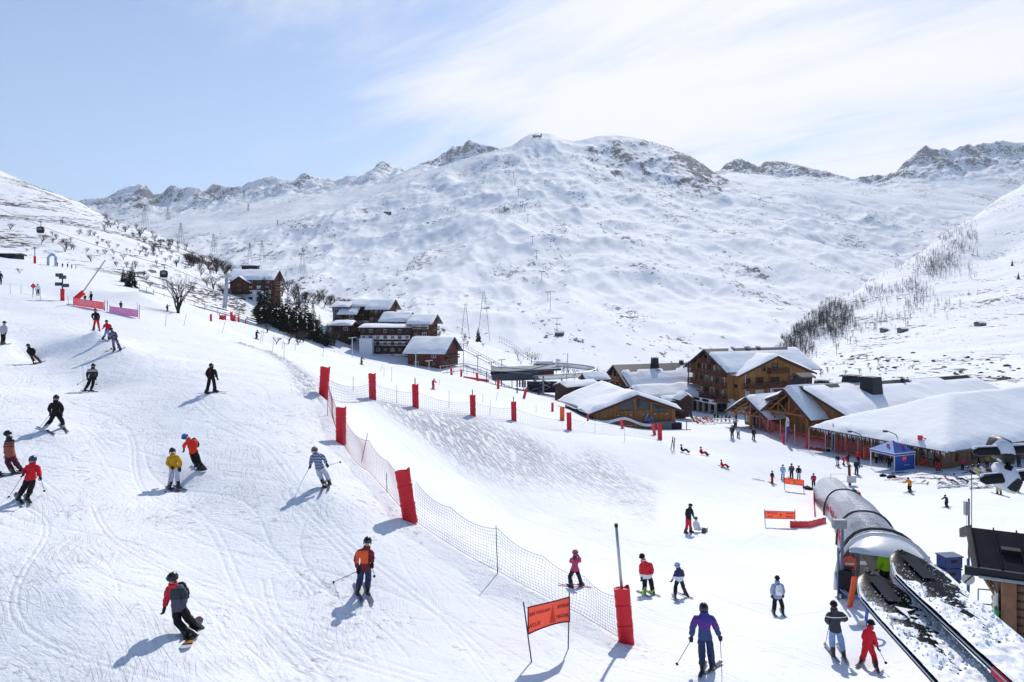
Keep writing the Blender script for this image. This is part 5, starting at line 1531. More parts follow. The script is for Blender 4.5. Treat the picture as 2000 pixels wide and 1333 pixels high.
def lodge():
    """low restaurant with a big snow roof, half sunk behind the bank"""
    r = empty('lodge', (13.5, 118, -20.2), R_(13), 'low wooden ski lodge with wavy snow covered roof and slatted honey walls', 'lodge')
    gable_walls(r, 0, 14.5, 0, 16, 0, 2.9, 5.4, 'y', W_HONEY)
    gable_roof(r, 0, 14.5, 0, 16, 2.9, 5.4, 'y', 1.1, .75, (0, 0), 21, sag=-.25)
    # window band under the gable
    for x0, x1, zt0, zt1 in ((4.2, 6.9, 4.2, 5.0), (7.5, 9.9, 4.9, 4.2), (10.2, 13.2, 3.9, 3.0)):
        m = MB(); m.prism([(x0, 3.0 if x0 < 10 else 2.6), (x1, 3.0 if x0 < 10 else 2.5), (x1, zt1), (x0, zt0)], -.06, .04); f = m.build('window', PANE, r)
        k = MB()
        k.beam((x0, -.08, zt0), (x1, -.08, zt1), .08, .1); k.beam((x0, -.08, 3.0 if x0 < 10 else 2.6), (x1, -.08, 3.0 if x0 < 10 else 2.5), .08, .1)
        k.build('window_frame', DTIMBER, f)
    for x in (3.6, 7.2, 10.05, 13.9): box_part('timber_post', r, (x, -.1, 2.2), (.28, .22, 4.0 if x < 12 else 3.2), TIMBER)
    for i in range(6): box_part('wall_light', r, (2.0 + i * 2.2, -.08, 2.2), (.16, .1, .16), FRAMEW)
    # glazed left side
    gl = MB(); gl.box((-.06, 7.5, 1.2), (.08, 14.6, 2.2)); gl.build('glass_front', mat('smoked_glass', (.05, .06, .07), .15, .2, .5, .8, 0, 40, .6), r)
    for i in range(8): box_part('mullion', r, (-.1, .4 + i * 2.1, 1.3), (.1, .12, 2.6), DARKSTEEL)
    # snow topped parapet and the bar front
    rows = []
    for i in range(24):
        t = i / 23; x = -.6 + 9.6 * t; zt = 1.85 - .25 * math.sin(t * 9) - 1.9 * max(0, t - .52)
        rows.append([(x, -2.5, zt - .25), (x, -2.6, zt), (x, -2.35, zt + .2), (x, -1.95, zt + .05), (x, -1.9, zt - .25)])
    m = MB(); m.grid(rows); m.build('snow_layer', M_ROOFSNOW, r, smooth=True)
    rows = [[(p[2][0], -2.2, -1.0), (p[2][0], -2.2, p[2][2] - .2)] for p in rows]
    m = MB(); m.grid(rows); m.build('parapet', W_AMBER, r)
    for i in range(8):
        x = .2 + i * .85; box_part('railing_post', r, (x, -3.0, .45), (.07, .07, 1.1), mat('rail_timber', srgb(200, 170, 120), .6))
    box_part('rail', r, (3.2, -3.0, 1.0), (6.2, .06, .07), mat('rail_timber', srgb(200, 170, 120), .6))
    box_part('bar_front', r, (11.2, -1.6, .3), (4.6, 1.6, 1.9), STONE)
    box_part('bar_counter', r, (13.6, -2.0, .35), (1.8, .9, 1.3), BLACKM)
    lg = MB(); lg.box((0, 0, .12), (1.6, .08, .35)); lg.tube([(-.55, 0, .3), (-.2, 0, .95), (.05, 0, .55), (.3, 0, .8), (.6, 0, .3)], .14, 5); lg.ball((-.2, 0, 1.0), .16, 8, 6)
    lg.build('wall_emblem', mat('blue_white_emblem', srgb(120, 160, 214), .5, 0, .5, 2), r, (9.6, -.16, 1.2))
    return r
lodge()

def timber_hall():
    a = R_(26)
    r = empty('timber_hall', (53.5, 89, -20.5), a, 'long timber hall with snow covered hip roof and two open gable porches', 'hall')
    # ---- hip roofed wing nearest the piste
    wl = MB(); wl.box((20, 9, 1.4), (39.2, 17.4, 2.8)); wl.build('wall', W_GREYB, r)
    eo, ez, rz_ = 1.2, 2.85, 7.7
    c = [(-eo, -eo, ez), (42, -eo, ez), (42, 18 + eo, ez), (-eo, 18 + eo, ez), (15.8, 9, rz_), (42, 9, rz_)]
    hp = MB(); hp.add(c + [(p[0], p[1], p[2] + .2) for p in c[:4]], [(0, 1, 5, 4), (0, 4, 3), (3, 4, 5, 2), (0, 3, 2, 1)]); hp.build('roof', ROOFM, r)
    # snow over the hip: offset and softened
    def hipz(x, y):
        return min(ez + (y + eo) * (rz_ - ez) / (9 + eo), ez + (18 + eo - y) * (rz_ - ez) / (9 + eo), ez + (x + eo) * (rz_ - ez) / (15.8 + eo), rz_)
    rows = []
    nx, ny = 64, 34
    for i in range(nx + 1):
        x = -eo - .1 + (42 + eo) * i / nx; row = []
        for j in range(ny + 1):
            y = -eo - .1 + (18 + 2 * eo + .2) * j / ny
            z = (hipz(x, y) * 6 + hipz(x - .4, y) + hipz(x + .4, y) + hipz(x, y - .4) + hipz(x, y + .4)) / 10
            ed = min(x + eo + .1, y + eo + .1, 18 + eo + .1 - y)
            ed -= .25 + .8 * float(vnoise(np.array([(x + y) * .9]), np.array([(x - y) * .9]), 2)[0])
            n = float(vnoise(np.array([x * .22]), np.array([y * .3]), 4)[0])
            row.append((x, y, z + -.02 + .46 * max(0, min(1, ed / .7)) ** .5 * (1 + .5 * n)))
        rows.append(row)
    m = MB(); m.grid(rows)
    m.grid([[(p[0], p[1], hipz(p[0], p[1]) + .0) for p in [q[0] for q in rows]], [q[0] for q in rows]])
    m.grid([[(p[0], p[1], hipz(p[0], p[1]) + .0) for p in rows[0]], rows[0]])
    m.build('snow_layer', M_ROOFSNOW, r, smooth=True, sharp=65)
    # eaves, icicle line, windows and posts of the wing
    for i in range(16):
        box_part('rafter_end', r, (-.75, .2 + i * 1.15, 2.72), (1.1, .14, .2), DTIMBER)
    box_part('gutter', r, (-1.22, 9, 2.78), (.14, 20.4, .16), BLACKM); box_part('gutter', r, (20, -1.22, 2.78), (42, .14, .16), BLACKM)
    ic = MB()
    rr = random.Random(3)
    for i in range(150):
        y = -1.1 + 20.2 * rr.random(); l = .15 + .5 * rr.random() ** 2
        ic.add([(-1.26, y - .05, 2.72), (-1.26, y + .05, 2.72), (-1.18, y, 2.72), (-1.23, y, 2.72 - l)], [(0, 1, 3), (1, 2, 3), (2, 0, 3)])
    ic.build('icicle', mat('ice', (.75, .8, .86), .15, 0, .05), r)['kind'] = 'stuff'
    for i, y in enumerate((2.2, 5.0, 9.6, 13.2, 16.4)):
        window(r, (.37, y, 1.75), 1.7, 1.0, LEFT, DTIMBER, 1)
    for i, y in enumerate((1.0, 4.0, 7.4, 11.4, 15.0)):
        box_part('timber_post', r, (.3, y, 1.4), (.22, .22, 2.8), TIMBER)
    for x, w in ((3.2, .4), (7.5, 2.4), (12, 2.0), (17, 2.4)):
        window(r, (x, .27, 1.5), w, 1.0, 0, DTIMBER, 1)
    # ---- back hall with its long dark ridge
    gable_walls(r, 5, 47, 18.5, 33.5, 0, 4.6, 7.6, 'x', W_AMBER)
    gable_roof(r, 5, 47, 18.5, 33.5, 4.6, 7.6, 'x', 1.0, .55, (1.1, 0), 31, BLACKM)
    sm = MB()
    for i in range(44): sm.beam((26 + i * .5, 25.8, 7.95), (26 + i * .5, 23.4, 7.0), .05, .06)
    sm.build('roof_seam', BLACKM, r)['kind'] = 'stuff'
    # ---- two porches
    for (u0, u1, v0, v1, ze, za, seed, deep) in ((2.1, 21, 22.2, 30.6, 3.9, 7.3, 41, 1), (1.9, 20, 30.4, 38.6, 2.6, 5.1, 42, 0)):
        back = u0 + (3.2 if deep else 2.4)
        gable_walls(r, back, u1, v0 + .5, v1 - .5, 0, ze, za - .25, 'x', W_AMBER, 'porch_wall')
        gable_roof(r, u0, u1, v0, v1, ze, za, 'x', 1.0, .6, (0, 0), seed)
        vm = (v0 + v1) / 2
        # open truss and log posts
        t = MB()
        pit = (za - ze) / ((v1 - v0) / 2)
        t.tube([(u0 + .2, v0 - .5, ze - .35), (u0 + .2, v1 + .5, ze - .35)], .17, 8)
        for s, e in ((-1, v0), (1, v1)):
            t.tube([(u0 + .2, e, ze - .25), (u0 + .2, vm, za - .35)], .15, 8)
            t.tube([(u0 + .2, vm + s * .35, ze - .3), (u0 + .2, vm + s * (v1 - v0) * .26, ze + pit * (v1 - v0) * .24 - .4)], .11, 6)
        t.tube([(u0 + .2, vm, ze - .35), (u0 + .2, vm, za - .4)], .13, 8)
        for s in (-.27, .27): t.tube([(u0 + .2, vm + s * (v1 - v0), ze - .35), (u0 + .2, vm + s * (v1 - v0), ze + pit * (v1 - v0) * .2)], .10, 6)
        t.build('truss', TIMBER, r, smooth=True, sharp=50)
        for v in (v0 + .6, v1 - .6) + ((vm,) if not deep else ()):
            p_ = MB(); p_.tube([(u0 + .2, v, -.6), (u0 + .2, v, ze - .3)], .24, 9); p_.build('log_post', TIMBER, r, smooth=True, sharp=60)
            if deep:
                q_ = MB(); q_.tube([(u0 + .2, v, 1.6), (u0 + .2, v + (1.1 if v < vm else -1.1), ze - .4)], .12, 6); q_.build('brace', TIMBER, r)
        for i in range(8):
            v = v0 + .3 + (v1 - v0 - .6) * i / 7
            z = za - pit * abs(v - vm) - .12
            box_part('purlin', r, (u0 + .2, v, z), (2.2, .18, .2), TIMBER)
        window(r, (back - .03, vm - 1.2, 1.5), 1.7, 2.6, LEFT, DTIMBER, 1); window(r, (back - .03, vm + 1.4, 1.5), 1.6, 2.6, LEFT, DTIMBER, 1)
        if deep:
            window(r, (back - .03, vm + 1.6, 4.4), 1.2, 1.5, LEFT, DTIMBER, 0, CURTAIN); window(r, (back - .03, vm - 1.7, 4.0), .7, 1.4, LEFT, DTIMBER, 0, CURTAIN)
            window(r, (back - .03, vm + 2.6, 3.7), .6, 1.2, LEFT, DTIMBER, 0, CURTAIN)
        else:
            window(r, (back - .03, v1 - 1.3, 1.4), 1.4, 2.0, LEFT, DTIMBER, 1, CURTAIN)
    cl = MB(); cl.M = Matrix.Rotation(R_(-90), 4, 'Y'); cl.lathe([(.45, 0), (.45, .08)], 18); clo = cl.build('round_sign', FRAMEW, r, (4.25, 31.8, 2.2))
    c2 = MB(); c2.M = Matrix.Rotation(R_(-90), 4, 'Y'); c2.lathe([(.33, .083), (.33, .1)], 16); c2.build('sign_face', mat('sign_grey_face', srgb(120, 122, 130), .5, 0, .5, 8), clo)
    # white lettering block on the porch side wall
    wb = MB()
    for i in range(4):
        for j in range(5): 
            if (i * 3 + j * 5) % 4: wb.box((6.4 + j * .34 + (i % 2) * .1, 22.66, 2.0 + i * .42), (.22, .04, .16))
    wb.build('wall_lettering', FRAMEW, r)
    box_part('notice_board', r, (5.4, 22.62, .9), (.7, .06, 1.2), FRAMEW)
    chimney(r, (16.2, 22.4, 5.8), 2.6, 3.4, BLACKM, False, .82)
    chimney(r, (17.4, 27, 7.3), 2.4, 1.5, BLACKM); chimney(r, (12.6, 29, 6.6), 2.0, 1.4, BLACKM)
    chimney(r, (27, 24.6, 7.2), .5, 1.0, BLACKM)
    return r
timber_hall()

def residence():
    """brown stepped holiday apartments: separate blocks that climb the hill"""
    def block(name, label, px0, px1, pyb, pyt, Y, depth, rz, wallm, ridge, pitch, floors, snow=.6, white=(), oh=1.2, cols=5, seed=0, bal=(), chim=0, base_drop=6, full=False):
        x0 = (px0 - CX) / FPX * Y; w = (px1 - px0) / FPX * Y; zb = (HY - pyb) / FPX * Y; h = (pyb - pyt) / FPX * Y
        r = empty(name, (x0, Y, zb), rz, label, 'apartment block', 'brown apartment blocks on the left hillside')
        half = (depth if ridge == 'x' else w) / 2
        gable_walls(r, 0, w, 0, depth, -base_drop, h, h + pitch * half, ridge, wallm)
        gable_roof(r, 0, w, 0, depth, h, h + pitch * half, ridge, oh, snow, (.5, 0), seed + 50)
        fh = h / floors
        for f in range(floors):
            zc = fh * (f + .5)
            if f in white:
                b = MB(); b.box((w / 2, -.04, zc), (w * .97, .06, fh * (.99 if full else .66))); b.build('white_wall_band', RENDERW, r)
            for i in range(cols):
                x = w * (i + .5) / cols
                window(r, (x, -.08 if f in white else -.03, zc + .05), min(1.3, w / cols * .45), fh * .48, 0, FRAMED if (i + f) % 2 else FRAMEW, 1, CURTAIN if (i * 5 + f * 3 + seed) % 5 == 0 else PANE)
            if f in bal:
                balcony(r, (w / 2, -.02, fh * f + .05), w * .92, 1.2, 0, W_DARK, .95, 2)
        for f in range(floors):      # right end wall
            for i in range(max(2, int(depth / 4))):
                y = depth * (i + .5) / max(2, int(depth / 4))
                window(r, (w + .03, y, fh * (f + .5)), 1.2, fh * .5, RIGHT, FRAMED, 1)
            if f: balcony(r, (w + .02, depth / 2, fh * f), depth * .8, 1.1, RIGHT, W_BROWN, .95, 2)
        for i in range(chim): chimney(r, (w * (.35 + .25 * i), depth * .55, h + pitch * half * .8), .9, 1.2, RENDERG)
        return r
    u = block('apartment_block', 'brown and white apartment block standing alone above the conifers', 449, 528, 600, 545, 247, 13, R_(4), W_REDB, 'x', .48, 5, .7, (0, 1, 2), 1.3, 5, 1, (), 2, 6, True)
    # low front gable of that block
    w_ = (528 - 449) / FPX * 247
    gable_walls(u, 1.0, 6.5, -1.6, 3, 4.6, 8.4, 10.2, 'y', W_REDB, 'bay_wall'); gable_roof(u, 1.0, 6.5, -1.6, 3.5, 8.4, 10.2, 'y', .8, .5, (0, 0), 61)
    for z in (5.6, 7.4): window(u, (3.75, -1.64, z), 1.6, 1.1, 0, FRAMED)
    balcony(u, (4, -1.6, 4.4), 6.4, 1.2, 0, W_DARK, .95, 2)
    block('apartment_block', 'five storey brown apartment front with white bands under a flat snow roof', 703, 803, 714, 641, 236, 11, R_(-3), W_DARK, 'x', .16, 6, .45, (1, 3, 4), .6, 7, 2, (1, 3, 5))
    block('apartment_block', 'plain red brown tower block with a wide hooded roof', 804, 838, 706, 631, 236, 12, R_(-8), W_REDB, 'x', .42, 5, .6, (4,), 1.6, 2, 3, (4,))
    block('apartment_block', 'lowest red brown apartment block with a broad snowy roof and balconied end', 797, 868, 718, 687, 222, 15, R_(-14), W_REDB, 'x', .55, 2, .8, (), 1.4, 2, 4)
    block('apartment_block', 'brown apartment block under the tallest gable of the terrace', 722, 757, 665, 602, 252, 11, R_(-8), W_BROWN, 'x', .52, 4, .6, (0, 1), 1.5, 4, 5, (1, 2, 3))
    block('apartment_block', 'brown apartment block with a gable in the middle of the terrace', 748, 792, 668, 626, 244, 10, R_(-8), W_BROWN, 'x', .50, 3, .6, (0,), 1.4, 4, 6, (1, 2))
    block('apartment_block', 'uppermost brown apartment block with dark hipped dormer', 684, 722, 650, 598, 258, 11, R_(-6), W_DARK, 'x', .40, 4, .55, (0, 1), 1.2, 4, 7, (1, 2, 3))
    block('apartment_block', 'grey sided apartment block at the left end of the terrace', 650, 680, 650, 600, 256, 10, R_(-4), mat('blue_grey_cladding', srgb(92, 96, 108), .7), 'x', .30, 3, .5, (), .9, 2, 8)
    block('apartment_block', 'small brown block with white snow cap left of the terrace', 650, 684, 662, 636, 240, 8, R_(-2), W_DARK, 'x', .28, 2, .7, (), .9, 2, 9)
    block('apartment_block', 'narrow brown block with lean snow roof beside the grey sided one', 664, 694, 640, 613, 254, 9, R_(-5), W_BROWN, 'x', .55, 2, .6, (), 1.0, 2, 10)
    r = empty('metal_shed', P(703, 676, 233), 0, 'white ribbed metal stair tower against the brown apartment front', 'stair tower')
    b = MB(); b.box((2.2, 0, -1.0), (4.2, 3, 7)); b.build('tower_wall', mat('white_sheet', srgb(206, 210, 222), .5, 0, .05), r)
    sm = MB()
    for i in range(9): sm.box((.3 + i * .48, -1.53, -1.0), (.06, .06, 6.9))
    sm.build('rib', mat('white_sheet', srgb(206, 210, 222), .5, 0, .05), r)
residence()

# small huts and roofs
def hut(px, py, Y, w, d, h, rz, label, wallm=W_DARK, snow=.5, pitch=.4, ridge='x', name='hut'):
    p = P(px, py, Y)
    r = empty(name, p, rz, label, 'hut')
    hf = (d if ridge == 'x' else w) / 2
    gable_walls(r, -w / 2, w / 2, 0, d, -1.5, h, h + pitch * hf, ridge, wallm)
    gable_roof(r, -w / 2, w / 2, 0, d, h, h + pitch * hf, ridge, .4, snow, seed=int(px) % 17)
    box_part('door', r, (-w * .18, -.03, h * .4), (w * .2, .08, h * .75), FRAMED)
    window(r, (w * .22, -.03, h * .55), w * .22, h * .3, 0)
    return r
hut(1064, 722, 180, 4.6, 4, 1.2, R_(-3), 'brown hut with a flat snow slab roof by the lift station', W_BROWN, .7, .12)
hut(1341, 800, 138, 2.4, 2.2, 1.9, R_(20), 'dark sales hut with thick snow cap left of the hotel arcade', W_DARK, .55, .6, 'y')
hut(1320, 806, 140, 4.5, 3, 2.2, R_(20), 'small weathered hut behind the snow capped sales hut', W_GREYB, .35, .35)
hut(1576, 757, 128, 2.4, 2.2, 1.8, R_(20), 'slate grey shed at the right end of the hotel', BLACKM, 0, .4)
hut(1140, 770, 150, 9, 4, 1.6, R_(35), 'low dark shelter with snowy roof behind the lift ring', W_DARK, .4, .3)
hut(1168, 760, 156, 5, 4, 2.0, R_(15), 'little hut with white roof left of the brown chalet', W_BROWN, .5, .45)
STONEH = STONE
for (px, py, w, lab) in ((1768, 648, 6.5, 'stone hut nearest the wooded gully on the right hillside'), (1731, 648, 4.2, 'smallest stone hut on the right hillside'), (1920, 637, 6.0, 'stone hut highest on the open right hillside')):
    g = cast(px, py); hut(px, py, g.y, w, 4, 1.7, R_(20), lab, STONEH, .4, .45)
h_far = hut(757, 419, 2100, 22, 14, 7, R_(10), 'lone dark restaurant hut high on the far mountain', W_DARK, 1.5, .4)
h_barn = hut(1092, 657, 820, 10, 7, 3.6, R_(-10), 'dark barn alone at the foot of the far mountain', W_DARK, .6, .5)
hut(487, 524, 330, 7, 4, .9, R_(5), 'low dark avalanche gallery above the lone apartment block', BLACKM, .5, .1)
hut(4, 504, 170, 5.5, 4, .8, R_(5), 'long dark shelter at the left edge on the upper slope', BLACKM, .15, .1)

def kiosk():
    """log cabin at the right edge, roof hipped at the near side"""
    c = cast(1945, 1222)
    Y = c.y
    r = empty('log_cabin', (15.35, 22.2, -11.3), R_(-27), 'log cabin with black standing seam roof at the right edge', 'cabin')
    # local: x along the front to the right, y away; left wall runs away from the camera
    L, D, H = 6.0, 2.5, 3.2
    def logs(n, x0, y0, x1, y1, z0, rad, nm='log'):
        b = MB(); b.tube([(x0, y0, 0), (x0 + (x1 - x0) * .5, y0 + (y1 - y0) * .5, .01), (x1, y1, 0)], rad, 9)
        me = b.mesh('log', [mat('old_log', srgb(124, 96, 76), .8, 0, .35, 2.5, .02, 9)], True)
        for i in range(n):
            link(nm, me, r, (0, 0, z0 + i * rad * 1.86))
    logs(13, .2, 0, 1.35, 0, .14, .135)
    logs(13, 2.6, 0, L, 0, .14, .135)
    logs(13, 0, .1, 0, D, .14, .135)
    box_part('corner_post', r, (.02, -.06, H / 2), (.36, .34, H), mat('old_post', srgb(136, 100, 78), .8, 0, .3, 3))
    box_part('door_frame', r, (1.45, -.12, 1.35), (.16, .16, 2.7), mat('old_post', srgb(136, 100, 78), .8, 0, .3, 3))
    box_part('lintel', r, (2.1, -.14, 2.62), (1.6, .18, .2), mat('old_post', srgb(136, 100, 78), .8, 0, .3, 3))
    for i in range(5):
        box_part('door_board', r, (1.62 + i * .2, -.06, 1.0), (.185, .07, 2.0), mat('old_door', srgb(110, 78, 62), .8, 0, .3, 4))
    box_part('window', r, (2.1, -.05, 2.22), (.95, .06, .5), CURTAIN)
    box_part('notice_board', r, (-.26, .5, 1.75), (.06, .75, 1.2), FRAMEW)
    box_part('green_board', r, (-.32, -.24, 1.25), (.07, .34, 1.5), mat('green_board', srgb(40, 150, 84), .5, 0, .1))
    # roof: ridge along x, front slope comes down over the front wall
    e0, e1, zr, ze = -.7, 1.2, 3.98, 3.27
    X0 = -.85
    n = 11
    for i in range(n):
        x = X0 + .62 * i
        b = MB(); t = .05
        b.add([(x + .02, e0, ze), (x + .60, e0, ze), (x + .60, e1, zr), (x + .02, e1, zr), (x + .02, e0, ze + t), (x + .60, e0, ze + t), (x + .60, e1, zr + t), (x + .02, e1, zr + t)],
              [(0, 3, 2, 1), (4, 5, 6, 7), (0, 1, 5, 4), (1, 2, 6, 5), (2, 3, 7, 6), (3, 0, 4, 7)])
        o = b.build('roof_panel', mat('black_roof_panel', (.020, .021, .026), .28, 0, .15, 2, 0, 40, .03), r)
        s_ = MB(); s_.beam((x, e0, ze + .09), (x, e1, zr + .09), .035, .10); s_.build('seam', mat('black_roof_panel', (.020, .021, .026), .28, 0, .15, 2, 0, 40, .03), o)
    b = MB(); b.add([(X0, D + 1, ze), (6, D + 1, ze), (6, e1, zr), (X0, e1, zr)], [(0, 1, 2, 3)]); b.build('back_roof', BLACKM, r)
    for i, (x, t) in enumerate(((X0 + 1.0, .45), (X0 + 2.25, .47), (X0 + 3.5, .49))):
        y = e0 + (e1 - e0) * t; z = ze + (zr - ze) * t
        b = MB(); b.box((x - .05, y, z + .12), (.5, .16, .16), Matrix.Rotation(math.atan2(zr - ze, e1 - e0), 3, 'X')); b.build('roof_vent', mat('vent_black', (.008, .008, .01), .6), r)
    box_part('fascia', r, (2.4, e0 - .05, ze - .06), (7.2, .12, .26), BLACKM)
    gt = MB(); gt.tube([(X0, e0 - .16, ze - .18), (6, e0 - .16, ze - .18)], .05, 6); gt.build('gutter', STEEL, r)
    for y0, y1, z0, z1 in ((e0, e1, ze, zr), (D + 1, e1, ze, zr)):
        b = MB(); b.beam((X0 - .06, y0, z0 - .08), (X0 - .06, y1, z1 - .06), .12, .30); b.build('barge_board', BLACKM, r)
    for y, z in ((.1, 2.9), (e1, 4.4), (D, 2.9)):
        z = min(z, 3.7) if y > .5 else 3.3
        b = MB(); b.tube([(X0 + .05, y, z - .1), (.6, y, z - .1)], .15, 8); b.build('purlin', mat('old_log', srgb(124, 96, 76), .8, 0, .35, 2.5, .02, 9), r, smooth=True)
    gw = MB(); gw.add([(.02, 0, H - .3), (.02, D, H - .3), (.02, e1, zr - .2)], [(0, 1, 2)]); gw.build('gable_boards', W_DARK, r)
    # leftover snow on the front slope
    rows = []
    for i in range(15):
        row = []
        for j in range(9):
            ti, tj = i / 14, j / 8
            x = .75 + 4.6 * ti; q = .10 + .34 * tj + .05 * math.sin(i * 1.3) * (tj - .5)
            y = e0 + (e1 - e0) * q; z = ze + (zr - ze) * q
            e = min(1, min(ti * 6, 1)) * math.sin(math.pi * min(1, max(0, tj))) ** .5
            row.append((x, y, z + .05 + .24 * e * (1 + .5 * float(vnoise(np.array([i * .4]), np.array([j * .5]), 3)[0]))))
        rows.append(row)
    m = MB(); m.grid(rows); m.build('snow_layer', M_ROOFSNOW, r, smooth=True)
    # braces under the eave on the left wall
    for y in (.5, 1.9):
        b = MB(); b.tube([(-.1, y, 1.9), (-.8, y, 3.1)], .07, 6); b.build('brace', mat('old_log', srgb(124, 96, 76), .8, 0, .35, 2.5, .02, 9), r)
    return r
KIOSK = kiosk()
# ---------------------------------------------------------------- padded posts, nets, banners, tunnel, near skis
PADM = mat('red_pad', srgb(206, 14, 36), .5, 0, .12, 2.5, .015, 7, .4)
PADO = mat('orange_pad', srgb(226, 92, 36), .5, 0, .12, 2.5, .015, 7, .4)
PADD = mat('faded_red_pad', srgb(214, 60, 66), .55, 0, .2, 3)
NETM = mat('net_cord', srgb(96, 92, 104), .7, 0, .1)
NETR = mat('red_net_cord', srgb(170, 70, 84), .7, 0, .1)
CANEM = mat('slalom_cane', srgb(70, 70, 84), .5, 0, .1)
_PADC = {}
def pad_mesh(m):
    if m.name in _PADC: return _PADC[m.name]
    mb = MB(); rows = []
    rr = random.Random(5)
    for i in range(15):
        z = 2.0 * i / 14
        row = []
        seam = .018 if i in (5, 10) else 0
        for k in range(14):
            a = 2 * math.pi * k / 14
            c, s_ = math.cos(a), math.sin(a)
            r = .27 + rr.uniform(-.012, .012) - seam + (.02 if i == 14 else 0)
            row.append((r * math.copysign(abs(c) ** .6, c), .19 * math.copysign(abs(s_) ** .6, s_) * (r / .27), z + (rr.uniform(-.05, .07) if i == 14 else 0)))
        rows.append(row)
    mb.grid(rows, True); mb.add(rows[0], [tuple(range(14))])
    top = [(p[0] * .72, p[1] * .72, 1.93) for p in rows[-1]]
    mb.grid([rows[-1], top], True); mb.add(top, [tuple(range(13, -1, -1))])
    strap = MB()
    for z in (0,):
        strap.grid([[(.285 * math.copysign(abs(math.cos(a)) ** .6, math.cos(a)), .205 * math.copysign(abs(math.sin(a)) ** .6, math.sin(a)), z + d) for a in [2 * math.pi * k / 14 for k in range(14)]] for d in (-.03, .03)], True)
    post = MB(); post.tube([(0, 0, 1.8), (0, 0, 2.45)], .055, 7)
    _PADC[m.name] = (mb.mesh('pad', [m], True), strap.mesh('strap', [m]), post.mesh('steel_post', [DARKSTEEL]))
    _PADC[m.name][0].set_sharp_from_angle(angle=math.radians(50))
    return _PADC[m.name]
def padded_post(px, py, h, label, m=PADM, lean=(0, 0), post=0.0, w=1.0, group='padded posts beside the piste', snow=True, yaw=0):
    g = cast(px, py); H = h / FPX * g.y
    r = empty('padded_post', (g.x, g.y, g.z - .08), yaw, label, 'padded post', group)
    r.rotation_euler = (R_(lean[1]), R_(lean[0]), yaw)
    a, b, c = pad_mesh(m)
    sc = (H + .08) / 2.0
    p = link('pad', a, r, sc=(sc * w, sc * w, sc)); link('strap', b, p, (0, 0, .7)); link('strap', b, p, (0, 0, 1.4))
    if post: link('steel_post', c, r, (0, 0, sc * 2.0 - 1.8 * .8), sc=(.8, .8, .8 * (1 + post)) if post > 1 else (.8, .8, .8))
    return r
# the near fence, top to bottom of the picture
padded_post(631, 779, 62, 'red padded post at the top corner where both nets begin', lean=(4, 0), w=1.05)
padded_post(666, 866, 70, 'red padded post next to the corner one on the near net')
padded_post(802, 1018, 101, 'leaning red padded post above the orange chested skier', lean=(-9, 0), w=1.0)
big = padded_post(1224, 1256, 108, 'biggest red padded post with a tall steel pole on top', lean=(-5, 0), w=1.0)
tp = MB(); tp.tube([(0, 0, 1.6), (0, 0, 3.72)], .045, 8); tp.build('steel_pole', STEEL, big, smooth=True); tp = MB(); tp.lathe([(.058, 3.70), (.058, 3.80)], 8); tp.build('pole_cap', BLACKM, big)
for px, py, h, lab in ((728, 780, 50, 'red padded post nearest the corner one on the upper net'), (812, 796, 45, 'red padded post above the groomed run, left of the red skier'), (924, 812, 40, 'red padded post halfway along the upper net'),
                       (1004, 822, 37, 'red padded post above the churned bank'), (1112, 840, 34, 'red padded post beside the orange one'), (1289, 859, 31, 'red padded post at the snowy bank corner by the lodge')):
    padded_post(px, py, h, lab, post=1.0 if px in (812, 924, 1004) else 0, lean=(-1.5, 0))
padded_post(1098, 822, 26, 'orange padded post on the lift ring mast', PADO, w=1.25)
for px, py, h, ln, lab in ((1023, 778, 19, 14, 'tilted red padded post at the lift station fence'), (973, 760, 18, 0, 'upright red padded post left of the tilted one by the lift'), (933, 745, 17, -6, 'red padded post with a fallen flap by the lift station'), (1079, 804, 17, 0, 'dark red padded post below the lift ring'),
                       (901, 736, 14, 0, 'small red padded post at the lift walkway'), (882, 733, 16, -4, 'small red padded post left of the lift walkway'), (706, 686, 10, -10, 'pointed red pad in front of the apartment blocks'),
                       (1216, 838, 18, -8, 'red pad leaning on the lodge railing'), (1148, 822, 13, 0, 'short red pad at the lodge glass front'), (1279, 850, 22, -10, 'faded red pad crumpled beside the bank corner post'),
                       (466, 630, 11, 0, 'small red post below the upper bridge, left one'), (480, 633, 9, 0, 'small red post below the upper bridge, right one'), (412, 628, 14, 0, 'red post at the left of the pink fence panel'), (452, 626, 16, 0, 'red post at the right of the pink fence panel'), (350, 612, 7, 0, 'small red pad at the foot of the bare tree')):
    padded_post(px, py, h, lab, PADD if px in (1148, 1216, 1279, 933) else PADM, lean=(ln, 0), group='small padded posts around the lift and the hill')
def lamp_post(px, py, hp, label, pole_px):
    r = padded_post(px, py, hp, label, w=1.1, group=None)
    r.name = 'lamp_post'; r['category'] = 'lamp post'
    H = pole_px / FPX * cast(px, py).y
    b = MB(); b.tube([(0, 0, 1.5), (0, 0, H)], .09, 7); b.build('pole', mat('blue_pole', srgb(60, 64, 90), .5), r)
    return r, H
lp, H_ = lamp_post(122, 588, 23, 'red padded lamp post with four floodlights left of the pink banner', 54)
for i, (dx, z) in enumerate(((-.25, .2), (.05, -.1), (-.3, -1.1), (.3, -1.3))):
    b = MB(); b.box((0, 0, 0), (.9, .35, .5)); b.box((0, -.2, 0), (.7, .06, .36)); b.build('floodlight', mat('lamp_housing', srgb(70, 76, 84), .5), lp, (dx * 1.6, -.1, H_ + z - .4))
lp2, H2 = lamp_post(68, 515, 14, 'red padded post with thin mast high at the upper left', 33)
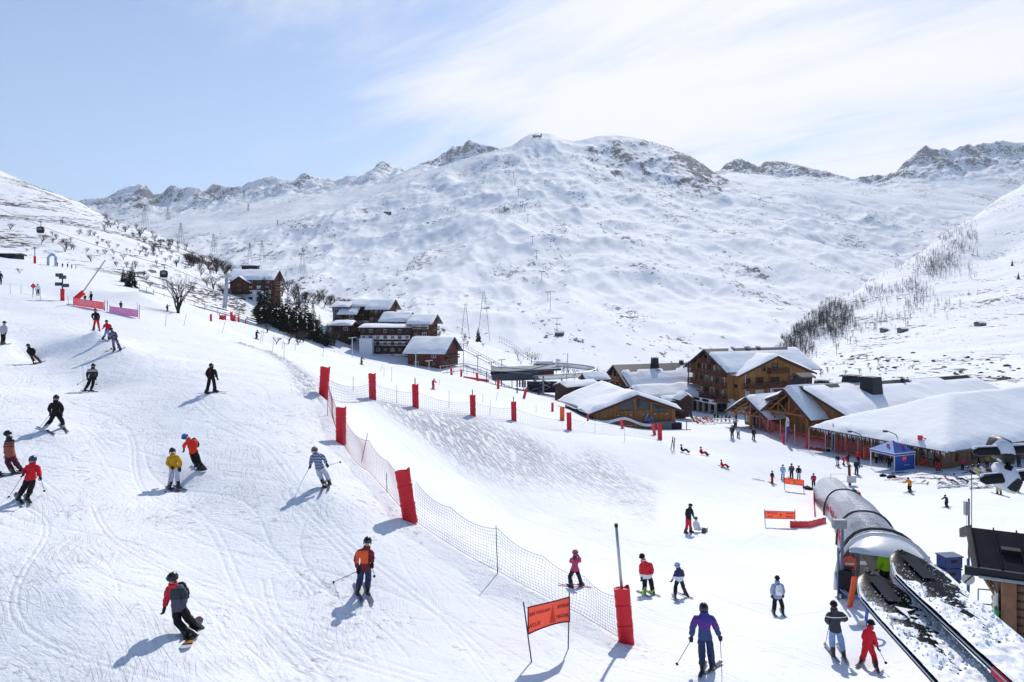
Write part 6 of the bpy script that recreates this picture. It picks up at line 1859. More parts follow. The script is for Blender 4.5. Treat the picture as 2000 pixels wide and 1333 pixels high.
# slanted cable mast behind the pink banner
r = empty('slanted_mast', P(148, 584, 101), 0, 'long thin mast slanting up from a red pad behind the pink banner', 'mast')
b = MB(); b.tube([(0, 0, 0), (1.2, 0, 1.0)], .38, 8); b.build('pad', PADM, r)
b = MB(); b.tube([(.9, 0, .8), ((206 - 148) / FPX * 101, 0, (584 - 508) / FPX * 101)], .09, 6); b.build('mast_pole', STEEL, r)

def net(name, pix, hgt, cols_m, rows_n, cord, m, label, drop=.0, sag=.12, tilt=0.0, group='safety nets', thick_top=True, wts=None, gname='safety net'):
    pts = [cast(a, b_) for a, b_ in pix]
    seg = [0]
    for a, b_ in zip(pts[:-1], pts[1:]): seg.append(seg[-1] + (b_ - a).length)
    n = int(seg[-1] / cols_m)
    mb = MB()
    def at(d):
        i = 0
        while i < len(seg) - 2 and seg[i + 1] < d: i += 1
        t = (d - seg[i]) / (seg[i + 1] - seg[i])
        q = pts[i].lerp(pts[i + 1], t)
        q.z = ground_z(q.x, q.y)
        h = hgt[i] + (hgt[min(i + 1, len(hgt) - 1)] - hgt[i]) * t if isinstance(hgt, (list, tuple)) else hgt
        return q, h * (1 - sag * 4 * t * (1 - t)), t
    grid = []
    for c in range(n + 1):
        q, h, t = at(seg[-1] * c / n)
        col = []
        for k in range(rows_n + 1):
            f = k / rows_n
            w = .10 * math.sin(f * 3.1) * math.sin(c * .21)
            col.append(q + Vector((w + tilt * f * h, -w * .6, .08 + drop + h * f)))
        grid.append(col)
    def strip(a, b_, wd):
        d = (b_ - a)
        if d.length < 1e-5: return
        side = d.cross(Vector((0, 1, 0)))
        side = side.normalized() * wd / 2 if side.length > 1e-6 else Vector((wd / 2, 0, 0))
        s2 = d.cross(side).normalized() * wd / 2
        i0 = len(mb.v)
        for p in (a, b_):
            mb.v += [tuple(p + side), tuple(p - side * .5 + s2 * .87), tuple(p - side * .5 - s2 * .87)]
        for x in range(3): mb.f.append((i0 + x, i0 + (x + 1) % 3, i0 + 3 + (x + 1) % 3, i0 + 3 + x)); mb.mi.append(0)
    for c in range(n + 1):
        for k in range(rows_n):
            strip(grid[c][k], grid[c][k + 1], cord)
    for c in range(n):
        for k in range(rows_n + 1):
            strip(grid[c][k], grid[c + 1][k], cord * (2.0 if k in (0, rows_n) else 1))
    o = mb.build(name, m)
    return tag(o, label, gname, group)
net('safety_net', [(640, 790), (668, 868), (720, 925), (757, 965), (806, 1020)], [1.3, 1.5, 1.4, 1.3, 1.5], .16, 10, .011, NETR, 'reddish mesh net between the upper two leaning red posts of the near fence')
net('safety_net', [(812, 1022), (880, 1068), (972, 1120), (1060, 1166), (1140, 1208), (1206, 1248)], [1.5, 1.35, 1.45, 1.3, 1.3, 1.25], .115, 12, .0085, NETM, 'long grey mesh net running down to the biggest red post')
net('safety_net', [(640, 780), (728, 782), (812, 797), (924, 814), (1004, 824), (1112, 842), (1200, 850), (1289, 861)], 1.25, .26, 6, .012, NETM, 'fine grey mesh net along the top of the bank')
def cane(px, py, h, label, lean=0.0, m=CANEM, r_=.018, group='thin slalom canes on the snow'):
    g = cast(px, py); H = h / FPX * g.y
    b = MB(); b.tube([(0, 0, -.1), (0, 0, H)], [r_ * max(1, g.y / 60), r_ * .8 * max(1, g.y / 60)], 6)
    o = b.build('slalom_cane', m, None, g, (0, R_(lean), 0))
    return tag(o, label, 'cane', group)
for px, py, h, ln, lab in ((706, 903, 58, 12, 'dark cane holding the near net beside the zigzag skier'), (972, 1121, 94, -2, 'tallest dark cane in the long grey net'), (756, 962, 38, -2, 'red tipped cane in the net above the leaning red post'),
    (640, 812, 44, 0, 'cane in the reddish net under the corner post'), (775, 786, 33, 0, 'cane in the upper net between its first two posts'), (690, 764, 28, 0, 'cane in the upper net at the corner'), (877, 797, 34, 0, 'cane in the upper net left of its middle post'), (957, 812, 30, 1, 'cane in the upper net right of its middle post')):
    cane(px, py, h, lab, ln)
for i, (px, py, h, ln) in enumerate(((434, 651, 24, 14), (508, 672, 28, 8), (512, 668, 26, 8), (532, 688, 34, 6), (552, 682, 18, 3), (554, 705, 38, 3), (576, 685, 22, 10), (630, 697, 20, 8), (742, 726, 16, 22), (750, 737, 20, 0), (765, 746, 29, 0), (857, 754, 14, 10), (323, 638, 26, 4), (359, 637, 24, 12), (943, 786, 18, 0), (969, 782, 16, 12), (1047, 806, 14, 0), (203, 608, 18, 6), (268, 614, 24, 0), (135, 598, 20, -8), (79, 585, 20, 0), (64, 582, 22, 0), (41, 575, 18, 0), (20, 575, 20, 0), (1162, 846, 26, 0), (1220, 862, 28, 0), (1888, 1036, 60, 0))):
    cane(px, py, h, 'thin dark cane standing alone on the open snow', ln, r_=.014)

def text_mesh(body, size, m, mirror=False, name='lettering'):
    cu = bpy.data.curves.new(name, 'FONT'); cu.body = body; cu.size = size; cu.align_x = 'CENTER'; cu.align_y = 'CENTER'; cu.extrude = .004
    o = bpy.data.objects.new(name, cu); COL.objects.link(o)
    dg = bpy.context.evaluated_depsgraph_get()
    me = bpy.data.meshes.new_from_object(o.evaluated_get(dg))
    bpy.data.objects.remove(o); bpy.data.curves.remove(cu)
    if mirror:
        for v in me.vertices: v.co.x = -v.co.x
        me.flip_normals()
    me.materials.clear(); me.materials.append(m); me.name = name
    return me
def banner(pa, pb, top_h, low_h, posts, m, label, words_, edge=None, tri=None, sagc=0.0, emblem=None, name='banner', cat='banner', group=None, Yab=None, postm=CANEM):
    """cloth between two ground places (pixels); words_ = (text, size, u, v, mirrored, material)"""
    A, B = (cast(*pa), cast(*pb)) if Yab is None else (P(pa[0], pa[1], Yab[0]), P(pb[0], pb[1], Yab[1]))
    d = B - A; L = d.length; a = math.atan2(d.y, d.x)
    slope = d.z / max(math.hypot(d.x, d.y), 1e-3); Lh = math.hypot(d.x, d.y)
    r = empty(name, A, a, label, cat, group)
    def pt(u, v, off=0.0):
        lo = low_h + sagc * 4 * u * (1 - u); hi = top_h + sagc * .3 * 4 * u * (1 - u)
        bow = -.10 * math.sin(math.pi * u) * (1 if sagc else .3)
        return (Lh * u, bow - off, slope * Lh * u + lo + (hi - lo) * v)
    mb = MB(); mb.grid([[pt(i / 16, j / 5) for i in range(17)] for j in range(6)]); 
    mb.build('banner_cloth', m, r, smooth=True)
    if edge:
        e = MB()
        for v in (0, 1): e.tube([pt(i / 16, v, .006) for i in range(17)], .018, 5)
        for u in (0, 1): e.tube([pt(u, j / 5, .006) for j in range(6)], .018, 5)
        e.build('hem', edge, r)
    for (tx, size, u, v, mir, tm) in words_:
        me = text_mesh(tx, size, tm, mir)
        for vt in me.vertices:
            q = pt(u + vt.co.x / Lh, v + vt.co.y / (top_h - low_h), .02 + vt.co.z)
            vt.co = q
        link('lettering', me, r)
    if tri:
        u, v, s_, tm = tri
        t = MB(); t.add([pt(u - s_ / Lh, v - .38, .018), pt(u + s_ / Lh, v - .38, .018), pt(u, v + .40, .018)], [(0, 1, 2)]); t.build('warning_triangle', tm, r)
        if tm.name.startswith('yellow'):
            t = MB(); t.add([pt(u - .02, v - .1, .024), pt(u + .02, v - .1, .024), pt(u + .01, v + .2, .024), pt(u - .01, v + .2, .024)], [(0, 1, 2, 3)]); t.build('warning_mark', BLACKM, r)
    if emblem:
        u, v, s_, tm = emblem
        for rad in (1.0, .55):
            t = MB(); t.tube([pt(u + rad * s_ * math.cos(q) / Lh, v + rad * s_ * math.sin(q) / (top_h - low_h), .02) for q in [k * math.pi / 10 for k in range(20 if rad == 1 else 13)] + ([0] if rad == 1 else [])], s_ * .09, 5)
            t.build('emblem_ring', tm, r)
    for i, (u, hh, ln) in enumerate(posts):
        b_ = MB(); x = Lh * u; b_.tube([(x + math.tan(R_(ln)) * hh * -1 * (.55), 0.02, slope * x - .12), (x + math.tan(R_(ln)) * hh * .45, .02, slope * x + hh)], .02 * max(1, A.y / 45), 6)
        b_.build('banner_pole', postm, r)
    return r
def sheer(name, color):
    """thin cloth that the sun shines through"""
    m = mat(name, color, .7, 0, .06, 3)
    nt = m.node_tree; b = nt.nodes['Principled BSDF']; t = nt.nodes.new('ShaderNodeBsdfTranslucent'); t.inputs[0].default_value = (*color, 1)
    x = nt.nodes.new('ShaderNodeMixShader'); x.inputs[0].default_value = .55
    nt.links.new(b.outputs[0], x.inputs[1]); nt.links.new(t.outputs[0], x.inputs[2]); nt.links.new(x.outputs[0], nt.nodes['Material Output'].inputs[0])
    return m
BAN = sheer('orange_banner_cloth', srgb(236, 92, 72)); BAND_ = mat('dark_orange_print', srgb(206, 58, 34), .7, 0, .04); PRINT = mat('maroon_print', srgb(120, 30, 34), .7, 0, .04); HEM = mat('dark_hem', srgb(50, 28, 30), .7)
PINKB = sheer('pink_banner_cloth', srgb(198, 88, 98)); LILB = sheer('lilac_banner_cloth', srgb(168, 108, 156)); PALEP = mat('pale_print', srgb(236, 196, 206), .7)
YEL = mat('yellow_triangle_print', srgb(226, 150, 40), .6)
banner((1031, 1296), (1112, 1268), 1.50, .78, ((0, 1.68, -12), (1, 1.62, 2)), BAN, 'orange slow down banner with mirrored lettering nearest the camera',
       (('RALENTIR', .155, .80, .70, True, PRINT), ('LANGSAM', .165, .79, .28, True, PRINT), ('RALLENTARE', .135, .22, .70, True, PRINT), ('SLOW', .16, .11, .26, True, PRINT)), HEM, (.50, .47, .14, BAND_), .12, group='orange slow down banners')
banner((1494, 1029), (1553, 1030), 1.15, .60, ((0, 1.3, -6), (1, 1.3, 0)), BAN, 'orange slow down banner joined to the long red strip by the tunnel',
       (('RALLENTARE', .17, .22, .72, True, PRINT), ('SLOW', .17, .16, .28, True, PRINT), ('RALENTIR', .17, .80, .72, True, PRINT), ('LANGSAM', .17, .80, .28, True, PRINT)), HEM, (.50, .48, .2, YEL), 0, group='orange slow down banners')
banner((1532, 957), (1570, 962), 1.35, .70, ((0, 1.3, -4), (1, 1.2, 0)), BAN, 'orange slow down banner below the group of three skiers',
       (('RALLENTARE', .2, .22, .72, True, PRINT), ('SLOW', .2, .16, .28, True, PRINT), ('RALENTIR', .2, .78, .72, True, PRINT), ('LANGSAM', .2, .78, .28, True, PRINT)), HEM, (.5, .48, .24, YEL), 0, group='orange slow down banners')
banner((143, 603), (203, 612), 1.45, .45, ((0, 1.5, 0), (1.02, 1.7, 2), (1.1, 1.7, 3)), PINKB, 'pink resort banner with mirrored lettering on the upper slope', (('LES MENUIRES', .78, .5, .5, True, PALEP),), None, Yab=(98, 94))
banner((215, 617), (270, 625), 1.25, .30, ((-.02, 1.4, 0), (1.03, 1.9, 0)), LILB, 'lilac ski school banner with mirrored lettering and round emblem', (('esf', 1.0, .45, .5, True, PALEP),), None, emblem=(.88, .5, .34, PALEP), Yab=(93, 90))

# long red strip beside the tunnel
def strip_fence(pix, h, m, label, name='fence_strip'):
    rows = []
    for i in range(25):
        t = i / 24 * (len(pix) - 1); k = min(int(t), len(pix) - 2)
        px, py = (pix[k][j] + (pix[k + 1][j] - pix[k][j]) * (t - k) for j in (0, 1))
        g = cast(px, py); z = ground_z(g.x, g.y)
        rows.append([(g.x, g.y, z - .03), (g.x + .02 * math.sin(i), g.y, z + h * .5), (g.x, g.y, z + h * (1 + .04 * math.sin(i * 2.1)))])
    b = MB(); b.grid(rows); b.grid([[(p[0], p[1] + .02, p[2]) for p in r_] for r_ in rows])
    return tag(b.build(name, m, smooth=True), label, 'strip')
strip_fence([(1543, 1031), (1580, 1031), (1614, 1022)], .48, PADM, 'low red strip joined to the tunnel side')
strip_fence([(1589, 962), (1589, 985), (1591, 1010)], .9, mat('torn_red_netting', srgb(212, 70, 84), .7, 0, .5, 5), 'torn red netting strip left of the tunnel')

# ---- covered conveyor
def tunnel():
    path = []
    N_ = 46
    for i in range(N_ + 1):
        t = i / N_
        y = 28.6 + 47.5 * t
        x = 14.9 + 18.9 * t + 1.1 * math.sin(math.pi * t)
        path.append(Vector((x, y, ground_z(x, y) - .12)))
    zs = [p.z for p in path]
    for _ in range(6): zs = [zs[0]] + [(zs[i - 1] + zs[i] * 2 + zs[i + 1]) / 4 for i in range(1, N_)] + [zs[-1]]
    for p, z in zip(path, zs): p.z = z
    r = empty('conveyor_tunnel', path[0], 0, 'long see-through arched conveyor tunnel with silver ribs', 'conveyor tunnel')
    o = path[0]
    poly = bpy.data.materials.new('clear_sheet'); poly.use_nodes = True
    nt = poly.node_tree; b = nt.nodes['Principled BSDF']
    b.inputs['Base Color'].default_value = (.86, .90, .97, 1); b.inputs['Metallic'].default_value = .08; b.inputs['Roughness'].default_value = .1
    b.inputs['Specular IOR Level'].default_value = .8
    n = nt.nodes.new('ShaderNodeTexNoise'); n.inputs['Scale'].default_value = 1.4; n.inputs['Detail'].default_value = 3
    tc = nt.nodes.new('ShaderNodeTexCoord'); mp = nt.nodes.new('ShaderNodeMapping'); mp.inputs['Scale'].default_value = (1, 1, .25)
    bp = nt.nodes.new('ShaderNodeBump'); bp.inputs['Distance'].default_value = .02
    nt.links.new(tc.outputs['Object'], mp.inputs[0]); nt.links.new(mp.outputs[0], n.inputs['Vector']); nt.links.new(n.outputs['Fac'], bp.inputs['Height']); nt.links.new(bp.outputs[0], b.inputs['Normal'])
    rp = nt.nodes.new('ShaderNodeMapRange'); rp.inputs['From Min'].default_value = .35; rp.inputs['From Max'].default_value = .65; rp.inputs['To Min'].default_value = .62; rp.inputs['To Max'].default_value = 1.0
    nt.links.new(n.outputs['Fac'], rp.inputs['Value']); nt.links.new(rp.outputs[0], b.inputs['Alpha'])
    SILV = mat('silver_tube', srgb(150, 154, 160), .3, .8, .1)
    Wd, Ht = 1.72, 2.3
    def arch(k, sc=1.0):
        a = math.pi * k / 16
        c, s_ = math.cos(a), math.sin(a)
        return Vector((Wd * sc * math.copysign(abs(c) ** .85, c), 0, Ht * sc * abs(s_) ** .85))
    L = (path[1] - path[0]).length
    pm = MB(); rows = []
    for (y, s_) in ((-.03, 1.006), (L * .5, 1.008), (L + .03, .998)):
        rows.append([(arch(k, s_).x, y, arch(k, s_).z) for k in range(17)])
    pm.grid(rows); pme = pm.mesh('panel', [poly], True)
    rb = MB(); rb.tube([arch(k, 1.012) for k in range(17)], .014, 5); rme = rb.mesh('rib', [mat('clear_rib', srgb(214, 217, 224), .3, .2, .1)], True)
    rb2 = MB(); rb2.tube([arch(k, 1.05) for k in range(17)], .075, 7); rme2 = rb2.mesh('rib', [DARKSTEEL], True)
    for i in range(N_):
        d = path[i + 1] - path[i]
        q = d.to_track_quat('Y', 'Z').to_euler()
        link('panel', pme, r, path[i] - o, q, (1, d.length / L, 1))
        link('rib', rme2 if i in (3, 18, 34) else rme, r, path[i] - o, q)
    for nm, x, z0, z1, m in (('skirt', -Wd - .02, -.1, .34, BLACKM), ('skirt', Wd + .02, -.1, .34, BLACKM)):
        b_ = MB(); b_.grid([[(p.x - o.x + x, p.y - o.y, p.z - o.z + z0), (p.x - o.x + x, p.y - o.y, p.z - o.z + z1)] for p in path]); b_.build(nm, m, r)
    bl = MB(); bl.grid([[(p.x - o.x - .45, p.y - o.y, p.z - o.z + .22), (p.x - o.x + .45, p.y - o.y, p.z - o.z + .22)] for p in path]); bl.build('belt', RUBBER, r)
    fl = MB(); fl.grid([[(p.x - o.x - 1.6, p.y - o.y, p.z - o.z + .12), (p.x - o.x + 1.6, p.y - o.y, p.z - o.z + .12)] for p in path]); fl.build('inner_floor', mat('grey_grating', srgb(104, 106, 112), .7, .2, .4, 3), r)
    # red lettering along the left side, seen through the sheet
    lt = MB()
    for i in range(2, 34):
        if i % 5 == 0: continue
        p = path[i]; h0 = .55 + .15 * ((i * 7) % 3)
        lt.box((p.x - o.x - Wd * .98, p.y - o.y, p.z - o.z + h0), (.03, .5, .34)); lt.box((p.x - o.x - Wd * .98, p.y - o.y + .3, p.z - o.z + h0 + .2), (.03, .16, .5))
    lt.build('red_lettering', mat('red_lettering', srgb(190, 60, 74), .6), r)
    # the mouth: bulging visor, side flaps, dark inside
    d = (path[0] - path[1]).normalized()
    q = (path[1] - path[0]).to_track_quat('Y', 'Z').to_euler()
    R3 = (path[1] - path[0]).to_track_quat('Y', 'Z').to_matrix()
    vs = MB(); rows = []
    for j in range(6):
        t = j / 5
        row = []
        for k in range(17):
            a = arch(k, 1.04)
            zt = a.z
            low = Ht * .70
            z = zt if zt < low else low + (zt - low) * (1 - t * .98)
            row.append((a.x * (1 - .02 * t), -.15 - 1.15 * math.sin(t * 1.4) * (zt / Ht), z if zt > low else zt))
        rows.append([p for p in row if True])
    keep = [k for k in range(17) if arch(k, 1.04).z > Ht * .66]
    vs.grid([[rw[k] for k in keep] for rw in rows]); vs.build('visor', mat('white_grp', srgb(206, 210, 216), .3, 0, .06, 2, 0, 40, .5), r, (0, 0, 0), q, smooth=True)
    mt = MB(); mt.tube([Vector((a.x, -.75 * (a.z / Ht) - .1, a.z)) for a in [arch(k, 1.06) for k in range(17)]], .085, 7); mt.build('mouth_frame', mat('white_grp', srgb(206, 210, 216), .3, 0, .06, 2, 0, 40, .5), r, (0, 0, 0), q, smooth=True)
    for s_ in (-1, 1):
        b_ = MB()
        for i in range(4): b_.box((s_ * (1.5 - i * .17), -.02 * i, .95), (.15, .02, 1.6 + .2 * i))
        b_.build('pvc_flap', mat('smoky_pvc', (.06, .065, .075), .25, 0, .3, 3, 0, 40, .5), r, (0, 0, 0), q)
    ds = MB(); ds.lathe([(.30, 0), (.30, .05)], 18); 
    so = ds.build('stop_disc', mat('orange_disc', srgb(214, 92, 62), .5), r, R3 @ Vector((-1.32, -.75, 1.15)), (R_(90), 0, 0))
    b_ = MB(); b_.box((0, 0, .06), (.38, .09, .02)); b_.build('disc_bar', FRAMEW, so)
    ch = MB(); ch.box((-1.45, -.9, .45), (.5, .7, .9)); ch.build('drive_box', BLACKM, r, (0, 0, 0), q)
    hs = MB(); hs.tube([(-1.75, -.5, .8), (-1.6, -1.1, .2), (-1.2, -1.6, .03), (-.6, -1.9, .02)], .035, 6); hs.build('hose', mat('yellow_hose', srgb(190, 180, 90), .6), r, (0, 0, 0), q)
    hs = MB(); hs.tube([(-1.8, -.5, .7), (-1.7, -1.1, .2), (-1.3, -1.75, .03), (-.4, -2.2, .02)], .04, 6); hs.build('hose', mat('blue_hose', srgb(90, 120, 190), .6), r, (0, 0, 0), q)
    return r
tunnel()
small('stand', 1728, 1158, 86, 190, cloth('lime_cloth', (140, 190, 20)), BLACK, 'child in a lime jacket standing inside the tunnel mouth', skis=False, Y=29.2, helmet=BLACK)
# things about the tunnel mouth
g = cast(1650, 1168)
r = empty('floodlight_mast', (g.x - .1, g.y, g.z), 0, 'grey mast with a boxy floodlight and steel struts beside the tunnel', 'mast')
b = MB(); b.tube([(0, 0, -.1), (0, 0, 2.75)], .06, 7); b.tube([(-.16, 0, -.1), (-.16, 0, 2.0)], .045, 6); b.build('mast_pole', mat('blue_grey_steel', srgb(96, 104, 130), .4, .5), r)
b = MB(); b.box((-.14, -.05, 2.95), (.52, .22, .34)); b.build('floodlight', mat('lamp_grey', srgb(140, 144, 150), .5), r)
b = MB(); b.tube([(0, 0, 1.15), (.5, .1, 1.15)], .04, 6); b.build('strut', DARKSTEEL, r)
padded_post(1659, 1186, 60, 'drooping orange pad tied to the floodlight mast', PADO, lean=(9, 0), w=.55, group=None)
g = cast(1690, 1222)
r = empty('ring_post', g, 0, 'blue post with a green ring in front of the tunnel mouth', 'post')
b = MB(); b.tube([(0, 0, -.1), (.12, 0, 1.02)], .055, 7); b.build('post', mat('blue_post', srgb(60, 104, 190), .5), r)
b = MB(); b.tube([(.08 + .22 * math.cos(t), 0, 1.22 + .22 * math.sin(t)) for t in [k * math.pi / 10 for k in range(21)]], .05, 7); b.build('ring', mat('green_ring', srgb(70, 178, 110), .5), r, smooth=True)
b = MB(); b.box((-.16, -.04, .05), (.3, .03, .26)); b.build('plate', FRAMEW, r)
# stacked blue crates and the handrail
g = Vector((16.15, 26.6, 0)); g.z = ground_z(g.x, g.y)
CRATE = mat('blue_crate_plastic', srgb(46, 66, 118), .45, 0, .15, 3)
for i in range(3):
    r = empty('crate', (g.x + .04 * i, g.y, g.z + .45 * i + .55), R_(4 * i), ['bottom crate of the blue stack behind the near skis', 'middle crate of the blue stack behind the near skis', 'top crate of the blue stack behind the near skis'][i], 'crate', 'blue crates in a stack')
    b = MB()
    for s_ in (-1, 1): b.box((s_ * .50, 0, .25), (.05, .7, .5)); b.box((0, s_ * .35, .25), (1.0, .05, .5))
    b.box((0, 0, .03), (1.0, .7, .06)); b.build('crate_body', CRATE, r)
    b = MB(); b.box((0, 0, .5), (1.12, .82, .06)); b.build('rim', CRATE, r)
    b = MB(); b.box((0, -.385, .30), (.34, .03, .12)); b.build('handle', BLACKM, r)
    r.scale = (.66, .66, .80)
b = empty('crate_pallet', (g.x, g.y, g.z), R_(3), 'dark pallet box under the blue crates', 'pallet'); q = MB(); q.box((0, 0, .24), (.8, .6, .5)); q.build('pallet_body', BLACKM, b)
r = empty('handrail', (16.0, 24.6, ground_z(16.0, 24.6)), R_(-15), 'grey tube handrail between the crates and the cabin', 'handrail')
b = MB()
for x in (0, .75, 1.5): b.tube([(x, 0, -.1), (x, 0, 1.05 - (.35 if x > 1 else 0))], .025, 6)
b.build('rail_post', STEEL, r)
for z in (1.05, .55):
    b = MB(); b.tube([(0, 0, z), (.75, 0, z), (1.5, 0, z - .35)], .025, 6); b.build('rail', STEEL, r)
# signs by the cabin
r = empty('no_entry_sign', (15.0, 23.6, ground_z(15.0, 23.6)), R_(-10), 'round white walking sign on a blue and red pole by the cabin', 'sign')
b = MB(); b.tube([(0, 0, -.1), (0, 0, 1.0)], .03, 6); b.build('pole_foot', mat('red_pole', srgb(190, 60, 40), .5), r); b = MB(); b.tube([(0, 0, 1.0), (0, 0, 2.4)], .03, 6); b.build('pole', mat('blue_post', srgb(60, 104, 190), .5), r)
b = MB(); b.M = Matrix.Rotation(R_(90), 4, 'X'); b.lathe([(.2, 0.02), (.2, .06)], 18); so = b.build('sign_face', FRAMEW, r, (0, 0, 1.75))
b = MB(); b.beam((-.13, -.07, -.13), (.13, -.07, .13), .05, .02); b.build('sign_mark', BLACKM, so)
r = empty('antenna', (16.7, 26.2, -8.2), 0, 'thin antenna with a small box on the cabin roof end', 'antenna')
b = MB(); b.tube([(0, 0, -2.6), (0, 0, 1.2)], .03, 6); b.tube([(.10, 0, -.6), (.10, 0, 2.2)], .014, 5); b.build('mast_pole', DARKSTEEL, r); b = MB(); b.box((-.08, 0, .85), (.16, .14, .5)); b.build('radio_box', STEEL, r)
# brown post with control box beyond the tunnel
g = cast(1660, 948)
r = empty('control_post', g, 0, 'brown wooden post with a grey control box behind the tunnel', 'post')
b = MB(); b.tube([(0, 0, -.2), (-.1, 0, 2.4)], .16, 8); b.build('post', DTIMBER, r); b = MB(); b.box((.1, -.2, .75), (.9, .4, .8)); b.build('control_box', STEEL, r)
b = MB(); b.beam((-2.2, 0, 1.3), (0, 0, 1.3), .05); b.beam((-2.2, 0, .1), (-2.2, 0, 1.3), .05); b.beam((-2.2, 0, .4), (0, 0, .4), .05); b.build('guard_rail', STEEL, r)

# ---- the near skis and the chair's footrest, an arm's length below the lens
def near_ski(tipx, tipy, Yt, bx, by, Yb_, label, seed, red=True):
    T, B = P(tipx, tipy, Yt), P(bx, by, Yb_)
    d = (T - B).normalized(); L = 1.15
    r_ = d.cross(Vector((0, 0, 1))).normalized(); u = r_.cross(d)
    r = empty('ski', T, 0, label, 'ski', 'snow laden skis hanging in front')
    r.matrix_world = Matrix.Translation(T) @ Matrix((r_, -d, u)).transposed().to_4x4()   # +y runs back along the ski
    hw = lambda y: .058 * (min(1, max(0.0, y / .11)) ** .5) * (1.08 - .18 * min(1, y / .6))
    lift = lambda y: .014 * max(0, 1 - y / .22) ** 2
    rows, rim = [], []
    for i in range(40):
        y = .0015 + 1.15 * (i / 39) ** 1.5; w = hw(y)
        rows.append([(-w, y, lift(y) - .012), (-w, y, lift(y)), (-w * .5, y, lift(y) + .004), (0, y, lift(y) + .009 * min(1, y * 6)), (w * .5, y, lift(y) + .004), (w, y, lift(y)), (w, y, lift(y) - .012)])
    top = mat('black_ski_topsheet', (.006, .0065, .008), .25, 0, .3, 6, 0, 200, .03)
    b = MB(); b.grid(rows, True); b.add(rows[-1], [tuple(range(7))]); b.build('ski_body', top, r, smooth=True, sharp=35)
    e = MB(); path = [(-hw(y) - .001, y, lift(y) - .004) for y in [.75 * (k / 24) ** 1.6 + .001 for k in range(24, -1, -1)]] + [(hw(y) + .001, y, lift(y) - .004) for y in [.75 * (k / 24) ** 1.6 + .001 for k in range(25)]]
    e.tube(path, .0022, 5); e.build('steel_edge', mat('bright_edge', (.6, .61, .63), .25, .9, .05), r)
    pn = MB()
    for (x0, x1, y0, y1) in ((-.016, .016, .04, .15),): pn.grid([[(x, y, lift(y) + .0115) for x in (x0, 0, x1)] for y in [y0 + (y1 - y0) * k / 6 for k in range(7)]])
    pn.build('top_panel', mat('grey_topsheet_panel', (.024, .027, .036), .3, 0, .2, 8, 0, 40, .03), r, smooth=True)
    if red:
        k = MB()
        for s_ in (-1, 1): k.grid([[(s_ * (hw(y) + .003), y, lift(y) - .014), (s_ * (hw(y) + .003), y, lift(y) - .004), (s_ * (hw(y) - .001), y, lift(y) + .001)] for y in [.48 + .66 * q / 14 for q in range(15)]])
        k.build('red_sidewall', mat('red_sidewall', srgb(206, 20, 40), .35), r)
    # crumbly snow lying along it
    ny, nx = 230, 46
    Yg, Xg = np.meshgrid(.06 + 1.08 * np.linspace(0, 1, ny), np.linspace(-1, 1, nx), indexing='ij')
    W = np.array([[hw(float(y)) for y in Yg[:, 0]]]).T
    X = Xg * W * 1.01
    n = fbm(Yg * 60 + seed * 7, X * 60, 4, .55, seed) * 1.25 + fbm(Yg * 14 + seed, X * 14, 3, .5, seed + 3) * 1.3
    cl = np.abs(fbm(Yg * 170, X * 170 + seed, 3, .6, seed + 5))
    bias = np.interp(Yg, [.06, .12, .18, .28, .42, .8], [-1.4, -.6, -.05, .30, .80, 1.15])
    h = (n + bias) * .0085 + cl * .007 * (n + bias > -.25)
    h = np.clip(h, -.006, .034) * (1 - np.abs(Xg) ** 5 * .75)
    Zg = np.array([[lift(float(y)) for y in Yg[:, 0]]]).T + .004 + h
    m_ = MB(); m_.v = [(float(X[i, j]), float(Yg[i, j]), float(Zg[i, j])) for i in range(ny) for j in range(nx)]
    for i in range(ny - 1):
        for j in range(nx - 1): m_.f.append((i * nx + j, i * nx + j + 1, (i + 1) * nx + j + 1, (i + 1) * nx + j))
    m_.mi = [0] * len(m_.f)
    sn = m_.build('snow_crust', mat('loose_snow', (.86, .88, .92), .55, 0, .04, 30, .0006, 300), r, smooth=True)
    # loose grains and crumbs
    rr = random.Random(seed); cb = MB()
    for q in range(300):
        y = .07 + .35 * rr.random(); x = rr.uniform(-1, 1) * hw(y) * .95
        i = min(ny - 1, int((y - .06) / 1.08 * (ny - 1))); z = float(Zg[i, int((x / max(hw(y), 1e-4) + 1) / 2 * (nx - 1))])
        z = max(z, lift(y) + .006)
        s_ = rr.uniform(.0012, .0042) * (1 if y > .2 else .7)
        cb.add([(x + s_, y, z), (x - s_, y, z), (x, y + s_, z), (x, y - s_, z), (x, y, z + s_), (x, y, z - s_)], [(0, 2, 4), (2, 1, 4), (1, 3, 4), (3, 0, 4), (2, 0, 5), (1, 2, 5), (3, 1, 5), (0, 3, 5)])
    cb.build('snow_crumbs', mat('loose_snow', (.86, .88, .92), .55, 0, .04, 30, .0006, 300), r)['kind'] = 'stuff'
    return r
s1 = near_ski(1694, 1128, 1.78, 1965, 1415, 1.22, 'black ski with a white arrow mark, heaped with snow, lower of the near pair', 3)
b = MB(); b.add([(-.012, .175, .0135), (.022, .190, .0135), (.004, .198, .0135), (-.004, .232, .0135)], [(0, 1, 2, 3)]); b.build('arrow_mark', mat('white_print', (.72, .74, .78), .5, 0, 0), s1)
near_ski(1756, 1086, 1.80, 2075, 1372, 1.22, 'black ski buried in snow, upper of the near pair', 8)
